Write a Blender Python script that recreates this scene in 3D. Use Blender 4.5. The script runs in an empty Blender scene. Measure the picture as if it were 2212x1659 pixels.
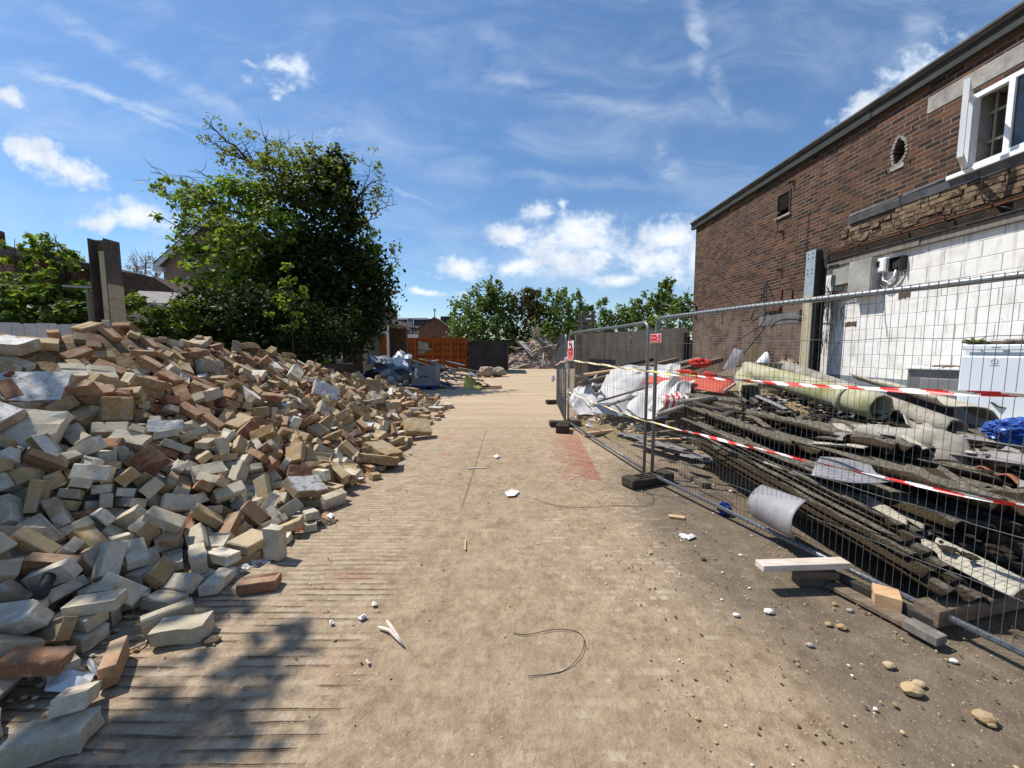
import bpy, bmesh, math, random
import numpy as np
from mathutils import Vector, Matrix, Quaternion, Euler, noise as mnoise
R = math.radians
scene = bpy.context.scene
COL = scene.collection
random.seed(5)
rng = np.random.default_rng(7)

# ------------------------------------------------------------------ camera
CAM_H = 1.65
PITCH = math.atan(73.5 / 834)
cam_d = bpy.data.cameras.new('camera')
cam_d.sensor_width = 36.0
cam_d.lens = 834 / 2212 * 36
cam_d.clip_start = 0.05
cam_d.clip_end = 2000
cam = bpy.data.objects.new('camera', cam_d)
COL.objects.link(cam)
cam.location = (0, 0, CAM_H)
cam.rotation_euler = (math.pi / 2 - PITCH, 0, 0)
scene.camera = cam

# ------------------------------------------------------------------ light
SUN_EL, SUN_AZ = R(57), R(-70)          # azimuth from +Y, negative is towards -X (left, a little ahead)
sun_dir = Vector((math.sin(SUN_AZ) * math.cos(SUN_EL), math.cos(SUN_AZ) * math.cos(SUN_EL), math.sin(SUN_EL)))
sd = bpy.data.lights.new('sun', 'SUN')
sd.energy = 4.8
sd.angle = R(0.53)
sd.color = (1.0, 0.945, 0.86)
so = bpy.data.objects.new('sun', sd)
COL.objects.link(so)
so.rotation_euler = sun_dir.to_track_quat('Z', 'Y').to_euler()

scene.view_settings.view_transform = 'Standard'
scene.view_settings.look = 'None'
scene.view_settings.exposure = 0.34
scene.view_settings.gamma = 1.0


# ------------------------------------------------------------------ picture measure -> place (real depth in metres)
def ray(px, py):
    xc, yc = (px - 1106) / 834, (829.5 - py) / 834
    return Vector((xc, math.cos(PITCH) + yc * math.sin(PITCH), -math.sin(PITCH) + yc * math.cos(PITCH)))


def at(px, py, Y):
    d = ray(px, py)
    return Vector((0, 0, CAM_H)) + d * (Y / d.y)


def gnd(px, py, z=0.0):
    d = ray(px, py)
    return Vector((0, 0, CAM_H)) + d * ((z - CAM_H) / d.z)


# ------------------------------------------------------------------ node helpers
class NT:
    def __init__(s, tree):
        s.t = tree; s.n = tree.nodes; s.l = tree.links

    def node(s, typ, **kw):
        n = s.n.new(typ)
        for k, v in kw.items():
            setattr(n, k, v)
        return n

    def put(s, sock, v):
        if v is None: return
        if isinstance(v, bpy.types.NodeSocket): s.l.new(v, sock)
        elif isinstance(v, (tuple, list)) and sock.type == 'RGBA' and len(v) == 3: sock.default_value = (*v, 1)
        else: sock.default_value = v

    def math(s, op, a, b=None, c=None, clamp=False):
        n = s.node('ShaderNodeMath', operation=op, use_clamp=clamp)
        s.put(n.inputs[0], a); s.put(n.inputs[1], b); s.put(n.inputs[2], c)
        return n.outputs[0]

    def mix(s, f, a, b, blend='MIX'):
        n = s.node('ShaderNodeMix', data_type='RGBA', blend_type=blend, clamp_factor=True)
        s.put(n.inputs[0], f); s.put(n.inputs[6], a); s.put(n.inputs[7], b)
        return n.outputs[2]

    def ramp(s, f, stops, interp='LINEAR'):
        n = s.node('ShaderNodeValToRGB')
        cr = n.color_ramp; cr.interpolation = interp
        while len(cr.elements) < len(stops): cr.elements.new(0.5)
        for e, (p, c) in zip(cr.elements, stops):
            e.position = p
            e.color = (c, c, c, 1) if isinstance(c, (int, float)) else (*c, 1)
        s.put(n.inputs[0], f)
        return n.outputs[0]

    def noise(s, vec, scale, detail=5, rough=0.55, dist=0.0):
        n = s.node('ShaderNodeTexNoise')
        s.put(n.inputs['Vector'], vec); n.inputs['Scale'].default_value = scale
        n.inputs['Detail'].default_value = detail; n.inputs['Roughness'].default_value = rough
        n.inputs['Distortion'].default_value = dist
        return n.outputs[0]

    def mapping(s, vec, loc=(0, 0, 0), rot=(0, 0, 0), sc=(1, 1, 1), typ='POINT'):
        n = s.node('ShaderNodeMapping', vector_type=typ)
        s.put(n.inputs[0], vec)
        n.inputs['Location'].default_value = loc; n.inputs['Rotation'].default_value = rot; n.inputs['Scale'].default_value = sc
        return n.outputs[0]

    def sep(s, vec):
        n = s.node('ShaderNodeSeparateXYZ'); s.put(n.inputs[0], vec)
        return n.outputs

    def comb(s, x=0, y=0, z=0):
        n = s.node('ShaderNodeCombineXYZ')
        s.put(n.inputs[0], x); s.put(n.inputs[1], y); s.put(n.inputs[2], z)
        return n.outputs[0]

    def smooth(s, v, lo, hi):
        n = s.node('ShaderNodeMapRange', interpolation_type='SMOOTHSTEP')
        s.put(n.inputs[0], v); n.inputs[1].default_value = lo; n.inputs[2].default_value = hi
        return n.outputs[0]

    def bump(s, h, strength=0.5, dist=0.02, normal=None):
        n = s.node('ShaderNodeBump')
        n.inputs['Strength'].default_value = strength; n.inputs['Distance'].default_value = dist
        s.put(n.inputs['Height'], h)
        if normal is not None: s.put(n.inputs['Normal'], normal)
        return n.outputs[0]


def new_mat(name):
    m = bpy.data.materials.new(name)
    m.use_nodes = True
    nt = NT(m.node_tree)
    b = m.node_tree.nodes['Principled BSDF']
    return m, nt, b


def coords(nt, kind):
    if kind == 'pos': return nt.node('ShaderNodeNewGeometry').outputs['Position']
    return nt.node('ShaderNodeTexCoord').outputs['Object']


def simple(name, stops, scale=8, rough=0.8, bump=0.3, bdist=0.01, kind='pos', metal=0.0, detail=6, aniso=(1, 1, 1), vary=0.0, spec=0.3, fine=None, coat=0):
    """noise-mottled surface: stops is a colour ramp over the noise"""
    m, nt, b = new_mat(name)
    v = nt.mapping(coords(nt, kind), sc=aniso)
    f = nt.noise(v, scale, detail, 0.62)
    c = nt.ramp(f, stops)
    if fine:
        f2 = nt.noise(v, scale * fine[0], 3, 0.6)
        c = nt.mix(nt.smooth(f2, fine[1], fine[1] + 0.08), c, fine[2])
    if vary:
        r = nt.node('ShaderNodeObjectInfo').outputs['Random']
        h = nt.node('ShaderNodeHueSaturation')
        nt.put(h.inputs['Color'], c)
        nt.put(h.inputs['Value'], nt.math('MULTIPLY_ADD', r, vary * 2, 1 - vary))
        c = h.outputs[0]
    nt.put(b.inputs['Base Color'], c)
    b.inputs['Roughness'].default_value = rough
    b.inputs['Metallic'].default_value = metal
    b.inputs['Specular IOR Level'].default_value = spec
    if coat: b.inputs['Coat Weight'].default_value = coat
    if bump:
        nt.put(b.inputs['Normal'], nt.bump(nt.noise(v, scale * 2.2, 6, 0.65), bump, bdist))
    return m


# ------------------------------------------------------------------ object helpers
def tag(o, label=None, cat=None, group=None, kind=None):
    if label: o['label'] = label
    if cat: o['category'] = cat
    if group: o['group'] = group
    if kind: o['kind'] = kind
    return o


def thing(name, loc, label, cat, group=None):
    o = bpy.data.objects.new(name, None)
    o.empty_display_size = 0.2
    COL.objects.link(o)
    o.location = loc
    return tag(o, label, cat, group)


def link_mesh(name, me, mats, parent=None, origin=None):
    """mesh given in world coordinates; the origin moves to the parent's (or to origin)"""
    o = bpy.data.objects.new(name, me)
    COL.objects.link(o)
    for m in (mats if isinstance(mats, (list, tuple)) else [mats]):
        me.materials.append(m)
    if parent is not None:
        o.parent = parent
        p, off = parent, Vector((0, 0, 0))
        while p is not None:
            off += p.location; p = p.parent
        me.transform(Matrix.Translation(-off))
    elif origin is not None:
        me.transform(Matrix.Translation(-Vector(origin)))
        o.location = origin
    return o


class MB:
    """collects shapes, builds ONE mesh"""
    def __init__(s): s.v = []; s.f = []; s.m = []; s.sm = []

    def add(s, vs, fs, mi=0, smooth=False):
        o = len(s.v)
        s.v.extend(tuple(v) for v in vs)
        for f in fs:
            s.f.append([i + o for i in f]); s.m.append(mi); s.sm.append(smooth)
        return s

    def box(s, c, size, rot=None, mi=0, bev=0.0, jit=0.0, taper=None):
        bm = bmesh.new()
        bmesh.ops.create_cube(bm, size=1.0)
        for v in bm.verts:
            v.co = Vector((v.co.x * size[0], v.co.y * size[1], v.co.z * size[2]))
            if taper and v.co.z > 0: v.co.x *= taper; v.co.y *= taper
            if jit: v.co += Vector((random.uniform(-jit, jit), random.uniform(-jit, jit), random.uniform(-jit, jit)))
        if bev: bmesh.ops.bevel(bm, geom=bm.edges[:], offset=bev, segments=1, affect='EDGES', clamp_overlap=True)
        M = (rot.to_matrix() if isinstance(rot, (Euler, Quaternion)) else rot) if rot is not None else Matrix.Identity(3)
        vs = [M @ v.co + Vector(c) for v in bm.verts]
        bm.verts.index_update()
        s.add(vs, [[v.index for v in f.verts] for f in bm.faces], mi)
        bm.free()
        return s

    def bar(s, a, b, w, h, mi=0, up=Vector((0, 0, 1)), bev=0.0, jit=0.0):
        """square bar from a to b, w across, h along 'up'"""
        a, b = Vector(a), Vector(b)
        x = (b - a).normalized()
        y = up.cross(x)
        if y.length < 1e-4: y = Vector((1, 0, 0)).cross(x)
        y.normalize(); z = x.cross(y)
        M = Matrix((x, y, z)).transposed()
        return s.box((a + b) / 2, ((b - a).length, w, h), M, mi, bev, jit)

    def tube(s, pts, r, seg=10, mi=0, cap=True, closed=False, smooth=True):
        pts = [Vector(p) for p in pts]
        n = len(pts); rs = r if isinstance(r, (list, tuple)) else [r] * n
        ring = []
        prev = None
        vs = []
        for i, p in enumerate(pts):
            if closed: d = pts[(i + 1) % n] - pts[i - 1]
            else: d = (pts[min(i + 1, n - 1)] - pts[max(i - 1, 0)])
            if d.length < 1e-9: d = Vector((0, 0, 1))
            d.normalize()
            if prev is None:
                u = d.cross(Vector((0, 0, 1)))
                if u.length < 0.05: u = d.cross(Vector((1, 0, 0)))
            else:
                u = prev - d * prev.dot(d)
                if u.length < 1e-5: u = d.cross(Vector((1, 0, 0)))
            u.normalize(); w = d.cross(u); prev = u
            for k in range(seg):
                a = 2 * math.pi * k / seg
                vs.append(p + (u * math.cos(a) + w * math.sin(a)) * rs[i])
        fs = []
        for i in range(n if closed else n - 1):
            for k in range(seg):
                k2 = (k + 1) % seg; j = (i + 1) % n
                fs.append((i * seg + k, i * seg + k2, j * seg + k2, j * seg + k))
        if cap and not closed:
            fs.append(tuple(range(seg))[::-1]); fs.append(tuple((n - 1) * seg + k for k in range(seg)))
        return s.add(vs, fs, mi, smooth)

    def prism(s, poly, d, mi=0):
        """poly: list of 3-D points (planar), extruded by vector d"""
        n = len(poly); d = Vector(d)
        vs = [Vector(p) for p in poly] + [Vector(p) + d for p in poly]
        fs = [tuple(range(n)), tuple(range(n, 2 * n))[::-1]] + [(i, i + n, (i + 1) % n + n, (i + 1) % n) for i in range(n)]
        return s.add(vs, fs, mi)

    def grid(s, fn, nu, nv, mi=0, smooth=True):
        vs = [fn(i / nu, j / nv) for j in range(nv + 1) for i in range(nu + 1)]
        fs = [(j * (nu + 1) + i, j * (nu + 1) + i + 1, (j + 1) * (nu + 1) + i + 1, (j + 1) * (nu + 1) + i) for j in range(nv) for i in range(nu)]
        return s.add(vs, fs, mi, smooth)

    def rock(s, c, r, mi=0, squash=(1, 1, 1), jit=0.25, sub=1):
        bm = bmesh.new()
        bmesh.ops.create_icosphere(bm, subdivisions=sub, radius=1.0)
        rot = Euler((random.uniform(0, 6), random.uniform(0, 6), random.uniform(0, 6))).to_matrix()
        c = Vector(c)
        vs = []
        for v in bm.verts:
            p = rot @ (v.co * (1 + random.uniform(-jit, jit)))
            vs.append(c + Vector((p.x * r * squash[0], p.y * r * squash[1], p.z * r * squash[2])))
        bm.verts.index_update()
        s.add(vs, [[v.index for v in f.verts] for f in bm.faces], mi)
        bm.free()
        return s

    def mesh(s, name):
        me = bpy.data.meshes.new(name)
        me.from_pydata([tuple(v) for v in s.v], [], s.f)
        me.polygons.foreach_set('material_index', s.m)
        me.polygons.foreach_set('use_smooth', s.sm)
        me.validate(); me.update()
        return me

    def fix(s, me):
        bm = bmesh.new(); bm.from_mesh(me)
        bmesh.ops.recalc_face_normals(bm, faces=bm.faces[:])
        bm.to_mesh(me); bm.free()
        return me

    def build(s, name, mats, parent=None, origin=None, thick=0.0, rim=True):
        me = s.fix(s.mesh(name))
        if parent is None and origin is None and s.v:
            a = np.array([tuple(v) for v in s.v]); origin = Vector(((a[:, 0].min() + a[:, 0].max()) / 2, (a[:, 1].min() + a[:, 1].max()) / 2, a[:, 2].min()))
        o = link_mesh(name, me, mats, parent, origin)
        if thick:
            md = o.modifiers.new('thickness', 'SOLIDIFY'); md.thickness = thick; md.offset = 0
        return o


def nz(x, y, z=0.0):
    return mnoise.noise(Vector((x, y, z)))


def dup(root, loc, rot=None, label=None, group=None):
    r = root.copy(); COL.objects.link(r); r.location = loc
    if rot is not None: r.rotation_euler = rot
    if label: r['label'] = label
    if group: r['group'] = group
    for ch in list(root.children):
        c = ch.copy(); COL.objects.link(c); c.parent = r
        for g in ch.children:
            d = g.copy(); COL.objects.link(d); d.parent = c
    return r


# ------------------------------------------------------------------ sky
world = bpy.data.worlds.new('World')
scene.world = world
world.use_nodes = True
wt = NT(world.node_tree)
bg = world.node_tree.nodes['Background']
sky = wt.node('ShaderNodeTexSky', sky_type='NISHITA', sun_disc=False)
sky.sun_elevation = SUN_EL
sky.sun_rotation = SUN_AZ
sky.altitude = 50
sky.air_density = 1.0
sky.dust_density = 0.25
sky.ozone_density = 2.6
dirv = wt.node('ShaderNodeTexCoord').outputs['Generated']
sx, sy, sz = wt.sep(dirv)
yy = wt.math('MAXIMUM', sy, 0.08)
U = wt.math('DIVIDE', sx, yy)
Vv = wt.math('DIVIDE', sz, yy)
uv = wt.comb(U, Vv, 0)
warp = wt.noise(uv, 9.0, 4, 0.6)
warp2 = wt.noise(wt.mapping(uv, loc=(5, 3, 1)), 9.0, 4, 0.6)
uvw = wt.comb(wt.math('ADD', U, wt.math('MULTIPLY_ADD', warp, 0.08, -0.04)), wt.math('ADD', Vv, wt.math('MULTIPLY_ADD', warp2, 0.06, -0.03)), 0)


def pxuv(px, py):
    d = ray(px, py)
    return d.x / d.y, d.z / d.y


CUMULUS = [  # px, py, half width, half height, slope (deg, + falls to the right), weight
    (75, 330, 75, 36, 20, 1.0), (150, 362, 85, 30, 22, 1.0), (20, 213, 34, 17, 22, .9), (300, 470, 80, 32, 5, .95), (222, 478, 75, 22, -6, .8),
    (625, 143, 62, 26, 28, .62), (612, 180, 22, 26, 60, .45), (600, 208, 12, 8, 0, .5), (545, 125, 14, 9, 20, .5), (540, 170, 14, 8, 0, .4),
    (1168, 456, 36, 21, 0, 1.0), (1220, 437, 16, 10, 0, .6), (1000, 578, 60, 22, 3, 1.05), (925, 633, 42, 9, 3, .9), (990, 636, 20, 8, 0, .6), (940, 594, 22, 6, 8, .5),
    (1105, 512, 62, 28, 3, .95), (1180, 530, 60, 38, 0, .9), (1260, 505, 95, 42, 8, 1.0), (1130, 580, 66, 24, -5, 1.0), (1225, 560, 110, 40, 0, .85), (1275, 555, 60, 36, 0, .9),
    (1440, 512, 70, 40, -8, 1.0), (1430, 560, 110, 42, 0, .9), (1400, 575, 66, 30, 0, .85), (1340, 604, 50, 17, -5, 1.0), (1460, 605, 60, 16, 0, .6), (1530, 560, 90, 60, 0, .9),
    (1865, 240, 70, 38, -32, .95), (1975, 165, 105, 45, -38, .6), (720, 300, 18, 22, 30, .28)]
dens = None
for px, py, rx, ry, ang, w in CUMULUS:
    u0, v0 = pxuv(px, py)
    k = 1 / 834.0
    a = R(-ang)
    m = wt.mapping(uvw, loc=(u0, v0, 0), rot=(0, 0, a), sc=(rx * k * 1.25, ry * k * 1.35, 1), typ='TEXTURE')
    ln = wt.node('ShaderNodeVectorMath', operation='LENGTH'); wt.put(ln.inputs[0], m)
    d = wt.math('MULTIPLY', wt.math('SUBTRACT', 1.0, ln.outputs['Value']), w)
    dens = d if dens is None else wt.math('MAXIMUM', dens, d)
fb = wt.noise(wt.mapping(uv, sc=(1, 1.35, 1)), 17.0, 9, 0.62)
fb2 = wt.noise(wt.mapping(uv, loc=(3, 7, 2)), 42.0, 6, 0.6)
dd = wt.math('ADD', dens, wt.math('MULTIPLY_ADD', fb, 1.75, -0.875))
dd = wt.math('ADD', dd, wt.math('MULTIPLY_ADD', fb2, 0.55, -0.275))
cmask = wt.smooth(dd, 0.02, 0.66)
core = wt.smooth(dd, 0.36, 1.05)
# thin high cirrus and old contrails
TRAILS = [(215, 205, 300, 15, 16, .52), (120, 172, 190, 12, 14, .30), (330, 150, 420, 26, 28, .34), (250, 225, 260, 9, 22, .28), (1505, 70, 26, 130, -4, .42), (1560, 190, 26, 90, -28, .34), (1450, 350, 34, 60, -28, .42), (1600, 250, 150, 40, 10, .18),
          (1100, 170, 120, 20, 4, .30), (1080, 100, 60, 40, 40, .16), (1330, 230, 300, 30, 6, .24), (850, 405, 150, 7, 20, .22), (1180, 390, 330, 24, 3, .22), (1985, 60, 60, 120, 10, .22), (1270, 560, 420, 130, 0, .25), (560, 280, 260, 30, 20, .20), (760, 300, 160, 60, 14, .16), (60, 260, 300, 60, 15, .12)]
trail = None
for px, py, rx, ry, ang, w in TRAILS:
    u0, v0 = pxuv(px, py)
    k = 1 / 834.0
    m = wt.mapping(uvw, loc=(u0, v0, 0), rot=(0, 0, R(-ang)), sc=(rx * k, ry * k, 1), typ='TEXTURE')
    ln = wt.node('ShaderNodeVectorMath', operation='LENGTH'); wt.put(ln.inputs[0], m)
    d = wt.math('MULTIPLY', wt.smooth(wt.math('SUBTRACT', 1.0, ln.outputs['Value']), 0.0, 0.9), w)
    trail = d if trail is None else wt.math('MAXIMUM', trail, d)
wisp = wt.noise(wt.mapping(uv, rot=(0, 0, R(-12)), sc=(1, 3.2, 1)), 6.0, 8, 0.66, 0.6)
tmask = wt.math('MULTIPLY', trail, wt.smooth(wisp, 0.30, 0.66))
veil = wt.math('MULTIPLY', wt.smooth(wt.noise(wt.mapping(uv, rot=(0, 0, R(-8)), sc=(1, 2.4, 1), loc=(2, 1, 0)), 3.0, 8, 0.62, 0.8), 0.40, 0.78), 0.20)
thin = wt.math('ADD', wt.math('ADD', tmask, veil), 0.095, clamp=True)

SKY_S = 0.095
hs = wt.node('ShaderNodeHueSaturation')
hs.inputs['Saturation'].default_value = 1.28
hs.inputs['Value'].default_value = 1.14
wt.put(hs.inputs['Color'], sky.outputs[0])
shade = wt.mix(core, (6.2, 7.2, 8.6), (9.0, 9.15, 9.3))
lowgrey = wt.noise(wt.mapping(uv, loc=(9, 2, 0)), 11.0, 5, 0.55)
shade = wt.mix(wt.math('MULTIPLY', wt.smooth(lowgrey, 0.42, 0.68), 0.55), shade, (5.6, 6.1, 7.0))
c1 = wt.mix(thin, hs.outputs[0], (6.6, 7.4, 8.6))
c2 = wt.mix(wt.math('MULTIPLY', cmask, 0.88), c1, shade)
# nothing of the cloud layer below the horizon
wt.put(bg.inputs['Color'], wt.mix(wt.smooth(sz, 0.0, 0.03), hs.outputs[0], c2))
bg.inputs['Strength'].default_value = SKY_S

# ------------------------------------------------------------------ ground
def ground_material():
    m, nt, b = new_mat('dusty_concrete')
    P = coords(nt, 'pos')
    x, y, z = nt.sep(P)
    n1 = nt.noise(P, 0.9, 6, 0.6)
    n2 = nt.noise(P, 5.5, 7, 0.65)
    n3 = nt.noise(P, 38, 5, 0.7)
    n4 = nt.noise(P, 15, 6, .7)
    base = nt.ramp(nt.math('MULTIPLY_ADD', n4, .5, nt.math('MULTIPLY', n2, .5)), [(0.35, (.185, .131, .080)), (0.5, (.300, .224, .145)), (0.65, (.425, .330, .226))])
    base = nt.mix(nt.math('MULTIPLY', nt.smooth(n1, .42, .68), .5), base, (.30, .235, .165))
    # transverse ridges of the tamped slab, each row broken up in its own way
    wob = nt.noise(nt.mapping(P, sc=(.8, 1.6, 1)), 1.5, 3, .5)
    t = nt.math('ADD', nt.math('DIVIDE', y, .060), nt.math('MULTIPLY', wob, .9))
    tri = nt.math('FRACT', t)
    row = nt.math('FLOOR', t)
    rown = nt.noise(nt.comb(nt.math('MULTIPLY', x, 2.4), nt.math('MULTIPLY', row, 4.7), 0), 1.0, 4, .62)
    dash = nt.noise(nt.comb(nt.math('MULTIPLY', x, 5.5), nt.math('MULTIPLY', row, 3.3), 2), 1.0, 4, .62)
    groove = nt.math('MULTIPLY', nt.smooth(tri, .72, .87), nt.math('SUBTRACT', 1.0, nt.smooth(tri, .90, .99)))
    edge_l = nt.smooth(nt.math('ADD', x, nt.math('MULTIPLY', n1, .7)), -.38, -.62)
    nearf = nt.math('MULTIPLY_ADD', nt.smooth(y, 3.3, 2.5), .8, .2)
    gl = nt.math('MULTIPLY', nt.math('MULTIPLY', groove, nt.smooth(rown, .46, .58)), nt.math('MULTIPLY', edge_l, nearf))
    gl = nt.math('MULTIPLY', gl, nt.smooth(y, 9, 5))
    edge_r = nt.math('MULTIPLY', nt.smooth(nt.math('ADD', x, nt.math('MULTIPLY', n1, .8)), .50, .95), nt.smooth(x, 2.6, 1.2))
    face = nt.math('SUBTRACT', 1.0, nt.smooth(tri, .40, .68))
    st = nt.noise(nt.mapping(P, sc=(3.2, 26, 1)), 1.15, 5, .62)
    pl_l = nt.math('MULTIPLY', nt.math('MULTIPLY', edge_l, nt.smooth(dash, .40, .60)), nt.math('MULTIPLY', face, .46))
    pl_r = nt.math('MULTIPLY', nt.math('MULTIPLY', edge_r, nt.smooth(dash, .53, .62)), nt.math('MULTIPLY', nt.smooth(n1, .36, .58), nt.math('MULTIPLY_ADD', face, .6, .25)))
    pale = nt.math('MAXIMUM', pl_l, pl_r)
    col = nt.mix(pale, base, (.50, .425, .325))
    dusty = nt.math('MULTIPLY', nt.smooth(nt.noise(nt.mapping(P, loc=(3, 8, 0)), 2.4, 6, .65), .50, .64), .45)
    col = nt.mix(dusty, col, (.40, .308, .212))
    col = nt.mix(nt.math('MULTIPLY', gl, .62), col, (.125, .082, .052))
    mid = nt.math('MULTIPLY', nt.math('MULTIPLY', groove, nt.smooth(dash, .50, .62)), nt.math('MULTIPLY', nt.smooth(x, 1.5, .9), nt.smooth(y, 7.5, 5)))
    col = nt.mix(nt.math('MULTIPLY', mid, .30), col, (.17, .12, .08))
    # bitumen stained strip on the right
    asx = nt.math('ADD', nt.math('SUBTRACT', x, 1.28), nt.math('MULTIPLY_ADD', n1, 1.5, -.75))
    asx = nt.math('ADD', asx, nt.math('MULTIPLY_ADD', n2, .5, -.25))
    asm = nt.math('MULTIPLY', nt.smooth(asx, -.35, .45), nt.math('MULTIPLY', nt.smooth(y, 6.2, 4.6), nt.smooth(x, 7.0, 5.0)))
    asc = nt.ramp(n2, [(.3, (.062, .05, .038)), (.55, (.105, .085, .064)), (.8, (.19, .155, .115))])
    col = nt.mix(nt.math('MULTIPLY', asm, .74), col, asc)
    # worn red floor paint
    rx0 = nt.smooth(nt.math('ADD', x, nt.math('MULTIPLY_ADD', n2, .5, -.25)), .35, .95)
    rline = nt.math('MULTIPLY_ADD', y, .055, .88)
    red = nt.math('MULTIPLY', rx0, nt.math('LESS_THAN', x, rline))
    red = nt.math('MULTIPLY', red, nt.math('MULTIPLY', nt.math('GREATER_THAN', y, 4.78), nt.smooth(y, 8.4, 7.0)))
    red = nt.math('MULTIPLY', red, nt.smooth(nt.math('ADD', st, nt.math('MULTIPLY_ADD', x, .25, -.22)), .40, .58))
    col = nt.mix(nt.math('MULTIPLY', red, .66), col, (.27, .065, .045))
    # crushed red brick and lime dust along the foot of the heap
    foot = nt.math('MULTIPLY', nt.smooth(x, -1.55, -2.15), nt.smooth(x, -3.4, -2.6))
    rb = nt.math('MULTIPLY', nt.math('MULTIPLY', nt.smooth(n2, .45, .6), foot), nt.math('MULTIPLY', nt.smooth(y, 3.2, 3.8), nt.smooth(y, 13, 9)))
    col = nt.mix(nt.math('MULTIPLY', rb, .8), col, (.27, .095, .055))
    rr = nt.noise(P, 1.35, 3, .5)
    blot = nt.math('MULTIPLY', nt.smooth(rr, .58, .68), nt.math('MULTIPLY', edge_l, nt.smooth(y, 1.5, 2.1)))
    col = nt.mix(nt.math('MULTIPLY', blot, .4), col, (.31, .14, .09))
    # saw joints of the slab
    j1 = nt.math('MULTIPLY', nt.smooth(nt.math('ABSOLUTE', nt.math('SUBTRACT', y, nt.math('MULTIPLY_ADD', n1, .12, 8.0))), .045, .015), nt.smooth(x, 1.7, 1.4))
    j2 = nt.math('MULTIPLY', nt.smooth(nt.math('ABSOLUTE', nt.math('ADD', x, .52)), .02, .006), nt.math('MULTIPLY', nt.smooth(y, 3.6, 4.2), nt.smooth(y, 8.1, 7.9)))
    jj = nt.math('MAXIMUM', j1, nt.math('MULTIPLY', j2, .6))
    col = nt.mix(nt.math('MULTIPLY', jj, .6), col, (.10, .068, .045))
    # light specks and grit
    sp = nt.noise(P, 95, 2, .5)
    col = nt.mix(nt.math('MULTIPLY', nt.smooth(sp, .66, .71), .7), col, (.50, .43, .33))
    col = nt.mix(nt.math('MULTIPLY', nt.smooth(n3, .46, .32), .5), col, (.15, .105, .068))
    far = nt.smooth(y, 5, 12)
    tracks = nt.noise(nt.mapping(P, sc=(.25, 1.4, 1)), 1.2, 5, .6)
    col = nt.mix(nt.math('MULTIPLY', far, .72), col, nt.ramp(tracks, [(.35, (.40, .30, .195)), (.65, (.52, .405, .278))]))
    nt.put(b.inputs['Base Color'], col)
    b.inputs['Roughness'].default_value = .92
    b.inputs['Specular IOR Level'].default_value = .18
    h = nt.math('ADD', nt.math('ADD', nt.math('MULTIPLY', n2, .6), nt.math('MULTIPLY', n4, .75)), nt.math('MULTIPLY', n3, .42))
    h = nt.math('SUBTRACT', h, nt.math('MULTIPLY', gl, .9))
    h = nt.math('SUBTRACT', h, nt.math('MULTIPLY', jj, .5))
    h = nt.math('ADD', h, nt.math('MULTIPLY', pale, .12))
    nt.put(b.inputs['Normal'], nt.bump(h, .85, .026))
    return m


M_GROUND = ground_material()


def build_ground():
    xs = [-600, -200, -80, -40, -25, -16] + list(np.arange(-12, 10.01, .25)) + [14, 25, 40, 80, 200, 600]
    ys = [-300, -60, -20, -8, -3] + list(np.arange(-1, 18.01, .25)) + [20, 24, 30, 38, 50, 80, 200, 900]
    vs = []
    for y in ys:
        for x in xs:
            z = .010 * nz(x * .7, y * .7) + .006 * nz(x * 2.1, y * 2.1, 4) if -12 <= x <= 10 and -1 <= y <= 18 else 0
            vs.append((x, y, z - .004))
    n = len(xs)
    fs = [(j * n + i, j * n + i + 1, (j + 1) * n + i + 1, (j + 1) * n + i) for j in range(len(ys) - 1) for i in range(n - 1)]
    me = bpy.data.meshes.new('ground'); me.from_pydata(vs, [], fs); me.update()
    me.polygons.foreach_set('use_smooth', [True] * len(fs))
    o = link_mesh('ground', me, M_GROUND)
    tag(o, kind='structure')


build_ground()

# ------------------------------------------------------------------ shared materials
M_STEEL = simple('galvanised_steel', [(.3, (.16, .175, .185)), (.7, (.27, .285, .30))], 30, .45, .1, .002, metal=.55, spec=.5)
M_WIRE = simple('mesh_wire', [(.3, (.085, .09, .095)), (.7, (.17, .175, .18))], 20, .55, 0, metal=.3)
M_DARKSTEEL = simple('dark_steel', [(.3, (.022, .019, .017)), (.6, (.05, .044, .038)), (.8, (.10, .062, .04))], 9, .7, .3, .004)
M_RUST = simple('rusty_steel', [(.3, (.05, .026, .016)), (.7, (.13, .06, .032))], 14, .85, .4, .004)
M_BLUESTEEL = simple('painted_blue_steel', [(.3, (.21, .255, .30)), (.7, (.33, .38, .43))], 10, .55, .15, .003)
M_PALESTEEL = simple('pale_peeling_paint', [(.3, (.24, .20, .12)), (.5, (.42, .37, .25)), (.7, (.30, .28, .24))], 7, .8, .3, .004)
M_CONC = simple('grey_concrete', [(.3, (.20, .19, .175)), (.55, (.32, .305, .28)), (.8, (.42, .40, .37))], 6, .9, .5, .008, fine=(9, .62, (.14, .13, .12)))
M_RUBBER = simple('black_recycled_rubber', [(.3, (.030, .024, .019)), (.6, (.060, .047, .036)), (.85, (.13, .10, .075))], 18, .85, .5, .004)
M_WOOD_OLD = simple('weathered_timber', [(.25, (.075, .055, .038)), (.55, (.16, .122, .088)), (.8, (.25, .205, .16))], 3.2, .88, .5, .006, kind='obj', aniso=(2, 9, 9))
M_WOOD_GREY = simple('grey_timber', [(.25, (.10, .092, .08)), (.55, (.18, .165, .142)), (.8, (.27, .25, .22))], 3.0, .9, .5, .006, aniso=(7, 7, .8))
M_WOOD_NEW = simple('fresh_sawn_timber', [(.3, (.42, .25, .12)), (.6, (.58, .39, .22)), (.8, (.66, .49, .31))], 2.5, .75, .2, .003, kind='obj', aniso=(1, 9, 9))
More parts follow.
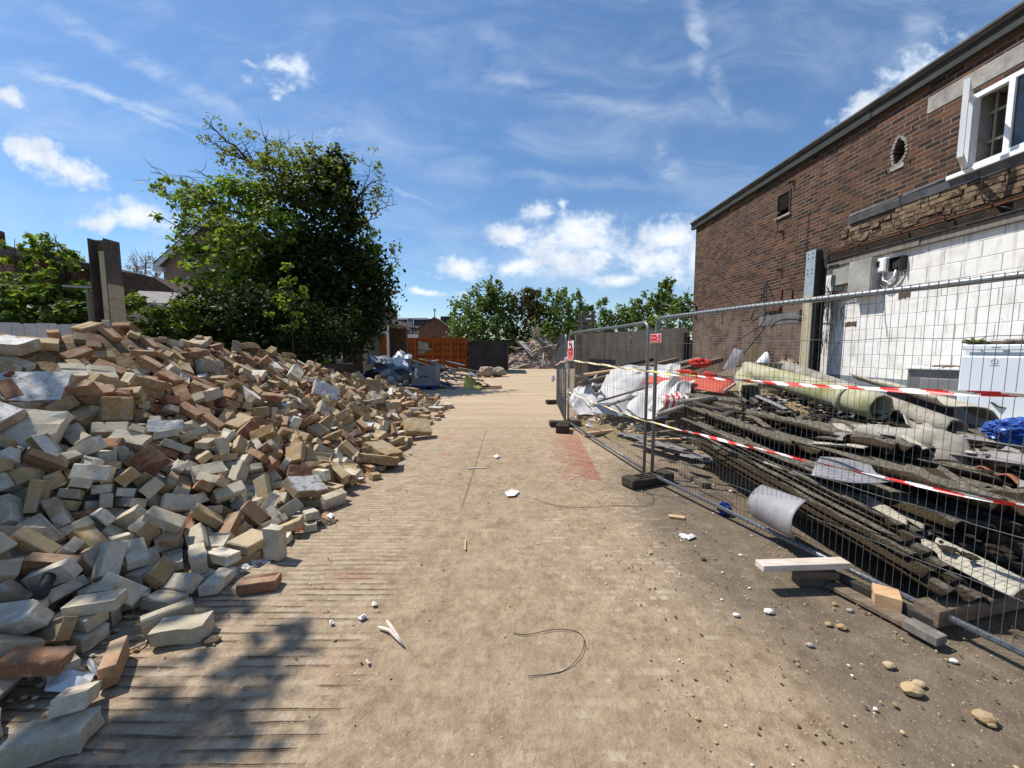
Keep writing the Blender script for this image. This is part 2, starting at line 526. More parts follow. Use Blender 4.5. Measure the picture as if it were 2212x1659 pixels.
M_WOOD_WHITE = simple('white_painted_timber', [(.3, (.44, .36, .28)), (.6, (.62, .55, .48))], 5, .7, .2, .003, kind='obj', aniso=(1, 6, 6))
M_WHITEPVC = simple('white_plastic', [(.3, (.72, .73, .74)), (.7, (.82, .83, .84))], 6, .35, 0, spec=.5)
M_BLACK = simple('black_plastic', [(.3, (.012, .012, .013)), (.7, (.035, .034, .034))], 8, .5, .2, .004)
M_PLASTER = simple('white_plaster', [(.3, (.58, .55, .50)), (.6, (.74, .72, .68)), (.8, (.80, .79, .77))], 12, .9, .5, .006, fine=(4, .66, (.35, .27, .2)))
M_PAPER = simple('torn_white_sheet', [(.3, (.62, .62, .62)), (.7, (.80, .80, .81))], 6, .7, .3, .006)
M_GLASS = None


def glass_mat():
    m, nt, b = new_mat('window_glass')
    b.inputs['Base Color'].default_value = (.02, .03, .04, 1)
    b.inputs['Roughness'].default_value = .04
    b.inputs['Specular IOR Level'].default_value = .9
    b.inputs['Transmission Weight'].default_value = .35
    return m


M_GLASS = glass_mat()


def leaf_mat(name, dark, mid, light, trans=.45, gloss=.55, spec=.25):
    m, nt, b = new_mat(name)
    g = nt.node('ShaderNodeNewGeometry')
    r = g.outputs['Random Per Island']
    c = nt.ramp(r, [(0.0, dark), (.5, mid), (1.0, light)])
    big = nt.noise(g.outputs['Position'], .55, 3, .5)
    hv = nt.node('ShaderNodeHueSaturation')
    nt.put(hv.inputs['Color'], c); nt.put(hv.inputs['Value'], nt.math('MULTIPLY_ADD', big, .9, .55))
    nt.put(b.inputs['Base Color'], hv.outputs[0])
    b.inputs['Roughness'].default_value = gloss
    b.inputs['Specular IOR Level'].default_value = spec
    tr = nt.node('ShaderNodeBsdfTranslucent')
    tc = nt.mix(1.0, hv.outputs[0], (1.5, 1.5, .55), 'MULTIPLY')
    nt.put(tr.inputs['Color'], tc)
    mx = nt.node('ShaderNodeMixShader')
    mx.inputs[0].default_value = trans
    nt.l.new(b.outputs[0], mx.inputs[1]); nt.l.new(tr.outputs[0], mx.inputs[2])
    out = [n for n in nt.n if n.type == 'OUTPUT_MATERIAL'][0]
    nt.l.new(mx.outputs[0], out.inputs[0])
    return m


M_LEAF_LIGHT = leaf_mat('maple_leaves', (.065, .112, .018), (.12, .19, .032), (.20, .26, .055))
M_LEAF_YEL = leaf_mat('young_leaves', (.065, .085, .018), (.115, .145, .030), (.17, .20, .055))
M_LEAF_DARK = leaf_mat('ivy_leaves', (.011, .024, .006), (.020, .040, .010), (.042, .07, .018), .2, .6, .08)
M_LEAF_MID = leaf_mat('hedge_leaves', (.03, .06, .010), (.06, .105, .018), (.13, .175, .035), .4)
M_LEAF_FAR = leaf_mat('distant_leaves', (.055, .10, .022), (.105, .168, .04), (.17, .23, .07), .35, .6)
M_BARK = simple('bark', [(.3, (.030, .024, .018)), (.6, (.065, .052, .040)), (.8, (.10, .085, .066))], 6, .95, .6, .02, aniso=(3, 3, .6))


def leaf_cloud(name, pts, nrm, size, mat, parent, wide=.62, spread=.7, seed=1):
    """one folded leaf-sized face pair at every point"""
    g = np.random.default_rng(seed)
    n = len(pts)
    nr = nrm + g.normal(0, spread, (n, 3))
    nr /= np.linalg.norm(nr, axis=1, keepdims=True) + 1e-9
    t = np.cross(nr, g.normal(0, 1, (n, 3)))
    t /= np.linalg.norm(t, axis=1, keepdims=True) + 1e-9
    bt = np.cross(nr, t)
    s = (size * g.uniform(.6, 1.35, n))[:, None]
    v = np.empty((n, 6, 3))
    # leaf with a blunt, lobed outline: base, two shoulders, tip, two waists
    v[:, 0] = pts - t * s * .5
    v[:, 1] = pts - t * s * .12 + bt * s * wide * .55 + nr * s * .10
    v[:, 2] = pts + t * s * .22 + bt * s * wide * .36 + nr * s * .04
    v[:, 3] = pts + t * s * .55 - nr * s * .10
    v[:, 4] = pts + t * s * .22 - bt * s * wide * .36 + nr * s * .04
    v[:, 5] = pts - t * s * .12 - bt * s * wide * .55 + nr * s * .10
    me = bpy.data.meshes.new(name)
    me.vertices.add(n * 6); me.loops.add(n * 8); me.polygons.add(n * 2)
    off = np.array(parent.location) if parent is not None else np.zeros(3)
    me.vertices.foreach_set('co', (v - off).reshape(-1).astype(np.float32))
    b = (np.arange(n) * 6)[:, None]
    idx = np.concatenate([b + np.array([[0, 1, 2, 3]]), b + np.array([[0, 3, 4, 5]])], axis=1)
    me.loops.foreach_set('vertex_index', idx.reshape(-1).astype(np.int32))
    me.polygons.foreach_set('loop_start', (np.arange(n * 2) * 4).astype(np.int32))
    me.update(calc_edges=True)
    me.materials.append(mat)
    o = bpy.data.objects.new(name, me); COL.objects.link(o)
    if parent is not None: o.parent = parent
    return o


def clump_points(clumps, density, g, shell=.55):
    """clumps: (centre, radii xyz, weight); leaves gather in sub-clumps towards each clump's outside"""
    P, N = [], []
    for c, r, w in clumps:
        c = np.array(c); r = np.array(r)
        area = (r[0] * r[1] + r[1] * r[2] + r[0] * r[2]) * 4.2
        n = max(8, int(area * density * w))
        k = max(5, int(n / 26))
        d = g.normal(0, 1, (k, 3)); d /= np.linalg.norm(d, axis=1, keepdims=True)
        rad = g.uniform(shell, 1.08, (k, 1))
        cc = d * rad
        pick = g.integers(0, k, n)
        off = g.normal(0, 1, (n, 3)) * (.17 * g.uniform(.5, 1.2, (n, 1)))
        q = cc[pick] + off
        P.append(c + q * r)
        nn = q / (np.linalg.norm(q, axis=1, keepdims=True) + 1e-6)
        N.append(nn * .6 + np.array([0, 0, .75]))
    return np.concatenate(P), np.concatenate(N)


def limb(mb, a, b, r0, r1, g, wig=.08, n=6, seg=6):
    a, b = Vector(a), Vector(b)
    L = (b - a).length
    pts, rs = [], []
    ox = [g.normal(0, wig * L) for _ in range(3)]
    for i in range(n + 1):
        t = i / n
        p = a.lerp(b, t) + Vector(ox) * math.sin(math.pi * t) + Vector((g.normal(0, .015 * L), g.normal(0, .015 * L), g.normal(0, .015 * L))) * (1 if 0 < i < n else 0)
        pts.append(p); rs.append(r0 + (r1 - r0) * t)
    mb.tube(pts, rs, seg)
    return pts

PILE = [3,-955,731,24,0,0,-493,0,-1155,874,72,90,-487,13,3,-946,1044,24,70,-495,0,0,-1192,1047,102,0,0,79,0,-978,802,47,-80,-86,-226,0,-1371,1093,157,10,390,-298,0,-1018,922,30,313,-164,-164,0,
-1297,951,108,-251,-113,9,0,-1319,1211,137,-154,-394,76,4,-1904,1841,543,316,-31,374,5,-1072,1957,116,-147,83,-388,0,-1479,1144,229,-121,-269,-368,4,-1601,1659,331,298,50,278,0,-1025,1086,
30,148,-321,-321,0,-1247,975,64,78,215,-444,3,-937,1465,66,-265,-235,-265,5,-2271,2064,693,-108,108,-411,0,-876,1273,19,0,0,-496,0,-1651,1304,313,-154,331,13,0,-1296,1389,197,32,177,99,0,
-1777,1440,397,344,258,-44,4,-2017,1819,616,18,435,-245,0,-1030,1287,19,380,-325,0,0,-1119,1179,19,0,0,498,0,-1397,1122,173,380,125,-4,2,-1198,1252,71,358,-257,-202,3,-1226,1021,24,0,0,-36,
4,-1047,1488,59,-396,-305,0,0,-1678,1247,288,-51,-407,193,0,-1304,1278,125,-155,-467,-6,0,-1611,1448,354,41,-432,-241,0,-1225,1144,77,15,-456,-121,0,-1582,1303,256,32,-415,183,4,-2028,1503,
561,68,-135,476,0,-1114,1240,40,-478,51,-57,0,-1348,1091,102,303,368,96,3,-1385,1565,184,203,186,144,0,-1075,1382,56,492,-88,0,2,-1406,1022,134,-362,99,169,3,-1262,890,91,389,275,-129,0,
-1272,1557,134,438,139,-196,3,-1139,1340,70,-140,-325,325,0,-1553,1227,226,156,-142,445,0,-2060,1748,567,323,-252,-257,0,-1443,1271,171,135,26,477,3,-1738,1729,415,-472,-55,89,0,-1850,1505,
434,-4,247,20,0,-1297,1716,178,204,-423,-169,3,-2593,2137,859,97,62,178,0,-1751,1368,364,-262,-331,259,0,-1227,1036,66,0,0,499,0,-1346,980,116,89,63,116,0,-1373,1392,152,152,392,70,0,-1843,
1745,463,133,-444,-172,3,-1429,1774,255,140,105,249,0,-2268,1731,645,-97,-449,-109,0,-1757,1564,420,55,352,-335,0,-1171,1695,84,138,208,-25,3,-1480,1026,200,51,113,197,0,-1223,1438,98,-200,
-437,-136,0,-1446,1406,189,60,410,-260,5,-2251,2883,694,254,-308,-190,0,-1175,929,19,0,0,485,4,-1282,2233,214,86,-189,345,6,-979,2872,67,70,3,477,3,-947,1984,38,-200,339,-265,0,-1362,1205,
128,43,-429,-27,6,-890,3583,106,-64,130,-467,3,-1708,1872,443,187,126,169,0,-1191,1576,85,-373,309,34,6,-926,2635,65,21,-494,67,0,-1290,1413,134,-251,-424,1,6,-1821,3752,415,-182,152,-427,3,
-1362,1874,207,260,168,359,0,-1221,1092,62,222,283,-214,0,-1530,1289,196,-178,426,-127,4,-1670,2344,383,-68,-478,-126,0,-2458,2189,804,-359,-293,7,1,-1487,1359,218,23,261,405,3,-1490,1553,
263,-441,175,-88,4,-2122,2384,651,101,111,369,0,-2298,1806,670,-94,-211,-405,1,-1634,1391,290,467,117,-27,3,-1480,2265,329,-112,434,216,3,-1564,1532,312,160,446,128,0,-1525,1495,218,480,-89,
13,0,-1230,1856,141,135,-223,358,2,-1829,1358,430,-412,-183,-57,4,-2684,2471,963,61,80,-388,1,-1511,1082,254,-22,-440,-100,4,-2031,2180,636,-283,-404,81,4,-2290,2444,738,-235,-412,126,0,
-1182,1471,68,151,2,9,0,-2020,1635,492,467,-82,-29,0,-1769,1332,355,332,-261,-69,0,-1194,821,35,186,-129,-253,0,-1610,1822,362,103,-466,117,0,-1351,1698,240,36,175,464,0,-1428,1167,170,70,
-187,68,3,-2125,2027,661,-32,124,271,0,-1852,1624,446,-466,117,16,6,-1891,2789,482,129,117,462,0,-1867,2220,472,-150,45,-475,0,-1488,1633,249,214,-81,-225,2,-1478,1931,339,179,-267,256,4,
-1976,1922,573,206,370,-157,0,-1702,1403,342,-273,79,-184,0,-1636,1421,315,453,-163,53,0,-1243,1352,56,0,0,455,0,-1617,1498,271,-63,57,427,3,-1193,2127,142,-122,207,-425,0,-2440,2295,790,
-386,-264,111,3,-1005,2190,112,-254,173,-41,4,-1411,2771,239,146,-28,476,0,-2521,1967,756,57,-473,-86,2,-1662,1829,418,481,95,60,0,-1773,2258,401,-468,-10,172,0,-1076,1796,58,11,289,-360,0,
-2557,2479,926,164,8,471,0,-1479,2056,308,-168,200,-194,3,-1984,2314,554,-430,160,129,0,-2491,2311,871,-439,147,188,4,-2649,2681,963,-129,102,358,3,-2487,1878,742,128,-411,-203,4,-1128,2605,
149,455,44,-202,1,-1258,1244,66,338,-369,0,0,-1561,1525,246,225,434,-97,0,-1157,1785,86,226,-46,324,3,-2025,1702,452,444,-96,-210,0,-1593,1466,235,83,374,280,4,-2037,2526,592,-165,49,-449,0,
-1381,1678,216,-178,-17,-185,2,-1786,1510,384,3,465,21,3,-1589,2279,339,276,-270,-317,5,-1587,3211,314,-226,-382,125,0,-996,1663,39,5,-91,29,4,-2158,1681,545,71,-461,-177,3,-1884,2416,548,
-217,-315,247,0,-1506,1842,308,161,455,117,0,-2013,1764,482,316,-16,-141,5,-2187,3900,588,-98,182,-245,0,-1540,1911,356,-294,-403,31,0,-1361,2028,262,98,182,451,0,-2714,2093,850,-482,96,35,
3,-1726,2762,486,108,-482,-48,0,-1087,1686,36,382,262,115,0,-2036,2155,588,-156,270,-383,0,-1304,1789,125,196,149,-249,2,-2322,1917,641,-140,-319,-355,0,-1689,1646,348,-130,298,214,0,-1649,
1355,266,-111,32,116,0,-1698,1584,342,-357,94,329,0,-1689,1514,366,-65,-272,401,3,-1965,2189,524,479,-106,92,0,-1920,1403,491,130,-441,178,0,-1481,1934,276,-7,-55,-418,0,-2056,1577,507,380,
-95,-255,1,-1525,1714,289,-452,-23,-152,1,-942,1750,56,470,170,0,4,-1467,2771,307,-164,7,472,1,-1553,1572,284,158,15,-416,0,-1601,1899,375,236,415,42,3,-1445,1360,125,436,116,-208,3,-1783,
1666,400,-52,433,-244,0,-2494,2673,871,163,29,471,4,-2304,2821,792,19,-42,-36,3,-1803,1280,404,113,-71,-448,3,-2341,2243,713,68,145,117,5,-1422,3515,245,140,-394,199,0,-1952,1493,455,-180,
-438,118,0,-1558,1159,244,-430,-105,149,0,-1175,2321,165,-101,184,-448,0,-1687,2542,417,-363,-51,21,3,-2138,1633,561,70,-462,-178,0,-1633,1945,391,431,204,117,0,-1656,1802,344,-108,-107,
-452,0,-1954,2158,484,44,482,-111,3,-1350,1362,58,-167,-324,342,0,-1067,2110,129,-342,69,-115,0,-1054,1437,19,0,0,-464,3,-1920,1681,434,-94,-447,-140,5,-1169,3253,95,138,473,84,1,-1568,1367,
220,-30,-45,111,6,-1888,5078,349,52,-376,-316,0,-2383,2508,804,347,-358,-18,0,-2555,2343,888,-418,-200,123,1,-2544,2016,785,-122,97,-470,0,-1427,1589,188,268,16,353,0,-1391,1315,111,50,360,
-67,0,-944,1738,19,0,0,433,5,-1434,3174,261,43,474,14,5,-1689,3252,336,47,-444,34,2,-1979,1821,514,273,-99,351,0,-1322,2053,220,16,-177,439,3,-1987,2711,562,-9,457,-125,3,-2167,2193,660,-58,
-238,422,0,-1893,2568,530,90,440,219,0,-974,2289,82,109,-22,-98,0,-1480,1687,221,-203,-427,110,4,-1243,2496,162,-1,146,426,5,-1471,4112,277,-279,414,-10,0,-1356,2006,187,243,406,-71,4,-1298,
2734,204,-316,378,-48,1,-3035,2517,721,-199,423,-107,1,-1744,1771,444,-240,51,149,0,-2216,1849,589,429,142,-177,0,-1764,2342,404,194,-123,274,4,-1870,2304,437,-231,-407,45,0,-1471,2501,282,
28,-229,-371,0,-2345,2626,800,143,97,408,1,-1102,1730,74,39,250,311,3,-2654,2255,904,-107,-358,297,4,-2645,2910,887,442,-230,36,0,-1148,728,19,0,0,-448,2,-2212,1765,590,-325,305,-25,4,-1183,
2766,165,-230,-15,-287,0,-1873,1971,457,285,360,1,1,-1487,1558,200,-210,-365,227,0,-1581,2110,355,194,-64,-139,3,-1330,1151,54,-30,-132,-106,2,-1042,1982,19,500,1,0,0,-1310,1523,116,-133,
-396,220,0,-2299,3131,740,54,172,16,3,-2009,2097,512,8,-489,98,3,-2275,2681,695,158,69,452,1,-1868,2456,486,147,-204,307,2,-1949,2370,528,233,-403,-182,0,-958,2523,30,-132,-328,328,0,-1646,
1438,212,-112,-285,394,2,-1523,2683,315,-247,-281,-55,4,-2611,3674,853,279,-202,-188,5,-2647,3899,861,392,-310,25,2,-2281,2366,685,347,-318,-153,1,-1657,1553,349,-14,-80,-415,3,-1327,2032,
117,85,258,-388,0,-1430,1988,240,-82,-137,472,3,-1069,2175,105,-295,-149,-335,0,-1349,1984,150,-2,468,-173,0,-1259,3217,191,-464,124,120,0,-1243,1172,19,162,-473,0,0,-2106,2768,610,41,-254,
-426,1,-2562,2632,928,172,-441,-47,0,-1650,2777,429,-15,-60,477,3,-2194,2539,674,-177,-45,-399,3,-2324,3627,711,-252,-152,-67,0,-992,2075,66,-105,-489,3,4,-1344,2132,175,-259,28,-381,1,
-1511,1771,270,-196,92,-437,0,-2078,3013,633,152,-401,-72,0,-1977,1969,603,-95,471,139,1,-1283,2139,185,221,44,-439,3,-1540,1126,173,-73,155,-447,4,-1105,3469,88,270,33,-288,0,-1025,1823,19,
341,-366,0,3,-2096,3469,535,328,153,-70,0,-1174,2217,149,20,-148,-470,0,-1748,1351,298,47,303,-365,4,-2380,3517,720,86,-458,64,0,-1194,1583,46,101,69,-410,4,-1268,2267,189,75,193,-453,3,
-2687,3325,880,132,31,-23,3,-2283,1744,603,202,-9,323,0,-2011,2425,557,-34,376,301,0,-1172,1861,80,-6,464,180,0,-2272,2588,708,326,125,-116,0,-2088,2953,595,-87,411,270,4,-2151,3242,611,
-378,311,88,3,-1462,2986,266,133,-38,-372,0,-2368,1834,683,-315,-251,185,1,-1217,1782,91,-355,-9,-351,4,-2235,3620,607,-308,-343,175,0,-1190,1424,30,354,7,7,4,-1786,2103,372,-58,-221,-310,0,
-2196,1970,660,305,-273,-234,0,-1405,2558,240,104,450,188,4,-1908,2555,459,-98,47,285,4,-1703,3057,384,-99,133,128,0,-1630,2030,361,-122,132,-434,0,-1316,1442,103,2,66,-196,2,-1372,2101,280,
201,428,90,1,-2388,1938,682,377,68,-106,0,-1341,1644,122,-67,-36,-102,0,-964,3182,67,50,-14,-448,0,-1386,2198,197,117,414,-155,2,-1413,2470,258,177,23,-195,0,-1982,1988,568,12,166,-462,0,
-1188,1344,19,0,0,477,3,-2019,2035,536,10,-491,94,2,-2031,1853,530,393,70,155,0,-1013,1589,19,0,0,-498,4,-2166,3101,674,175,-444,10,3,-2657,3026,873,86,-493,9,0,-1918,2213,457,178,20,428,0,
-1710,1493,244,172,243,194,0,-2098,1939,635,105,105,74,4,-2334,3790,663,472,-65,-148,0,-2370,2725,775,299,102,-136,3,-2088,3328,536,-7,-498,-14,2,-916,2593,19,-496,67,0,0,-2400,2125,730,-66,
-474,-24,0,-1393,1726,120,144,427,-210,3,-1867,2636,428,-58,105,480,0,-1429,1133,40,84,27,452,0,-1167,2531,121,-231,-377,93,0,-1716,1942,428,-161,169,-422,0,-1608,1470,182,-41,74,485,0,
-2148,2975,660,-107,9,328,3,-2560,4112,814,-307,-364,12,0,-1702,2710,360,-206,333,130,3,-1089,2788,85,-77,10,470,0,-1049,2423,68,122,0,-16,0,-1908,2898,512,-189,130,-82,5,-1453,5475,175,
-466,-19,174,0,-1327,1676,64,5,342,-271,0,-1565,2629,318,249,278,312,0,-2021,3713,471,410,-113,262,3,-1696,2787,382,-30,-54,496,2,-2545,3336,856,65,-42,232,0,-1244,2044,101,-1,-63,-384,4,
-1367,3186,168,-98,-135,184,3,-2082,3124,563,106,-135,394,3,-1425,1673,154,-84,-34,470,0,-1461,2200,256,-40,-423,173,3,-1015,2307,36,-22,-109,478,0,-2590,3880,809,-28,-342,364,0,-1328,2552,
202,439,-133,4,0,-1347,1435,72,-167,-467,-6,5,-2005,3880,499,344,348,-95,3,-1691,3467,356,-248,147,110,0,-2048,2729,575,-233,-120,274,5,-1659,4714,248,106,182,234,0,-1277,2660,136,218,-366,
139,0,-2105,1795,529,-221,-148,-356,3,-1681,3917,331,235,-155,218,0,-1394,3167,216,63,288,-372,4,-1734,2961,404,-158,-89,-383,2,-1922,2411,476,-68,-342,357,3,-2503,3343,799,-101,140,-232,4,
-1613,1915,292,92,73,462,0,-1408,2276,235,-18,-359,217,0,-2042,3597,502,-76,136,-190,4,-1140,2687,74,-83,456,182,2,-2367,2031,687,130,51,322,0,-2829,2251,876,-117,-130,380,0,-2649,3180,878,
491,58,-76,0,-2015,3512,441,-20,260,80,2,-1398,2198,261,251,362,-4,0,-1435,3001,236,138,-11,-424,2,-2134,2498,632,187,111,426,1,-1105,1307,19,-439,-240,0,0,-1753,2201,347,298,304,-61,4,
-2063,2235,582,62,139,-192,3,-1428,4165,201,-208,-438,-77,1,-1763,1495,318,-366,156,-18,0,-1655,2824,353,49,37,-459,0,-2173,2923,628,-78,42,490,0,-1883,2597,498,-418,9,-48,3,-1174,3379,139,
-192,-435,136,1,-2630,2586,954,-315,160,-174,4,-1104,2561,59,-67,169,171,5,-1026,5188,30,-90,-492,0,2,-2395,3397,731,-85,259,24,2,-2167,1869,606,-148,-123,424,3,-2486,3040,807,-126,107,-327,
4,-1342,4257,174,-302,239,148,0,-1858,2419,435,-32,-33,498,3,-1701,2549,364,-3,-26,-210,2,-2201,2741,635,36,-70,423,0,-1898,2975,490,287,-224,311,3,-1481,2098,268,15,-134,395,1,-1872,1562,
406,138,155,49,0,-2455,3791,778,28,-4,-499,0,-1193,3814,148,231,-419,99,4,-1269,3308,169,-496,-33,37,4,-2107,4878,421,-125,125,264,0,-1151,3451,126,55,312,-210,5,-1253,5675,60,264,-419,38,3,
-1803,1927,423,44,-320,305,0,-1123,2936,104,-67,-363,-66,0,-1586,1674,240,-107,-191,399,4,-2079,4037,548,-155,4,-187,3,-2328,2828,733,-235,-305,250,6,-1422,3794,198,-181,30,-280,4,-2607,
4535,760,492,52,-14,4,-1368,4181,193,84,317,297,3,-1571,3585,278,-14,-449,59,3,-987,4341,65,-173,-469,-16,0,-2370,2647,772,-464,-71,172,0,-2790,2092,888,-187,-167,314,1,-2037,1531,531,-53,
154,-472,3,-1810,4094,393,321,143,-329,3,-2925,2759,813,28,-24,311,7,-1602,2612,369,-123,-475,-51,0,-1319,1901,108,-175,-25,-39,0,-2707,2012,888,6,-50,-257,2,-2140,2268,641,-99,429,-237,0,
-1547,1092,235,-83,-428,-112,0,-1445,1955,202,-146,-150,-336,6,-1706,6475,162,496,-54,-24,4,-2099,1871,559,17,-333,-146,5,-1702,5415,198,-213,242,-177,0,-1751,2808,440,-226,-354,188,3,-2715,
3428,890,-359,321,106,4,-1217,3122,77,-20,451,197,4,-1344,3890,187,-61,-45,-468,1,-879,2415,19,177,-467,0,3,-2310,4347,622,-79,-111,466,1,-2033,2132,545,-103,-6,-169,3,-1260,4337,170,-343,
105,-187,3,-1655,3544,298,310,-60,-366,2,-1608,2634,332,254,276,308,0,-1896,3137,473,-111,487,-3,0,-1339,1849,121,142,428,216,0,-1242,1509,52,-176,-443,-139,1,-1561,3394,265,133,-75,234,3,
-942,3340,33,-353,8,-8,3,-1204,2680,126,-407,221,79,5,-1438,4748,169,4,7,-321,0,-2633,4350,757,491,-57,-10,3,-2025,4146,494,129,-111,-405,1,-2679,2576,990,-325,144,-159,0,-2644,3099,866,491,
92,-11,4,-2976,2771,733,128,-125,-389,0,-2430,1855,695,129,-411,-202,0,-2003,2036,489,-15,95,463,1,-1952,3551,405,201,269,-218,1,-1324,3655,201,-429,167,37,0,-1090,2360,100,-190,-358,219,0,
-1461,2341,286,78,259,266,0,-1312,3384,212,-52,118,422,0,-2698,2807,900,-43,-46,-272,3,-2323,4483,629,-216,347,-287,3,-1290,3090,129,111,457,-1,0,-2409,4224,690,20,-485,84,1,-2702,3366,915,
302,310,-202,3,-2382,3664,706,360,203,4,0,-1868,2490,438,23,498,-17,0,-2127,5233,461,-317,-227,186,4,-1417,5119,109,-490,-78,-57,5,-1217,3900,96,-406,242,152,1,-2519,3638,785,45,151,152,3,
-1835,5034,298,-76,309,-382,3,-1600,3030,274,-104,-430,-2,0,-2580,4469,726,201,-284,-216,0,-1923,3669,406,-189,163,-430,3,-1341,2405,210,137,111,445,1,-1601,1749,289,-285,312,259,0,-1350,
1296,57,-198,38,449,0,-1371,1798,87,-463,44,120,7,-1307,1905,148,-132,115,328,4,-1836,4330,387,-82,31,-451,0,-2115,2102,620,-413,78,-27,0,-1538,2842,311,-104,37,393,5,-2013,5771,383,-318,
154,-207,4,-1434,1851,198,-217,80,-428,7,-942,2346,15,1,0,-328,0,-2307,3641,651,-114,-119,324,0,-1203,3642,154,408,124,-186,0,-1023,4498,74,318,155,155,3,-1957,1782,450,-83,-280,404,0,-1250,
3600,167,354,-115,-131,0,-1102,3905,139,-165,-442,87,0,-2042,1594,441,-120,-448,-176,0,-2167,1775,506,13,133,-90,0,-1350,1754,163,-29,-479,-134,2,-1664,2622,318,264,365,-216,0,-1285,1602,71,
-494,34,70,7,-1640,1578,303,-370,140,288,1,-1907,1508,431,-3,-231,341,0,-2007,3761,458,-314,-63,-225,0,-2280,4630,570,54,-327,-373,0,-2022,2969,525,64,359,-339,4,-1427,5395,102,238,312,-194,
3,-1347,3138,134,182,435,27,0,-1894,2141,403,184,-395,-102,1,-1117,4465,67,366,132,-204,3,-1634,4226,304,147,312,266,2,-2128,3269,574,-209,443,102,4,-1204,4671,63,-229,-269,-229,4,-2361,
4145,633,441,-169,-139,0,-1901,4833,334,106,-75,138,0,-1271,2988,145,-447,136,-167,0,-1940,4186,440,159,38,467,3,-1936,2670,503,-102,-443,53,7,-1590,1904,323,-158,-460,74,3,-2310,3983,624,
27,-476,32,1,-2292,3898,620,29,147,194,0,-2746,4455,716,-427,-259,11,3,-1033,2241,83,-475,78,77,1,-1417,1140,106,-41,423,-211,4,-2304,3410,635,430,-196,-141,0,-1010,3580,53,27,14,-480,7,
-1370,3035,232,-354,-122,36,3,-1620,5482,188,35,14,412,4,-2202,4952,486,-195,-2,-419,1,-1458,2464,197,-258,109,318,0,-1079,3691,119,0,27,-482,0,-1042,3224,41,50,-78,351,0,-1113,1943,19,0,0,
-353,4,-3086,2615,668,43,470,-18,3,-1721,4119,348,-386,187,5,3,-1979,3387,412,-151,49,-404,7,-2530,3275,815,37,169,142,0,-1659,4045,321,104,115,193,2,-2168,4710,492,129,108,449,6,-1290,4338,
64,-58,36,457,0,-2099,1715,460,303,-379,-95,0,-1340,2465,172,-358,222,270,0,-1231,5731,101,-39,42,-496,0,-1356,3026,156,153,281,-122,0,-1044,4668,89,139,123,458,2,-2031,4060,567,444,-169,
-11,0,-1633,1518,313,-165,-277,372,0,-2724,3797,799,-68,34,494,2,-1233,1718,69,-16,-156,472,0,-2473,4540,658,16,157,130,0,-921,3128,19,0,0,294,0,-1784,1610,382,48,-497,13,0,-2049,2887,535,
-96,37,488,1,-1849,1837,460,-25,-497,43,3,-1154,2964,67,64,334,-69,0,-1548,1963,297,-436,-213,120,0,-1492,4010,209,-35,-185,463,3,-1431,3056,167,109,-300,-360,2,-2615,1947,813,42,151,467,4,
-1557,5399,127,-489,-30,-84,5,-1162,3033,60,12,353,353,3,-1805,5760,253,-48,460,-187,0,-911,3253,30,-272,226,-226,1,-1237,3515,157,-139,-99,275,1,-1391,2028,204,292,371,-52,3,-2029,3206,483,
95,134,325,3,-2300,5275,466,-35,364,331,3,-1731,4516,257,36,225,-443,1,-1849,1438,374,40,210,3,0,-1813,2239,384,-161,69,-455,0,-1904,2051,415,77,-296,303,1,-1578,2739,317,111,-54,396,0,
-1566,1782,259,339,299,195,0,-1195,1669,19,-226,-446,0,4,-1480,3427,205,-19,239,361,0,-1785,1837,360,6,482,-47,0,-1150,1828,33,-466,-30,12,7,-2431,2603,820,135,103,392,0,-2073,4579,418,231,
31,421,4,-3075,2427,696,164,-60,-409,5,-1081,3697,73,26,-8,263,0,-2427,3355,744,380,-176,-189,3,-1202,5346,40,-225,405,-165,2,-1372,3608,194,243,-145,388,3,-1923,4656,372,488,106,12,4,-1813,
1756,394,146,-448,-165,3,-1351,1954,120,467,4,35,0,-1073,5454,58,206,42,-445,0,-2213,3531,553,-166,-9,-471,2,-1366,1750,206,66,-123,462,3,-2053,3580,449,321,95,-123,0,-1573,1376,144,99,487,
-9,0,-1141,1957,91,-259,367,-218,5,-2049,6174,268,-82,-102,-329,1,-1973,3912,532,473,-128,-15,2,-1363,5177,77,-482,-134,0,4,-1383,5710,85,-20,425,-118,0,-2107,5186,406,383,50,91,5,-2278,
5409,441,-243,336,-255,0,-1652,5111,175,-79,-260,412,0,-2007,3062,517,-27,481,54,0,-1236,2156,119,-168,48,-466,7,-1803,1850,452,251,270,202,0,-1796,4579,310,-467,109,-2,1,-2700,2020,824,47,
-80,469,1,-2207,2840,623,194,226,250,3,-2289,4403,582,-120,-236,267,0,-2155,4083,565,27,-374,-253,1,-2204,2639,633,456,-104,-165,0,-1631,1667,204,-226,-350,257,0,-1426,1060,68,100,-485,-62,
3,-1302,3215,109,115,403,-169,0,-1914,3610,382,462,-138,29,1,-2000,1632,420,-147,346,247,0,-2259,1660,606,182,66,-90,0,-2028,4992,364,-322,-152,330,4,-1705,2520,319,-13,-23,-29,1,-1732,1700,
342,82,-163,207,4,-1629,2833,312,-288,-406,-48,1,-1604,2506,325,-23,-13,242,7,-1490,2305,271,384,-305,48,0,-1551,1801,176,-237,-365,-245,0,-1842,3562,341,-225,152,415,0,-1261,5236,61,-348,
-65,-348,2,-1532,2576,221,-362,87,-82,3,-1620,4023,257,-283,45,253,4,-1216,4423,62,-134,-319,333,4,-1740,5760,208,60,-184,-458,0,-1382,5238,95,435,22,25,0,-2122,4501,476,451,-148,-146,4,
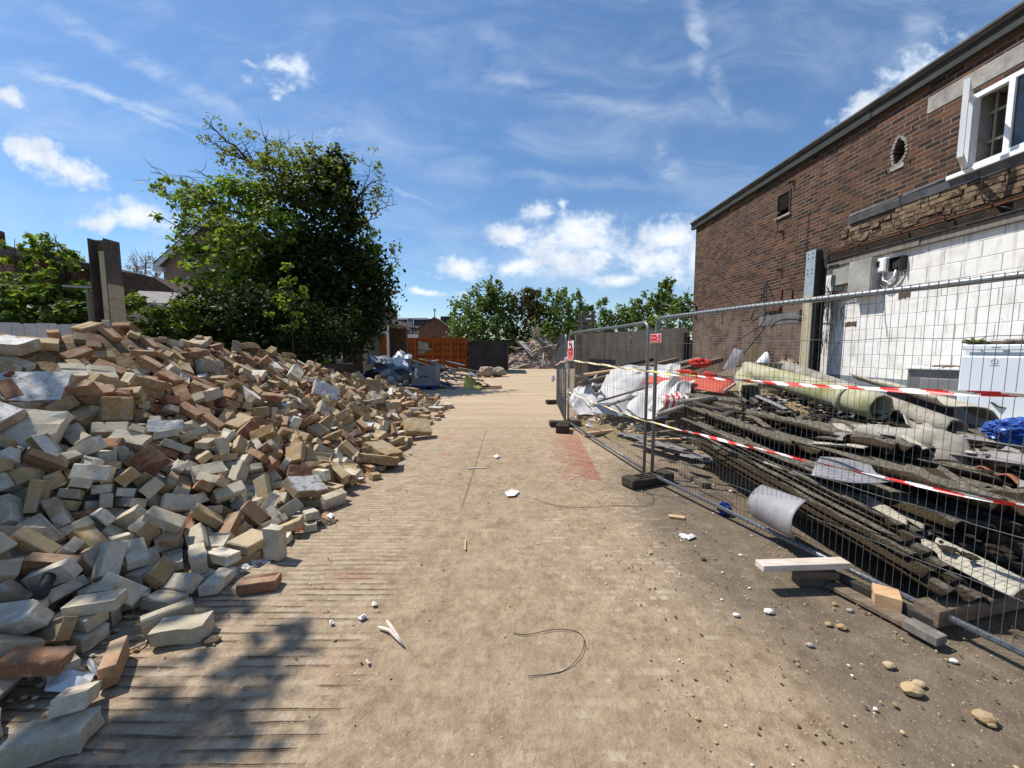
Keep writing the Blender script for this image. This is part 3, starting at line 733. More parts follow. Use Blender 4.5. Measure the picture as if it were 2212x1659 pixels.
-996,3435,23,304,397,0,0,-1958,1592,400,77,-162,-369,0,-1676,1563,217,-248,-316,-297,3,-1490,1103,111,267,381,-181,0,-1579,1565,180,-47,111,482,0,-1123,4546,77,0,0,480,0,-1515,1266,140,224,
149,276,0,-2337,3097,699,-339,95,119,0,-1668,3945,290,252,-128,177,2,-2405,2850,781,101,-156,-311,3,-1003,3658,99,-183,158,-429,2,-1619,1583,238,135,256,-176,4,-1753,3638,318,363,260,-114,4,
-2240,5640,448,296,-212,-170,0,-1835,2115,391,304,-325,224,1,-2598,3445,873,-46,-40,-479,3,-1282,1244,24,-482,-134,0,0,-1695,1279,219,81,-94,-484,0,-2966,2266,759,-464,53,-171,0,-1436,1483,
52,-349,256,-64,7,-2353,2529,758,-139,91,-393,0,-1304,1441,19,0,0,-469,3,-2395,4605,656,163,437,179,0,-1194,1953,57,-283,-39,243,0,-1842,4156,399,-181,427,187,3,-1857,5826,270,125,-403,-216,
3,-1706,2987,305,-88,356,-205,2,-2271,4585,554,17,33,-494,0,-1130,3859,95,-60,210,-205,1,-1512,1990,320,427,-237,-72,3,-1730,5630,233,52,106,92,1,-1594,1529,155,258,-411,116,4,-1122,4842,67,
438,-193,45,3,-2136,2838,586,72,239,131,4,-1760,3992,288,-119,389,274,0,-1513,3062,240,-178,-167,-357,0,-1431,3608,238,-58,484,-15,0,-1393,1212,52,-154,-29,383,7,-2420,4026,683,49,-469,17,0,
-1853,3039,440,354,307,171,0,-1349,1515,63,249,-32,-206,0,-1703,1508,297,-78,131,445,0,-1499,6168,140,36,-49,-488,1,-2151,4767,464,10,85,-448,4,-1251,2803,108,-135,119,-79,2,-1323,3584,149,
62,-60,-446,2,-1479,3473,236,84,-163,457,3,-2826,3135,834,199,429,61,3,-1910,5755,240,-104,128,367,1,-2631,3411,844,357,347,-41,1,-2093,2334,572,410,248,-66,3,-2029,3657,418,-469,-75,152,1,
-1722,1403,261,223,-120,-431,0,-1940,2485,531,243,202,240,0,-1565,5271,152,-256,-413,106,0,-887,4672,19,0,0,63,0,-2338,5041,503,50,-266,389,3,-1604,3461,257,81,-439,161,3,-1147,4634,59,-337,
-109,-55,2,-1663,1386,217,-156,-471,51,0,-2619,4158,798,320,157,130,0,-1408,1774,140,-33,137,-480,0,-1692,3718,295,181,-98,-10,0,-1276,4093,155,375,-311,54,2,-1698,2435,381,-241,-395,-75,2,
-2660,4304,787,-465,79,-32,3,-1865,4051,381,-217,99,405,0,-2289,4177,622,-206,28,-397,3,-2405,3042,745,6,-474,12,0,-1933,3463,360,-139,-456,69,2,-1740,2658,373,-28,-66,245,0,-2440,3452,732,
-167,-5,-471,0,-1797,3656,363,-198,-34,16,3,-1312,5487,58,301,0,-136,5,-1940,5306,368,157,294,356,2,-2864,4864,450,313,349,62,5,-1507,6156,92,-60,-13,280,1,-1785,4482,313,-94,-55,191,2,
-1212,4530,87,303,-182,-182,0,-1227,6120,30,6,-347,-360,3,-2411,4717,637,27,-480,-104,3,-1958,5784,271,263,390,-53,7,-2091,3058,563,-155,-379,108,3,-1773,3904,311,292,365,125,0,-1815,5189,
333,52,-310,-301,0,-1581,2394,324,12,-16,449,0,-1708,3840,301,20,463,64,0,-2437,5062,560,-166,33,-391,0,-1785,1441,304,-213,-301,-325,0,-2177,3643,527,305,-358,-120,1,-2688,4583,679,-2,-146,
-266,7,-1060,2643,18,-293,198,-198,4,-1637,2526,281,496,54,21,0,-1747,5557,211,36,115,-483,4,-2703,4069,822,58,-105,159,0,-1132,2460,68,87,-413,-89,3,-1241,5398,47,80,-170,-382,0,-2400,4461,
613,147,66,454,3,-1820,5341,211,-101,98,-354,3,-1468,2651,231,-115,-140,-448,0,-1620,3772,272,-128,-141,185,0,-1625,4105,259,-465,-169,-75,0,-1550,2160,301,-317,7,260,2,-1391,2403,196,-17,
-467,69,3,-1874,3129,416,-435,137,-71,3,-1663,1323,157,462,-122,-145,2,-2091,3509,462,-154,-1,-470,0,-2056,4795,369,-169,80,200,0,-2073,3344,480,105,114,415,0,-1837,2550,401,-15,8,451,0,
-2171,1726,532,33,177,-411,0,-1678,4132,298,-427,-116,-205,0,-1007,3288,19,51,497,0,0,-1612,1396,171,-11,-52,-81,3,-1471,5813,119,-326,-343,-155,2,-1402,6307,77,0,0,-471,0,-2240,4872,488,
-129,-433,193,0,-1261,6518,34,-392,231,-105,0,-1362,5289,30,31,-352,-352,0,-1689,3763,283,191,-143,111,3,-1859,5451,226,-126,-343,-331,0,-1701,2272,300,427,-24,89,0,-1723,1321,240,299,385,
-65,0,-1928,2243,417,-131,100,-420,0,-2605,4553,702,284,140,97,0,-1575,2538,243,81,492,-34,0,-1804,1617,346,2,24,338,0,-1267,2009,57,82,487,45,3,-2474,5323,518,475,69,-139,0,-1342,5340,61,
-129,62,282,1,-2217,2447,670,197,-349,294,0,-1930,4998,341,-97,479,-23,3,-1844,4005,340,-140,395,264,4,-1353,2902,111,13,-267,391,0,-2220,5176,420,-46,477,-53,4,-2157,4198,550,-112,112,-307,
1,-1816,2609,371,236,260,336,0,-1616,3914,272,287,-381,-112,1,-875,4479,19,422,268,0,3,-1871,4228,398,28,173,-150,0,-1492,1792,226,222,-4,-331,3,-1544,4806,169,-324,-380,12,3,-1736,3508,341,
-452,-44,164,0,-1303,4303,118,-48,-49,-89,4,-2558,5418,525,60,-50,427,0,-1399,5289,103,-459,-12,-99,7,-2793,4734,546,-349,-49,-192,3,-2016,4879,346,157,-436,176,0,-2267,1817,575,36,139,-30,
0,-1336,996,51,198,-237,-369,0,-2080,6162,327,449,-176,65,5,-1807,3228,350,194,-427,40,1,-2381,4525,663,-136,382,161,1,-981,3145,19,-497,55,0,3,-1297,6646,33,185,301,301,0,-2369,4638,617,
-73,-20,-90,3,-1730,6049,156,-34,287,346,1,-1706,5064,210,-142,186,378,3,-1862,2742,406,467,60,-169,1,-2046,3443,441,-361,-310,137,3,-1404,1488,140,-141,51,-439,0,-1205,3467,116,-300,-229,
-16,3,-1426,5935,106,-209,285,-286,3,-1238,5971,24,467,179,0,4,-1493,2349,215,262,415,-90,0,-1705,1881,352,454,-99,-5,0,-2411,4278,669,-439,125,126,0,-1093,3527,77,-26,158,-180,0,-1704,5181,
166,348,-114,250,0,-1748,1965,395,72,-323,247,3,-1761,4237,330,187,-388,-206,4,-2015,4434,407,52,6,-296,2,-2099,2421,582,387,-314,-35,0,-1003,2408,19,0,0,-211,3,-1143,3404,54,-145,-466,110,
0,-2744,3120,879,293,-195,-196,1,-917,4915,19,-407,-290,0,0,-1331,2959,146,153,-221,245,0,-1924,1400,443,280,366,-170,2,-2286,3539,612,116,129,304,0,-2236,4552,507,-313,25,173,2,-2088,2927,
552,-88,-87,-21,3,-1226,2939,107,-374,-331,0,2,-1245,1656,56,0,0,-50,2,-1308,3788,159,-355,303,-118,3,-1542,1994,217,-140,97,-429,2,-1461,2754,212,-148,-455,12,0,-1970,2386,478,54,-331,332,
0,-1291,1834,57,-24,459,14,7,-1735,2697,410,241,-431,75,0,-1068,4174,66,0,0,-369,0,-2752,4552,650,49,-170,-322,1,-2317,3310,671,-39,148,461,3,-955,5300,33,7,353,353,3,-1717,2318,299,415,119,
1,3,-1194,2375,85,9,477,151,3,-1539,2406,257,24,-389,-304,3,-1067,2775,24,485,-122,0,0,-3035,3274,642,-389,254,-167,7,-1944,2286,490,-193,-87,259,0,-1555,2720,260,57,110,-269,7,-2630,2786,
908,210,-305,-221,0,-1048,2200,19,-375,-331,0,0,-1582,2014,318,183,-431,-100,0,-886,526,19,431,253,0,0,-2019,1287,398,-157,47,-470,4,-2672,1867,793,299,-399,-29,3,-1320,1924,55,-473,-63,-66,
0,-1536,885,115,-36,133,-57,1,-2151,1578,573,-89,-458,-163,3,-2423,1500,682,89,177,447,0,-2698,1745,818,-61,-339,-344,0,-1754,1228,247,-59,-23,492,3,-2375,1579,660,288,40,302,0,-1655,1109,
199,-170,444,147,3,-2353,1677,691,51,-139,472,4,-2538,1555,761,-3,9,-415,3,-2701,1641,800,-320,-68,123,0,-927,4234,19,-387,-316,0,0,-1727,868,292,-141,-80,114,1,-2294,1620,574,-344,-267,-56,
4,-2281,1495,610,-200,420,183,7,-1035,1709,15,-36,-499,1,0,-1322,599,80,143,-16,-478,0,-1508,976,142,-46,448,-205,0,-1689,944,252,-108,-361,327,3,-1049,2084,24,-70,-495,0,0,-1723,999,250,
-68,-368,324,2,-2162,2689,590,-169,54,-417,5,-910,5520,30,307,395,0,0,-2363,1401,656,92,-37,-490,0,-1166,577,30,351,-44,-44,0,-1301,662,50,98,77,-475,0,-2348,1599,607,140,145,393,0,-1265,
729,19,-454,-208,0,1,-1340,727,39,-166,-45,273,0,-1245,526,47,-411,246,-129,3,-2169,1524,545,-93,-472,-128,0,-1132,440,30,-317,-156,156,3,-1958,1085,359,-8,-265,-364,0,-1290,908,33,-163,31,
-88,4,-1568,2442,241,-352,168,213,0,-1794,2664,397,-482,105,-72,3,-2871,2032,799,-468,-66,-159,4,-1931,1296,430,-251,-362,55,4,-2271,1389,603,219,-419,-147,3,-2070,1243,456,-354,315,-59,0,
-2207,1475,510,483,6,-125,0,-2415,1689,645,-475,-28,147,0,-1689,1105,240,-461,158,-107,3,-2437,1573,700,54,190,418,1,-2667,1840,831,-481,131,31,0,-1293,807,19,-268,422,0,0,-1569,931,187,149,
-168,-436,3,-2104,2681,548,-418,-212,165,0,-1181,633,19,0,0,495,3,-2045,1278,534,144,-417,6,4,-1539,1890,178,-22,330,335,0,-2071,1431,507,77,417,245,0,-1689,847,276,83,-122,-468,2,-1879,
3514,354,-411,35,-13,0,-2837,1890,816,-276,-359,-212,0,-2022,1145,439,150,-417,-66,0,-1417,822,96,-136,205,-203,1,-1662,924,189,-144,-9,-470,0,-1931,1206,379,-76,-186,448,4,-1440,712,161,
-63,-418,3,0,-1595,919,233,16,-99,311,3,-1750,1186,373,210,52,-9,1,-1507,744,220,166,257,-359,0,-1345,752,70,58,466,-91,0,-1011,382,30,118,333,333,4,-2093,1225,539,-221,-389,205,0,-1314,825,
56,0,0,23,0,-1406,1722,38,83,91,325,7,-1825,2181,385,60,196,116,0,-1489,916,142,-111,-432,-207,0,-1889,1103,389,82,-227,395,0,-1456,838,173,-3,-68,-456,0,-1491,789,99,0,140,81,0,-1709,1089,
375,48,-429,-97,0,-1591,1030,172,-55,-103,439,0,-1112,2289,72,-419,207,73,4,-986,4023,67,0,0,-276,0,-1372,1708,61,-464,-139,118,0,-1747,1195,301,-429,-135,-69,0,-2681,1932,864,28,-68,-429,0,
-1523,858,153,-72,-477,-55,4,-1997,2304,480,10,157,-47,0,-1497,898,198,123,-465,-109,0,-1847,1021,397,136,-57,-426,0,-1357,880,113,-269,-78,-366,0,-1362,629,137,-10,256,-289,0,-1573,3754,
269,186,-213,-389,0,-1448,990,92,141,31,-102,0,-1237,2283,126,-9,198,459,2,-2577,1825,782,-166,-190,306,0,-1486,827,212,3,-62,-480,0,-1351,674,78,-155,92,462,0,-1041,565,19,0,0,-393,2,-1684,
871,230,-190,-448,-105,0,-1679,1054,303,200,-19,47,0,-1267,618,59,-149,358,312,0,-1382,670,110,111,-125,-424,0,-1375,800,117,325,-275,-154,0,-2448,1709,730,144,-119,-462,0,-1226,719,56,-240,
-438,0,2,-2516,1657,734,175,18,-265,0,-1748,998,355,-124,-417,-240,2,-1699,1152,311,-26,-453,-208,3,-2227,1266,576,340,-297,-206,0,-1527,833,259,-275,-418,9,0,-1818,1300,345,53,-122,-271,3,
-1641,987,297,95,275,133,0,-1177,2068,91,-370,-221,198,1,-1260,2426,137,351,-73,-322,0,-2070,1380,523,-456,73,-105,0,-1793,964,315,337,155,-224,3,-1906,1249,451,-20,-440,-75,0,-1561,1016,
247,294,-325,18,3,-2444,1430,724,-98,456,-100,4,-3167,2845,588,-445,108,-200,0,-1999,1100,411,-417,-155,221,0,-2522,1717,767,-225,19,83,0,-1815,1022,324,488,37,-101,5,-2945,3699,672,255,389,
64,0,-1252,2473,118,-433,68,8,0,-1607,807,269,35,-423,124,2,-1676,2045,356,-433,174,180,0,-1760,1041,354,-104,-423,-242,0,-1618,1004,209,146,-8,-217,0,-1985,1183,380,-377,258,1,7,-1730,1185,
194,-185,387,-15,0,-1869,1301,464,-198,-134,-439,]
# ------------------------------------------------------------------ the heap of bricks on the left
TYPES = [('whole_brick', .24, .115, .073), ('half_brick', .125, .115, .073), ('bat', .17, .115, .073), ('mortared_brick', .26, .13, .093),
         ('bonded_bricks', .25, .24, .088), ('slab', .44, .235, .115), ('wide_slab', .50, .36, .11), ('fragment', .085, .068, .055)]
FOOT = [(0, -2.2), (1.66, -2.45), (2.6, -2.62), (3.3, -2.52), (5, -2.45), (8, -2.75), (10, -2.9), (12, -2.95), (12.8, -3.3)]
RZ = [(0, 1.4), (2.5, 1.48), (3.9, 1.56), (4.9, 1.86), (6.5, 1.68), (8.5, 1.5), (10.7, .95), (12, .65), (12.9, .25)]
RX = [(0, -5.0), (4, -5.2), (8.5, -5.1), (10.7, -4.9), (12.2, -4.4), (13, -4.0)]


def tab(t, y):
    if y <= t[0][0]: return t[0][1]
    for (a, va), (b, vb) in zip(t, t[1:]):
        if y <= b: return va + (vb - va) * (y - a) / (b - a)
    return t[-1][1]


def heap_z(x, y):
    f = tab(FOOT, y); r = tab(RX, y); z = tab(RZ, y)
    t = (f - x) / (f - r)
    if t <= 0: h = -.12 + .3 * t
    elif t < 1: h = z * (t ** 1.12) - .12 * (1 - t)
    else: h = z - max(0, t - 1.15) * z * 1.3
    if y > 12.2: h -= (y - 12.2) * .7
    if t > 0: h += .10 * nz(x * 1.1, y * 1.1, 3) * min(1, max(0, t * 3))
    return h


def brick_mat(name, lo, mid, hi, mortar, mort_amt=.5, white_top=False):
    m, nt, b = new_mat(name)
    g = nt.node('ShaderNodeNewGeometry')
    tc = nt.node('ShaderNodeTexCoord')
    oi = nt.node('ShaderNodeObjectInfo')
    r = nt.math('FRACT', nt.math('ADD', g.outputs['Random Per Island'], oi.outputs['Random']))
    va = nt.node('ShaderNodeVectorMath', operation='ADD')
    nt.put(va.inputs[0], tc.outputs['Object']); nt.put(va.inputs[1], nt.comb(nt.math('MULTIPLY', r, 37), nt.math('MULTIPLY', r, 91), r))
    P = va.outputs[0]
    c = nt.ramp(r, [(0, lo), (.5, mid), (1, hi)])
    n1 = nt.noise(P, 9, 6, .65); n2 = nt.noise(P, 45, 5, .7); n3 = nt.noise(P, 4.0, 4, .6)
    hv = nt.node('ShaderNodeHueSaturation'); nt.put(hv.inputs['Color'], c)
    nt.put(hv.inputs['Value'], nt.math('MULTIPLY_ADD', n2, .9, .55))
    c = hv.outputs[0]
    c = nt.mix(nt.math('MULTIPLY', nt.smooth(n1, .49, .58), mort_amt * 1.25), c, mortar)
    c = nt.mix(nt.math('MULTIPLY', nt.smooth(nt.noise(P, 22, 4, .6), .58, .66), .45), c, tuple(min(.7, v * 1.5) for v in mortar))
    c = nt.mix(nt.math('MULTIPLY', nt.smooth(n3, .46, .30), .40), c, (.12, .085, .055))
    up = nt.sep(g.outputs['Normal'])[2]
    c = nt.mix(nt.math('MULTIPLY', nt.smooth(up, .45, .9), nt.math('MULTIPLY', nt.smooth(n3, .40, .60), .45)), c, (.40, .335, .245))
    if white_top:
        nn = nt.sep(tc.outputs['Normal'])[2]
        mk = nt.math('MULTIPLY', nt.smooth(nn, .6, .85), nt.smooth(nt.noise(P, 14, 5, .65), .36, .46))
        c = nt.mix(mk, c, nt.ramp(n2, [(.3, (.42, .40, .37)), (.6, (.64, .63, .61))]))
    nt.put(b.inputs['Base Color'], c)
    b.inputs['Roughness'].default_value = .93
    b.inputs['Specular IOR Level'].default_value = .15
    nt.put(b.inputs['Normal'], nt.bump(nt.math('ADD', nt.math('MULTIPLY', n1, .6), nt.math('MULTIPLY', n2, .5)), .55, .006))
    return m


M_BRICK = [
    brick_mat('pale_grey_brick', (.39, .35, .265), (.52, .475, .38), (.65, .61, .52), (.41, .325, .21), .40),
    brick_mat('buff_brick', (.27, .175, .078), (.37, .255, .125), (.45, .345, .20), (.36, .31, .23), .42),
    brick_mat('red_brick', (.17, .070, .042), (.27, .13, .072), (.37, .225, .13), (.36, .27, .17), .36),
    brick_mat('plastered_brick', (.26, .19, .11), (.33, .26, .17), (.40, .33, .24), (.40, .38, .34), .6, True)]


def bonded_shape(t, v):
    """bricks still held together by their mortar"""
    n, L, W, Hh = TYPES[t]
    g = random.Random(t * 17 + v)
    random.seed(t * 91 + v)
    k = MB()
    k.box((0, 0, 0), (L * .93, W * .93, Hh * .86), bev=.008, jit=.006)
    nx, ny, nzz = {4: (1, 2, 1), 5: (2, 2, 1), 6: (2, 3, 1)}[t]
    bx, by, bz = L / nx - .010, W / ny - .010, Hh / nzz
    for i in range(nx):
        for j in range(ny):
            sh = (.25 * L / nx if (j % 2 and nx > 1) else 0) * (1 if i == 0 else -1)
            if v >= 2 and i == nx - 1 and j == ny - 1: continue
            ln = bx * g.uniform(.86, 1.0)
            k.box(((i + .5) * L / nx - L / 2 + g.uniform(-.006, .006), (j + .5) * W / ny - W / 2, g.uniform(-.004, .004)), (ln, by * .96, bz * g.uniform(.9, 1.0)),
                  Euler((g.gauss(0, .035), g.gauss(0, .035), g.gauss(0, .05))), bev=.007, jit=.007)
    return k.fix(k.mesh(n))


def brick_shape(t, v):
    """variant v of brick type t, centred"""
    if t in (4, 5) and v > 0 or t == 6 and v == 1: return bonded_shape(t, v)
    n, L, W, Hh = TYPES[t]
    g = random.Random(t * 31 + v * 7 + 1)
    bm = bmesh.new()
    bmesh.ops.create_cube(bm, size=1.0)
    for p in bm.verts: p.co = Vector((p.co.x * L, p.co.y * W, p.co.z * Hh))
    if t in (0, 1, 2) and v not in (2, 4):
        top = [f for f in bm.faces if f.normal.z > .9][0]
        r = bmesh.ops.inset_region(bm, faces=[top], thickness=.020, depth=0)
        bmesh.ops.translate(bm, verts=top.verts[:], vec=(0, 0, -.014))
        for p in top.verts: p.co.x *= .93; p.co.y *= .86
    if t in (1, 2, 7) or (t == 0 and v in (1, 4)):
        # a snapped end
        for p in bm.verts:
            if p.co.x > L * .3:
                p.co.x += g.uniform(-.022, .010); p.co.y += g.uniform(-.006, .006)
    if t >= 3 and t != 7:
        bmesh.ops.subdivide_edges(bm, edges=bm.edges[:], cuts=3 if t < 5 else 4, use_grid_fill=True)
        a = {3: .009, 4: .010, 5: .013, 6: .014}[t]
        for p in bm.verts:
            q = p.co * 11 + Vector((v * 9.1, t * 5.3, 0))
            d = Vector((mnoise.noise(q), mnoise.noise(q + Vector((7, 0, 0))), mnoise.noise(q + Vector((0, 9, 0)))))
            e = sum(abs(abs(c) - h / 2) < 1e-4 for c, h in zip(p.co, (L, W, Hh)))
            p.co += d * a * (1.5 if e >= 2 else .8)
            if e >= 2: p.co *= 1 - g.uniform(0, .025)
        if t in (5, 6) and v == 1:
            bmesh.ops.bisect_plane(bm, geom=bm.verts[:] + bm.edges[:] + bm.faces[:], plane_co=(L * .22, 0, 0), plane_no=(1, .7, .2), clear_outer=True)
            ed = [e for e in bm.edges if e.is_boundary]
            bmesh.ops.holes_fill(bm, edges=ed, sides=0)
    else:
        bmesh.ops.bevel(bm, geom=[e for e in bm.edges if e.calc_length() > .02], offset=.0045 if t < 3 else .006, segments=1, affect='EDGES', clamp_overlap=True)
        for p in bm.verts:
            p.co += Vector((g.gauss(0, .0018), g.gauss(0, .0018), g.gauss(0, .0018)))
        for q in range(3 if t < 3 else 1):
            cn = Vector((g.choice((-1, 1)) * L / 2, g.choice((-1, 1)) * W / 2, g.choice((-1, 1)) * Hh / 2))
            for p in bm.verts:
                d = (p.co - cn).length
                if d < .03: p.co -= cn.normalized() * g.uniform(.004, .016) * (1 - d / .03) + Vector((0, 0, g.uniform(-.003, .003)))
    bmesh.ops.recalc_face_normals(bm, faces=bm.faces[:])
    me = bpy.data.meshes.new(n)
    bm.to_mesh(me); bm.free()
    return me


NV = 5
SHAPES = {(t, v): brick_shape(t, v) for t in range(8) for v in range(NV)}
SHAPE_C = {}
for (t, v), me in SHAPES.items():
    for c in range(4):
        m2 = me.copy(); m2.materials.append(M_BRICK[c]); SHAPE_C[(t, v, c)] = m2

pv = np.array(PILE).reshape(-1, 7)      # type, place in 2 mm steps, turn as a quaternion in 500ths
npile = len(pv)

COLN = ['pale grey', 'buff', 'red', 'white-faced']
KINDN = ['whole brick', 'half brick', 'part brick', 'mortar-caked brick', 'bonded brick pair', 'long masonry chunk', 'broad masonry chunk', 'brick fragment']
KINDO = ['brick', 'half_brick', 'part_brick', 'mortared_brick', 'bonded_bricks', 'masonry_chunk', 'masonry_chunk', 'brick_fragment']
LAND = [(2.1, 'beside the torn paper'), (2.75, 'by the cable loop'), (3.5, 'behind the spilt lime'), (4.6, 'above the red crumbs'),
        (6.2, 'behind the dark mud'), (8.6, 'by the slab joint'), (10.6, 'nearing the box pallet'), (99, 'nearest the box pallet')]
BANDS = [(.14, 'at the foot'), (.34, 'low down'), (.6, 'mid-slope'), (.85, 'high up'), (9, 'on the crest')]


def pose_word(q):
    up = q.inverted() @ Vector((0, 0, 1))
    a = [abs(up.x), abs(up.y), abs(up.z)]
    d = q @ Vector((1, 0, 0))
    if a[0] > .75: return 'standing on end'
    if a[0] > .42: return 'tipped steeply'
    lay = 'lying flat' if a[2] > .86 else 'on its side' if a[1] > .8 else 'tilted'
    if abs(d.y) > .8 * math.hypot(d.x, d.y): return lay + ' lengthwise'
    return lay + (' crosswise' if abs(d.x) > .8 * math.hypot(d.x, d.y) else ' askew')


crng = random.Random(3)
rest_v, rest_f, rest_m = [], [], []
seen_lab = {}
for k in range(npile):
    t = int(pv[k, 0]); x, y, z = [float(c) / 500 for c in pv[k, 1:4]]
    qx, qy, qz = [float(c) / 500 for c in pv[k, 4:7]]
    qw = math.sqrt(max(0, 1 - qx * qx - qy * qy - qz * qz))
    q = Quaternion((qw, qx, qy, qz))
    near = max(0.0, min(1.0, (4.7 - y) / 1.3)) * max(0.0, min(1.0, (1.25 - z) / .4))
    u = crng.random()
    if crng.random() < near: c = 0 if u < .70 else 1 if u < .86 else 2 if u < .93 else 3
    else:
        hi = max(0, min(1, (z - .8) / .9))
        c = 0 if u < .10 else 1 if u < .56 - .14 * hi else 2 if u < .91 - .02 * hi else 3
    if t >= 5 and t < 7: c = 1 if u < .45 else 0 if u < .7 else 3
    v = crng.randrange(NV)
    if k < 300:
        o = bpy.data.objects.new(KINDO[t], SHAPE_C[(t, v, c)])
        COL.objects.link(o)
        o.location = (x, y, z); o.rotation_mode = 'QUATERNION'; o.rotation_quaternion = q
        f, r = tab(FOOT, y), tab(RX, y)
        hgt = (f - x) / (f - r)
        land = next(w for lim, w in LAND if y < lim)
        band = next(w for lim, w in BANDS if hgt < lim)
        lab = f'{COLN[c]} {KINDN[t]} {pose_word(q)} {band} {land}'
        tag(o, lab, 'brick' if t != 5 and t != 6 else 'masonry', f'{COLN[c]} {KINDN[t]}s of the heap {land}')
    else:
        me = SHAPES[(t, v)]
        M = Matrix.Translation((x, y, z)) @ q.to_matrix().to_4x4()
        b0 = len(rest_v)
        rest_v += [tuple(M @ p.co) for p in me.vertices]
        for p in me.polygons:
            rest_f.append([b0 + i for i in p.vertices]); rest_m.append(c)
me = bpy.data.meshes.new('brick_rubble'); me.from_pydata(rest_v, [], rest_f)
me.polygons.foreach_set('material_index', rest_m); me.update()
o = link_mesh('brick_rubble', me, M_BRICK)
tag(o, 'heaped mixed bricks and bats filling the slopes of the brick heap', 'brick rubble', kind='stuff')

# body of the heap, with broken bits and grit lying in its gaps
M_RUBBLE = simple('rubble_soil', [(.28, (.07, .045, .027)), (.5, (.17, .115, .065)), (.72, (.30, .215, .125))], 11, .95, .9, .03, fine=(3.5, .6, (.34, .26, .16)))
mb = MB()


def heap_pt(u, v):
    x = -7.6 + u * 6.2; y = -.3 + v * 14.2
    return (x, y, heap_z(x, y) + .018 * nz(x * 7, y * 7))


mb.grid(heap_pt, 90, 190)
mb.add([], [])
g = random.Random(8)
for k in range(3800):
    y = g.uniform(.9, 13.2); f = tab(FOOT, y)
    t = abs(g.gauss(0, .5)) if k % 3 else g.uniform(-.10, .12)
    x = f - t * 2.6 + (g.uniform(0, .25) if k % 3 == 0 else 0)
    hz = max(heap_z(x, y), 0)
    s = g.uniform(.006, .020) if k % 5 or k % 3 == 0 else g.uniform(.02, .045)
    random.seed(k)
    mb.rock((x, y, hz + s * .3), s, 1 + g.choice([0, 0, 1, 1, 1, 2]), (1.25, .9, .7), .36, 1 if s > .014 else 0)
o = mb.build('heap_rubble', [M_RUBBLE] + M_BRICK[:3])
tag(o, 'buff mortar grit and broken bits between the heaped bricks', 'rubble', kind='stuff')

# the few big lumps one can tell apart, lying on the slope
def on_heap(px, py, lift):
    d = ray(px, py); Y = 1.2
    while Y < 14:
        p = at(px, py, Y)
        if p.z < heap_z(p.x, p.y) + lift: return p
        Y += .02
    return p


for (px, py, lift, t, v, c, rot, lab) in [
    (62, 842, .24, 6, 0, 3, (.75, .05, .55), 'largest white-plastered masonry chunk tipped on the left edge of the heap'), (38, 930, .26, 6, 2, 0, (.85, .15, .45), 'long grey masonry chunk leaning against the white-plastered one at left'),
    (155, 890, .2, 6, 3, 1, (.35, .15, .1), 'buff masonry chunk lying flat right of the two leaning ones'), (10, 745, .16, 5, 0, 3, (.3, .1, .2), 'white-topped chunk at the left edge near the pale wall'),
    (535, 1098, .20, 6, 2, 3, (.75, .35, -.5), 'white painted square chunk low on the heap above the red crumbs'), (505, 1000, .18, 5, 3, 1, (.3, .1, .1), 'long buff chunk lying crosswise low on the heap'), (425, 1010, .2, 5, 0, 0, (.4, .35, -.5), 'long grey chunk slanting down beside the crosswise buff one'),
    (255, 1150, .17, 6, 4, 3, (.6, .2, .3), 'white plastered chunk among the pale bricks near the foot')]:
    o = bpy.data.objects.new('masonry_chunk', SHAPE_C[(t, v, c)]); COL.objects.link(o)
    o.location = on_heap(px, py, lift); o.rotation_euler = rot
    tag(o, lab, 'masonry', kind='thing')

# loose things lying on or in the heap
M_RCHIP = simple('crushed_red_brick', [(.3, (.20, .055, .028)), (.6, (.30, .10, .055)), (.8, (.36, .16, .09))], 25, .95, .5, .01)
M_LIME = simple('crumbled_lime', [(.3, (.50, .48, .46)), (.7, (.78, .77, .76))], 25, .95, .5, .01)
M_MUD = simple('dry_mud', [(.3, (.075, .058, .04)), (.7, (.17, .135, .095))], 25, .95, .6, .01)


def crumbs(name, label, cat, mat, pts, n, sz, seed, squash=(1.2, 1, .7)):
    g = random.Random(seed); mb = MB()
    for k in range(n):
        (x, y, rx, ry) = g.choice(pts)
        a, r = g.uniform(0, 6.28), abs(g.gauss(0, .45))
        s = g.uniform(*sz) * (1 if g.random() < .9 else 1.8)
        px, py = x + rx * r * math.cos(a), y + ry * r * math.sin(a)
        random.seed(k + seed * 1000)
        mb.rock((px, py, s * .25), s, 0, squash, .35, 0)
    o = mb.build(name, mat)
    tag(o, label, cat, kind='stuff')


def gl(*pix): return [(*gnd(px, py)[:2], rx, ry) for px, py, rx, ry in pix]


crumbs('red_brick_crumbs', 'crushed red brick crumbs spilt along the foot of the heap', 'rubble', M_RCHIP, gl((720, 1070, .16, .3), (690, 1100, .2, .25), (640, 1140, .16, .2), (600, 1170, .15, .15), (760, 1040, .12, .25), (880, 910, .25, .5), (905, 880, .3, .6)), 900, (.005, .016), 2)
crumbs('lime_crumbs', 'crumbled white lime spilt at the foot of the heap', 'lime', M_LIME, gl((530, 1222, .17, .12), (505, 1235, .14, .1), (560, 1212, .12, .1), (1105, 1065, .09, .1), (830, 945, .15, .2), (1480, 1160, .05, .05)), 520, (.004, .014), 3)
crumbs('mud_clods', 'dark crumbly mud lying beside the heap', 'mud', M_MUD, gl((850, 988, .26, .2), (815, 995, .2, .2), (690, 1128, .16, .12), (455, 1385, .02, .02)), 700, (.006, .018), 4)

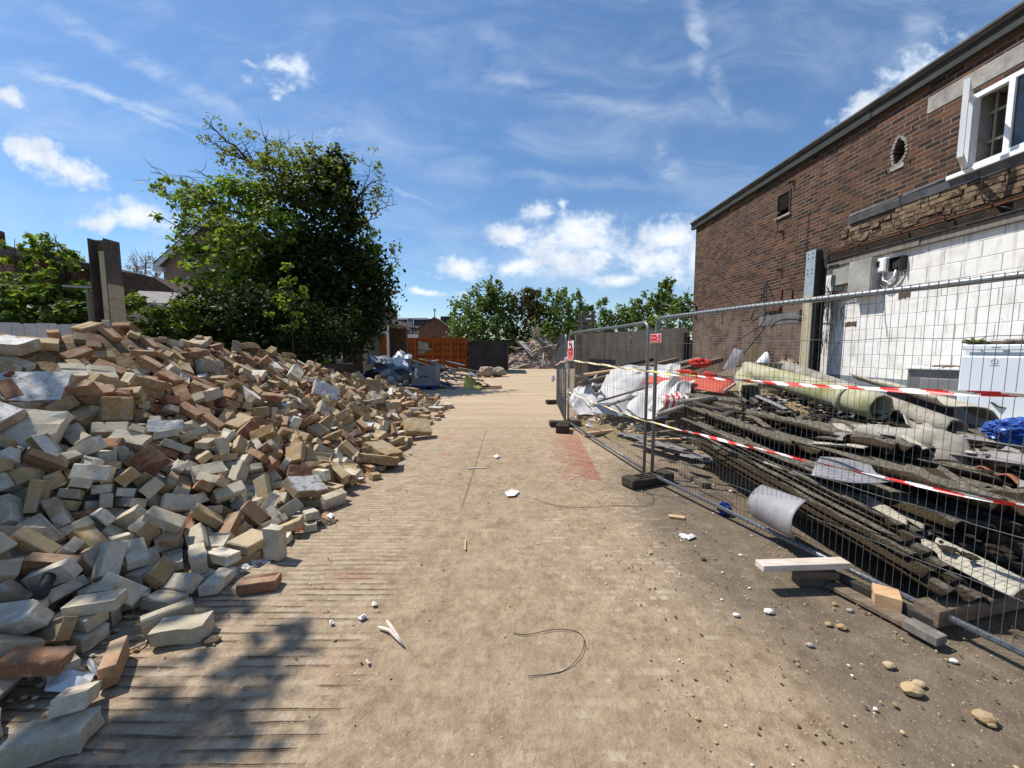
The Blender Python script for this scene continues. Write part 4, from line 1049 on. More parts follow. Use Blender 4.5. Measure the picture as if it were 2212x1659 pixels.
# ------------------------------------------------------------------ left side: column, walls, hedge, trees, houses
def h_column(name, c, ztop, label, pale_z, flange=.26, th=.014, bolts=4, pale=True):
    """H-section: flanges face +-X, the web runs between them"""
    x, y = c
    col = thing(name, (x, y, 0), label, 'column')
    s = 1 if x < 0 else -1
    body = simple('weathered_steel', [(.3, (.045, .038, .032)), (.55, (.095, .082, .07)), (.8, (.16, .13, .10))], 4, .8, .4, .006, aniso=(1, 1, .4)) if x < 0 else M_DARKSTEEL
    b = MB()
    b.box((x, y, ztop / 2), (flange - 2 * th, .01, ztop), bev=0)
    b.box((x - s * (flange / 2 - th / 2), y, ztop / 2), (th, flange, ztop), bev=.002)
    b.build('web', body, col)
    f = MB()
    f.box((x + s * (flange / 2 - th / 2), y, ztop / 2), (th, flange, ztop), bev=.002)
    fo = f.build('flange', body if x < 0 else M_BLUESTEEL, col)
    p = MB()
    p.box((x + s * (flange / 2 + .004), y, pale_z / 2), (.006, flange - .01, pale_z))
    if x < 0: p.box((x + s * (flange / 2 - .055), y - flange * .36, ztop * .47), (.09, flange * .26, ztop * .94), mi=0)
    p.build('paint', M_PALESTEEL, col)
    bt = MB()
    for i in range(bolts):
        for j in (-1, 1):
            z = ztop - .07 - (i % 2) * .075 - (i // 2) * .30
            bt.tube([(x + s * (flange / 2 - .001), y + j * .055, z), (x + s * (flange / 2 + .006), y + j * .055, z)], .013, 8)
    bt.build('bolt_holes', M_BLACK, col)
    return col


ca = at(231, 600, 6.7)
h_column('steel_column', (ca.x, ca.y), at(231, 519, 6.7).z, 'dark steel column standing behind the crest of the brick heap', 2.75, .27)

# cement-rendered low wall behind the heap
w = MB()
a, b_ = at(-60, 700, 7.0), at(205, 700, 7.6)
ztop = 2.13
n = 10
for i in range(n):
    p, q = a.lerp(b_, i / n), a.lerp(b_, (i + 1) / n - .004)
    zt = ztop + .012 * (i % 3)
    w.prism([(p.x, p.y, 0), (q.x, q.y, 0), (q.x, q.y, zt), (p.x, p.y, zt)], (0, .14, 0))
tag(w.build('garden_wall', simple('pale_render', [(.3, (.42, .42, .44)), (.6, (.56, .56, .58)), (.8, (.64, .64, .65))], 3, .9, .3, .01)), 'pale rendered low wall showing over the left end of the brick heap', 'wall')

# thin old T-shaped rail by the column
t = thing('washing_post', at(196, 690, 7.2), 'thin grey T-shaped metal post leaning beside the dark steel column', 'post')
k = MB(); k.bar(at(190, 628, 7.2), at(204, 745, 7.2), .05, .05); k.build('post', M_WOOD_GREY, t)
k = MB(); k.bar(at(140, 618, 7.2), at(212, 622, 7.2), .09, .035); k.build('crossbar', M_STEEL, t)


# --- ivy covered fence
def fence_hedge(name, a, b, z, label, mat, seed, dens, thickn=.55, dip=.25, size=.13):
    g = np.random.default_rng(seed)
    a, b = Vector(a), Vector(b)
    L = (b - a).length
    root = thing(name, ((a.x + b.x) / 2, (a.y + b.y) / 2, 0), label, 'hedge')
    cl = []
    m = int(L / .5)
    for i in range(m):
        for zz in np.arange(.25, 1.02, .18):
            p = a.lerp(b, (i + g.uniform(.1, .9)) / m)
            zt = z * (1 + dip * .5 * nz(p.x * .9, p.y * .9, seed)) * zz
            cl.append(((p.x, p.y, zt), (.55, thickn, .42), 1))
    P, N = clump_points(cl, dens, g)
    leaf_cloud('foliage', P, N, size, mat, root, seed=seed)
    bk = MB()
    d = (b - a).normalized(); nrm = Vector((-d.y, d.x, 0))
    bk.bar(a + nrm * .25 + Vector((0, 0, z * .42)), b + nrm * .25 + Vector((0, 0, z * .42)), .06, z * .84)
    bk.build('fence_boards', M_WOOD_OLD, root)
    return root


hA, hB = at(252, 650, 8.6), at(470, 650, 11.5)
fence_hedge('ivy_hedge', (hA.x, hA.y, 0), (hB.x, hB.y, 0), 2.75, 'sunlit ivy hedge running back from the dark steel column', M_LEAF_MID, 21, 95)
hC, hD = at(-120, 650, 8.0), at(205, 650, 8.6)
fence_hedge('ivy_hedge', (hC.x, hC.y, 0), (hD.x, hD.y, 0), 2.75, 'dark ivy hedge behind the pale low wall at the far left', M_LEAF_MID, 22, 95)


def crown_tree(name, base, label, cat, clumps, mat, dens, size, seed, deep=1.0, trunk_r=.2, hub=None, group=None, extra=None, spread=.7, twig=True, hang=None):
    """clumps: (px, py, rx, ry, Y, weight) in picture measure; rx and ry become metres at Y"""
    g = np.random.default_rng(seed)
    root = thing(name, base, label, cat, group)
    cl = []
    for px, py, rx, ry, Y, w in clumps:
        Y *= deep
        c = at(px, py, Y); kx, kz = rx / 834 * Y, ry / 834 * Y
        cl.append((tuple(c), (kx, (kx + kz) / 2, kz), w))
    P, N = clump_points(cl, dens, g)
    keep = P[:, 2] > .15
    leaf_cloud('crown', P[keep], N[keep], size, mat, root, seed=seed, spread=spread)
    tr = MB()
    b = Vector(base)
    hub = Vector(hub) if hub else b + Vector((0, 0, 2))
    limb(tr, b - Vector((0, 0, .1)), hub, trunk_r, trunk_r * .7, g, .03, 7, 9)
    for c, r, w in cl:
        pts = limb(tr, hub, c, trunk_r * .42, .02, g, .10, 7, 5)
        if twig:
            for q in range(7):
                d = Vector(g.normal(0, 1, 3)); d.normalize()
                e = Vector(c) + Vector((d.x * r[0], d.y * r[1], abs(d.z) * r[2] * 1.0)) * .95
                limb(tr, pts[4 + q % 3], e, .018, .005, g, .12, 5, 4)
    tr.build('trunk', M_BARK, root)
    return root


# --- the great sycamore with its ivy-smothered trunk
TY = 14.0
DEEP = 1.22            # the sycamore stands this much farther back
sy = crown_tree('sycamore_tree', tuple(at(665, 760, TY * DEEP).xy) + (0,), 'tall spreading sycamore tree rising over the hedge, its stem smothered in ivy', 'tree', [
    (455, 428, 80, 34, TY, .6), (395, 400, 55, 22, TY, .45), (520, 425, 60, 44, 13.4, .9), (440, 505, 58, 46, 13.2, .8), (530, 530, 80, 50, 12.8, 1.0), (372, 470, 38, 26, TY, .45),
    (425, 592, 44, 30, 13.0, .75), (500, 600, 75, 44, 12.9, 1.1), (600, 500, 75, 56, 13.2, 1.0), (570, 440, 55, 36, TY, .9), (400, 540, 34, 22, 13.2, .5),
    (800, 525, 34, 32, 14.6, .6), (820, 580, 28, 40, 14.6, .5), (838, 640, 16, 34, 14.8, .4), (775, 480, 36, 30, 14.6, .5), (785, 570, 46, 50, 14.0, .8)],
    M_LEAF_LIGHT, 60, .185, 31, DEEP, .36, hub=at(640, 560, TY * DEEP))
g = np.random.default_rng(33)


def more_leaves(root, name, clumps, mat, dens, size, seed, spread=.7, deep=1.0):
    g = np.random.default_rng(seed); cl = []
    for px, py, rx, ry, Y, w in clumps:
        Y *= deep
        c = at(px, py, Y); kx, kz = rx / 834 * Y, ry / 834 * Y
        cl.append((tuple(c), (kx, (kx + kz) / 2, kz), w))
    P, N = clump_points(cl, dens, g)
    return leaf_cloud(name, P, N, size, mat, root, seed=seed, spread=spread)


more_leaves(sy, 'young_foliage', [(655, 385, 95, 48, 14, 1.1), (600, 400, 70, 46, 13.6, 1.0), (700, 420, 60, 50, 13.6, .9), (570, 350, 70, 40, 14.4, .28), (500, 320, 50, 46, 14.4, .16), (540, 300, 60, 30, 14.4, .12), (470, 280, 30, 26, 14.4, .12),
                                  (620, 330, 50, 22, 14.4, .2), (720, 350, 60, 30, 14.2, .5), (790, 385, 50, 52, 14.6, .17), (800, 430, 50, 30, 14.6, .2), (850, 560, 14, 50, 14.6, .25), (340, 400, 26, 22, 14.2, .35), (815, 340, 22, 26, 14.6, .10)], M_LEAF_YEL, 62, .15, 34, deep=DEEP)
more_leaves(sy, 'ivy', [(715, 470, 62, 95, 14.0, 1.5), (735, 400, 34, 60, 14.2, 1.3), (690, 560, 90, 60, 13.8, 1.4), (755, 620, 85, 85, 13.9, 1.4), (640, 620, 90, 70, 13.6, 1.3), (570, 640, 70, 50, 13.4, 1.1), (790, 660, 50, 70, 14.2, 1.1), (700, 690, 110, 70, 13.8, 1.5), (640, 470, 40, 34, 14.2, .8)], M_LEAF_DARK, 66, .18, 35, deep=DEEP)
tw = MB()
g = np.random.default_rng(36)
base_l = at(660, 440, TY)
for (x0, y0, x1, y1, r0) in [(690, 440, 500, 335, .12), (560, 372, 440, 262, .06), (560, 372, 520, 300, .045), (600, 390, 575, 292, .05), (500, 335, 445, 300, .04), (640, 470, 410, 420, .10), (470, 440, 325, 372, .05), (470, 440, 330, 410, .04),
                         (700, 520, 800, 395, .08), (770, 430, 805, 345, .03), (780, 420, 830, 385, .03), (720, 520, 815, 470, .06), (800, 470, 860, 440, .025), (640, 360, 610, 300, .03), (690, 360, 668, 312, .025), (520, 420, 420, 365, .04), (560, 520, 350, 470, .06), (640, 400, 590, 310, .03), (760, 460, 852, 425, .03), (790, 560, 868, 560, .03), (800, 620, 862, 610, .025), (700, 400, 705, 330, .02), (480, 440, 380, 455, .03)]:
    a, e = at(x0, y0, TY * DEEP + g.uniform(-.3, .4)), at(x1, y1, TY * DEEP + g.uniform(-.3, .4))
    pts = limb(tw, a, e, r0, r0 * .25, g, .06, 7, 6)
    for q in range(12):
        p = pts[2 + q % 5]
        d = Vector((g.normal(0, 1), g.normal(0, .8), g.normal(.5, .7))); d.normalize()
        limb(tw, p, p + d * g.uniform(.35, .9), r0 * .3, .005, g, .10, 5, 4)
tw.build('bough', M_BARK, sy)

# --- elder and sapling in front of it, shrubs on the left
crown_tree('elder_bush', tuple(at(560, 700, 11.8).xy) + (0,), 'dark leafy elder bush below the sycamore at the end of the hedge', 'bush', [
    (450, 660, 70, 42, 11.6, 1), (520, 670, 80, 55, 11.8, 1), (590, 690, 80, 66, 12.2, 1.1), (480, 705, 90, 40, 11.4, 1.1), (650, 720, 70, 60, 12.6, 1.2), (700, 740, 60, 46, 13.2, 1.2), (430, 640, 40, 24, 11.8, .8), (560, 730, 90, 40, 11.8, 1.1), (745, 720, 46, 60, 14.2, 1.2)],
    M_LEAF_DARK, 120, .12, 41, 1.0, .06)
crown_tree('sapling', tuple(at(625, 740, 11.3).xy) + (0,), 'slim pale-leaved sapling standing before the dark sycamore ivy', 'tree', [
    (622, 578, 18, 16, 11.3, .8), (618, 600, 22, 22, 11.3, .6), (632, 628, 34, 26, 11.3, .6), (640, 660, 44, 30, 11.3, .6), (630, 690, 40, 26, 11.3, .5)], M_LEAF_LIGHT, 70, .12, 42, 1.0, .025, hub=at(625, 650, 11.3), twig=False)
crown_tree('lilac_bush', tuple(at(85, 690, 9.0).xy) + (0,), 'sunlit leafy lilac bush rising behind the hedge at far left', 'bush', [
    (40, 545, 30, 30, 9, .8), (75, 530, 26, 30, 9, .7), (125, 540, 34, 34, 9, .8), (160, 575, 34, 30, 9, .8), (95, 570, 44, 30, 9.1, .7), (30, 590, 44, 30, 9, .8), (130, 605, 50, 28, 8.8, .8), (70, 620, 60, 34, 8.7, 1), (180, 620, 34, 26, 8.8, .9), (20, 640, 50, 30, 8.6, 1), (120, 650, 60, 30, 8.6, 1.1)],
    M_LEAF_LIGHT, 105, .12, 43, 1.0, .05)


# --- houses on the left
M_TILE = simple('brown_roof_tiles', [(.3, (.045, .032, .026)), (.6, (.085, .058, .045)), (.8, (.13, .095, .075))], 5, .9, .4, .01)
M_SLATE = simple('grey_slate', [(.3, (.035, .033, .036)), (.7, (.075, .07, .072))], 5, .7, .3, .01)
M_TANWALL = simple('tan_render', [(.3, (.27, .185, .135)), (.7, (.34, .235, .175))], 1.2, .9, .15, .01)
M_BARGE = simple('white_barge_board', [(.3, (.55, .55, .55)), (.7, (.68, .68, .68))], 4, .7, 0)
M_FELT = simple('grey_roof_felt', [(.3, (.16, .15, .145)), (.7, (.27, .26, .25))], 3, .9, .3, .01)


def brick_wall_mat(name, cols, mortar, bw=.225, bh=.075, ms=.010, axis='YZ', grime=.4, bump=.5, wash=False):
    m, nt, b = new_mat(name)
    P = coords(nt, 'pos')
    x, y, z = nt.sep(P)
    hcoord = y if axis[0] == 'Y' else x
    w1 = nt.noise(P, 2.2, 3, .5)
    vec = nt.comb(hcoord, nt.math('ADD', z, nt.math('MULTIPLY_ADD', w1, .016, -.008)), 0)
    brk = nt.node('ShaderNodeTexBrick', offset=.5)
    nt.put(brk.inputs['Vector'], vec)
    brk.inputs['Color1'].default_value = (0, 0, 0, 1); brk.inputs['Color2'].default_value = (1, 1, 1, 1); brk.inputs['Mortar'].default_value = (.5, .5, .5, 1)
    brk.inputs['Scale'].default_value = 1.0; brk.inputs['Brick Width'].default_value = bw; brk.inputs['Row Height'].default_value = bh
    brk.inputs['Mortar Size'].default_value = ms; brk.inputs['Mortar Smooth'].default_value = .25; brk.inputs['Bias'].default_value = 0.0
    k = len(cols) - 1
    c = nt.ramp(brk.outputs[0], [(i / k, col) for i, col in enumerate(cols)])
    n1 = nt.noise(P, 1.1, 6, .65); n2 = nt.noise(P, 26, 5, .7)
    hv = nt.node('ShaderNodeHueSaturation'); nt.put(hv.inputs['Color'], c)
    nt.put(hv.inputs['Value'], nt.math('MULTIPLY_ADD', n2, .8, .6))
    mo = nt.mix(nt.smooth(nt.noise(P, 3.2, 4, .6), .35, .65), mortar, tuple(v * .52 for v in mortar))
    c = nt.mix(brk.outputs[1], hv.outputs[0], mo)
    c = nt.mix(nt.math('MULTIPLY', nt.smooth(n1, .52, .72), grime), c, (.05, .032, .024))
    if wash: c = nt.mix(nt.math('MULTIPLY', nt.smooth(z, 3.2, 2.3), nt.math('MULTIPLY', nt.smooth(nt.noise(P, 2.6, 5, .65), .34, .60), .68)), c, (.185, .145, .118))
    nt.put(b.inputs['Base Color'], c)
    b.inputs['Roughness'].default_value = .9; b.inputs['Specular IOR Level'].default_value = .2
    h = nt.math('SUBTRACT', nt.math('MULTIPLY', n2, .35), brk.outputs[1])
    nt.put(b.inputs['Normal'], nt.bump(h, bump, .008))
    return m


M_FARBRICK = brick_wall_mat('distant_red_brick', [(.085, .042, .030), (.125, .060, .040), (.165, .082, .055)], (.20, .16, .13), axis='XZ', bump=.2)


def gable_house(name, label, x0, x1, y0, y1, ze, zr, wall, roof, barge=None, over=.3, cat='house', ridge='Y'):
    """gable towards the camera, ridge running away"""
    xm = (x0 + x1) / 2
    h = thing(name, (xm, y0, 0), label, cat)
    w = MB()
    w.prism([(x0, y0, 0), (x1, y0, 0), (x1, y0, ze), (xm, y0, zr), (x0, y0, ze)], (0, y1 - y0, 0))
    w.build('wall', wall, h)
    r = MB(); sl = (zr - ze) / (xm - x0)
    for s in (-1, 1):
        xe = xm + s * ((x1 - x0) / 2 + over)
        zz = ze - over * sl
        r.prism([(xm, y0 - over, zr + .02), (xe, y0 - over, zz + .02), (xe, y0 - over, zz + .18), (xm, y0 - over, zr + .20)], (0, y1 - y0 + 2 * over, 0))
    r.build('roof', roof, h)
    if barge:
        g_ = MB()
        for s in (-1, 1):
            xe = xm + s * ((x1 - x0) / 2 + over)
            zz = ze - over * sl
            g_.prism([(xm, y0 - over - .04, zr - .26), (xe, y0 - over - .04, zz - .26), (xe, y0 - over - .04, zz + .05), (xm, y0 - over - .04, zr + .05)], (0, .035, 0))
            g_.box((xe - s * .22, y0 - over / 2 - .03, zz - .16), (.5, over, .22))
        g_.build('barge_board', barge, h)
    return h


def win(parent, c, w, hgt, frame=M_WHITEPVC, pane=None, bars=1, axis='X'):
    """sash window facing the camera, c = centre on the wall face"""
    f = MB(); x, y, z = c
    t = .07
    for s in (-1, 1):
        f.box((x + s * (w / 2 - t / 2), y - .03, z), (t, .08, hgt))
        f.box((x, y - .03, z + s * (hgt / 2 - t / 2)), (w - 2 * t, .08, t))
    for i in range(bars): f.box((x, y - .028, z), (w - 2 * t, .07, t * .8))
    fo = f.build('window', frame, parent)
    p = MB(); p.box((x, y - .005, z), (w - 2 * t, .02, hgt - 2 * t)); p.build('pane', pane or M_GLASS, fo)
    return fo


th0, th1 = at(352, 572, 22), at(600, 572, 22)
hh = gable_house('tan_house', 'tan rendered house with white barge boards half hidden behind the sycamore', th0.x, th1.x, 22, 32, th0.z + .1, at(470, 462, 22).z, M_TANWALL, M_TILE, M_BARGE, .28)
# low brown hipped roof and grey garage roof behind the hedge
lr = thing('bungalow', (at(320, 640, 18).x, 18, 0), 'low brown-roofed bungalow behind the hedge left of the tan house', 'house')
k = MB()
p = [at(228, 578, 18), at(262, 586, 18), at(330, 598, 18), at(412, 650, 18), at(228, 650, 18)]
k.prism(p, (0, 6, 0)); k.build('roof', M_TILE, lr)
k = MB(); c0, c1 = at(205, 650, 18.3), at(405, 650, 18.3)
k.prism([(c0.x, 18.3, 0), (c1.x, 18.3, 0), (c1.x, 18.3, c1.z), (c0.x, 18.3, c0.z)], (0, 5, 0)); k.build('wall', M_TANWALL, lr)
ga = thing('garage', (at(350, 660, 13).x, 13, 0), 'grey felt-roofed garage just over the hedge', 'garage')
k = MB()
q = [at(275, 652, 12.2), at(360, 655, 12.2), at(425, 634, 15.5), at(300, 628, 15.5)]
k.prism(q, (0, 0, -.12)); k.build('roof', M_FELT, ga)
k = MB(); q0, q1 = at(280, 668, 12.4), at(360, 668, 12.4)
k.prism([(q0.x, 12.5, 0), (q1.x, 12.5, 0), (q1.x, 12.5, q[0].z - .15), (q0.x, 12.5, q[0].z - .15)], (0, 2.6, 0)); k.build('wall', M_CONC, ga)
dl = thing('dark_roofed_house', (at(-30, 600, 15).x, 15, 0), 'dark-roofed house corner at the far left edge behind the lilac', 'house')
k = MB(); k.prism([at(-200, 505, 15), at(12, 530, 15), at(40, 538, 15), at(40, 552, 15), at(-200, 552, 15)], (0, 5, 0)); k.build('roof', M_SLATE, dl)
k = MB(); e0, e1 = at(-200, 552, 15.2), at(25, 552, 15.2)
k.prism([(e0.x, 15.2, 0), (e1.x, 15.2, 0), (e1.x, 15.2, e1.z), (e0.x, 15.2, e0.z)], (0, 4, 0)); k.build('wall', M_FARBRICK, dl)
k = MB(); k.box(at(-22, 522, 15.8), (.5, .6, .9)); k.tube([at(-4, 515, 15.8), at(-4, 498, 15.8)], .12, 8); k.build('chimney', M_FARBRICK, dl)
# bare far tree
bt = thing('bare_tree', tuple(at(310, 640, 46).xy) + (0,), 'distant almost leafless tree between the column and tan house', 'tree')
g = np.random.default_rng(51); k = MB()
for cx in (285, 315, 345):
    b0 = at(cx + g.uniform(-4, 4), 640, 46); b0.z = 0
    top = at(cx, 552, 46)
    pts = limb(k, b0, top, .25, .04, g, .02, 9, 5)
    for q in range(46):
        p = pts[4 + q % 5]; d = Vector((g.normal(0, 1), g.normal(0, 1), g.normal(.8, .5))); d.normalize()
        pp = limb(k, p, p + d * g.uniform(1, 2.4), .05, .012, g, .10, 4, 3)
        for r in range(3):
            d2 = Vector((g.normal(0, 1), g.normal(0, 1), g.normal(.5, .6))); d2.normalize()
            limb(k, pp[2 + r % 2], pp[2] + d2 * g.uniform(.4, .9), .02, .008, g, .1, 3, 3)
k.build('branches', simple('pale_bark', [(.3, (.16, .13, .10)), (.7, (.26, .22, .18))], 4, .9, 0), bt)
more_leaves(bt, 'buds', [(285, 572, 22, 20, 46, .10), (315, 570, 24, 22, 46, .10), (343, 565, 20, 24, 46, .10)], M_LEAF_FAR, 60, .15, 52)

# tree left of the picture whose shade dapples the near end of the heap
g = np.random.default_rng(61)
sh = thing('lime_tree', (-8.2, 3.0, 0), 'leafy tree beyond the left edge whose shade dapples the nearest ground', 'tree')
cl = [((-6.0, 3.5, 7.0), (.75, .75, .6), 1), ((-5.9, 2.8, 6.9), (.6, .6, .5), .8), ((-6.9, 3.9, 6.6), (.8, .8, .6), 1), ((-7.3, 4.3, 6.4), (.8, .6, .6), .9),
      ((-6.2, 2.7, 6.8), (.8, .6, .5), .9), ((-5.5, 2.2, 6.9), (.8, .55, .5), .9), ((-7.2, 3.1, 6.2), (.9, .8, .7), 1), ((-8.0, 3.9, 6.0), (.8, .7, .6), 1), ((-7.0, 2.9, 6.8), (.7, .6, .5), 1.2), ((-6.6, 3.3, 6.1), (.6, .6, .5), 1.1), ((-6.3, 2.2, 7.2), (.7, .5, .5), 1), ((-7.9, 2.6, 7.0), (1, 1, .8), 1)]
P, N = clump_points(cl, 40, g)
leaf_cloud('crown', P, N, .15, M_LEAF_LIGHT, sh, seed=62)
k = MB(); hub = Vector((-8.1, 3.1, 4.0)); limb(k, (-8.2, 3.0, -.1), hub, .2, .15, g, .03, 7, 9)
for c, r, w in cl: limb(k, hub, c, .08, .02, g, .08, 7, 5)
k.build('trunk', M_BARK, sh)

# ------------------------------------------------------------------ far end of the yard
M_ORANGE = simple('rust_streaked_orange_paint', [(.25, (.085, .024, .009)), (.45, (.29, .075, .011)), (.75, (.39, .11, .016))], 1.6, .75, .3, .01, aniso=(1.2, 1.2, .45), fine=(6, .58, (.13, .04, .018)))
M_SKIP = simple('black_skip_paint', [(.3, (.018, .018, .021)), (.6, (.034, .033, .036)), (.8, (.06, .045, .035))], 2.2, .7, .3, .01)

# far terrace with a mansard roof
tY = 60
te = thing('terrace_building', (at(870, 720, tY).x, tY, 0), 'far terrace with dark slate mansard roof and two dormer windows', 'building')
a, b_ = at(800, 690, tY), at(921, 690, tY)
k = MB()
zt, zm = at(860, 689, tY).z, at(860, 713, tY).z
k.prism([(a.x, tY, zm), (b_.x, tY, zm), (b_.x, tY + 1.2, zt), (a.x, tY + 1.2, zt)], (0, 4, 0)); k.build('roof', M_SLATE, te)
k = MB(); k.box(((a.x + b_.x) / 2, tY + 1.0, zt + .12), (b_.x - a.x, .5, .22)); k.build('fascia', M_BARGE, te)
k = MB(); k.box(((a.x + b_.x) / 2, tY + 2.6, zm / 2), (b_.x - a.x, 4, zm)); k.build('wall', M_FARBRICK, te)
for px, py in ((833, 697), (888, 697)):
    c = at(px, py, tY + .55); win(te, (c.x, tY + .35, c.z), .95, 1.35)
for px, py in ((864, 718), (898.5, 718), (884, 718)):
    c = at(px, py, tY + .55); win(te, (c.x, tY + .56, c.z), .8, 1.5)
k = MB(); c0, c1 = at(826, 727, tY), at(903, 727, tY)
k.box(((c0.x + c1.x) / 2, tY + .3, c0.z), (c1.x - c0.x, .5, .75)); k.build('shop_sign_board', M_BARGE, te)
k = MB(); c0 = at(842, 712, tY - 2); k.box((c0.x, tY - .6, c0.z), (2.9, 2.4, 1.9)); k.build('balcony_room', simple('cream_render', [(.3, (.40, .38, .34)), (.7, (.52, .49, .44))], 2, .8, 0), te)
k = MB()
for i in range(9):
    c = at(829 + i * 4.2, 722, tY - 3); k.bar(at(829 + i * 4.2, 726, tY - 3), at(829 + i * 4.2, 716.5, tY - 3), .06, .06)
k.bar(at(828, 716.5, tY - 3), at(864, 716.5, tY - 3), .08, .08); k.build('railing', M_DARKSTEEL, te)
k = MB()
for px in (845, 858): k.bar(at(px, 690, tY + 2), at(px, 679, tY + 2), .09, .09); k.bar(at(px - 3, 681, tY + 2), at(px + 6, 680, tY + 2), .06, .06)
k.build('aerial', M_DARKSTEEL, te)
k = MB(); pr = [at(921, 689, tY + 2), at(942, 688, tY + 2), at(950, 712, tY + 2), at(905, 712, tY + 2)]
k.prism(pr, (0, 3, 0)); k.build('end_roof', M_TILE, te)
# brick gable
gY = 52
g0, g1 = at(904, 714, gY), at(973, 714, gY)
gh = gable_house('brick_house', 'far red brick gable end with a tall aerial above the orange container', g0.x, g1.x, gY, gY + 12, at(905, 711, gY).z, at(940, 688, gY).z, M_FARBRICK, M_TILE, None, .2)
k = MB(); k.bar(at(939, 690, gY + 1), at(939, 667, gY + 1), .10, .10); k.bar(at(935, 668, gY + 1), at(943, 669, gY + 1), .07, .07); k.bar(at(937, 671, gY + 1), at(942, 672, gY + 1), .06, .06); k.build('aerial', M_DARKSTEEL, gh)
k = MB(); k.box(at(966, 694, gY + 6), (1.6, 2, 1.3)); k.build('dormer', M_SLATE, gh)
# brick house behind the sycamore
b0, b1 = at(735, 660, 30), at(808, 660, 30)
bh = thing('corner_house', ((b0.x + b1.x) / 2, 30, 0), 'brick house corner with small windows just right of the sycamore ivy', 'house')
k = MB(); zt = at(770, 652, 30).z; k.box(((b0.x + b1.x) / 2, 33, zt / 2), (b1.x - b0.x, 6, zt)); k.build('wall', M_FARBRICK, bh)
for px in (776, 792): c = at(px, 662, 30); win(bh, (c.x, 30, c.z), .55, 1.0)
k = MB(); k.prism([(b0.x, 29.7, zt), (b1.x + .3, 29.7, zt), (b1.x + .3, 36, zt + 1.6), (b0.x, 36, zt + 1.6)], (0, 0, .15)); k.build('roof', M_TILE, bh)

# derelict outbuilding: dark doorway and pale pier
oY = 20.5
ob = thing('outbuilding', (at(780, 740, oY).x, oY, 0), 'derelict flat-roofed outbuilding with pale pier and dark doorway beside the orange container', 'building')
x0, x1, x2, x3 = at(715, 760, oY).x, at(783, 760, oY).x, at(826, 760, oY).x, at(836, 760, oY).x
zt = at(780, 700, oY).z; zr = at(780, 693, oY).z
M_PIER = simple('stained_pale_render', [(.3, (.18, .185, .18)), (.55, (.29, .295, .285)), (.8, (.36, .365, .36))], 1.6, .9, .4, .01, aniso=(1, 1, .5))
k = MB(); k.box(((x1 + x2) / 2, oY + .25, zt / 2), (x2 - x1, .5, zt)); k.build('pier', M_PIER, ob)
k = MB(); k.box(((x2 + x3) / 2, oY + .18, zt / 2 + .05), (x3 - x2, .5, zt + .1)); k.build('corner_post', simple('pale_post', [(.3, (.42, .43, .42)), (.7, (.56, .57, .56))], 2, .8, .2), ob)
k = MB(); k.box(((x0 + x3) / 2, oY + 2.0, zr), (x3 - x0 + .5, 4.6, .22)); k.box(((x1 + x3) / 2 - .3, oY - .5, zr - .55), (x3 - x1 + .2, .9, .10)); k.build('roof', M_CONC, ob)
k = MB(); k.box((x0 + .2, oY + 2, zt / 2), (.4, 4, zt)); k.box(((x0 + x3) / 2, oY + 4, zt / 2), (x3 - x0, .3, zt)); k.box(((x0 + x1) / 2, oY + .2, zt - .25), (x1 - x0, .25, .5)); k.build('wall', M_FARBRICK, ob)
d0, d1 = at(801, 727, oY), at(823, 768, oY)
k = MB(); k.box(((d0.x + d1.x) / 2, oY - .04, (d0.z) / 2), (d1.x - d0.x, .06, d0.z)); k.build('door', simple('grey_green_door', [(.3, (.12, .145, .13)), (.7, (.17, .195, .18))], 2, .7, .1), ob)
k = MB(); e0 = at(824, 722, oY); k.box((e0.x + .14, oY - .05, e0.z / 2), (.26, .07, e0.z)); k.build('door_frame', M_ORANGE, ob)
# old shelter roof with yellow boards
k = MB()
k.bar(at(738, 690, 22), at(772, 697, 22), 2.2, .12); k.bar(at(745, 684, 23), at(762, 690, 23), 1.2, .10)
tag(k.build('yellow_board', simple('yellow_ochre_board', [(.3, (.42, .24, .04)), (.7, (.55, .36, .08))], 3, .7, .1)), 'ochre yellow boards lying on the roof of the derelict outbuilding', 'board')

# orange shipping container
cY = 30.0
cx0, cx1 = at(836, 760, cY).x, at(1008, 760, cY).x
cz = 2.59
ct = thing('shipping_container', ((cx0 + cx1) / 2, cY, 0), 'rust-streaked orange steel container across the far end of the yard', 'container')
k = MB(); W_ = cx1 - cx0
n = 21
prof = []
for i in range(n):
    xa = cx0 + .1 + (W_ - .2) * i / n
    s = (W_ - .2) / n
    prof += [(xa, 0.0), (xa + s * .34, 0.0), (xa + s * .5, .014), (xa + s * .84, .014)]
prof.append((cx1 - .1, 0.0))
vs = [(x, cY + .04 + d, z) for z in (.16, cz - .1) for x, d in prof]
m_ = len(prof)
k.add(vs, [(i, i + 1, m_ + i + 1, m_ + i) for i in range(m_ - 1)])
k.box(((cx0 + cx1) / 2, cY + 1.27, cz / 2), (W_ - .1, 2.3, cz - .2)); k.build('side_panel', M_ORANGE, ct)
k = MB()
for s in (cx0 + .06, cx1 - .06): k.box((s, cY + .06, cz / 2), (.14, .16, cz))
k.box(((cx0 + cx1) / 2, cY + .06, cz - .05), (W_ - .26, .14, .11)); k.box(((cx0 + cx1) / 2, cY + .06, .09), (W_ - .26, .14, .16))
k.build('frame', M_ORANGE, ct)
for i, px in enumerate((850, 864, 880, 897, 936, 957, 975, 991)):
    k = MB(); k.box((at(px, 760, cY).x, cY - .02, cz / 2), (.13 if i % 3 else .2, .12, cz - .22), jit=.004); k.build('rib', M_ORANGE, ct)
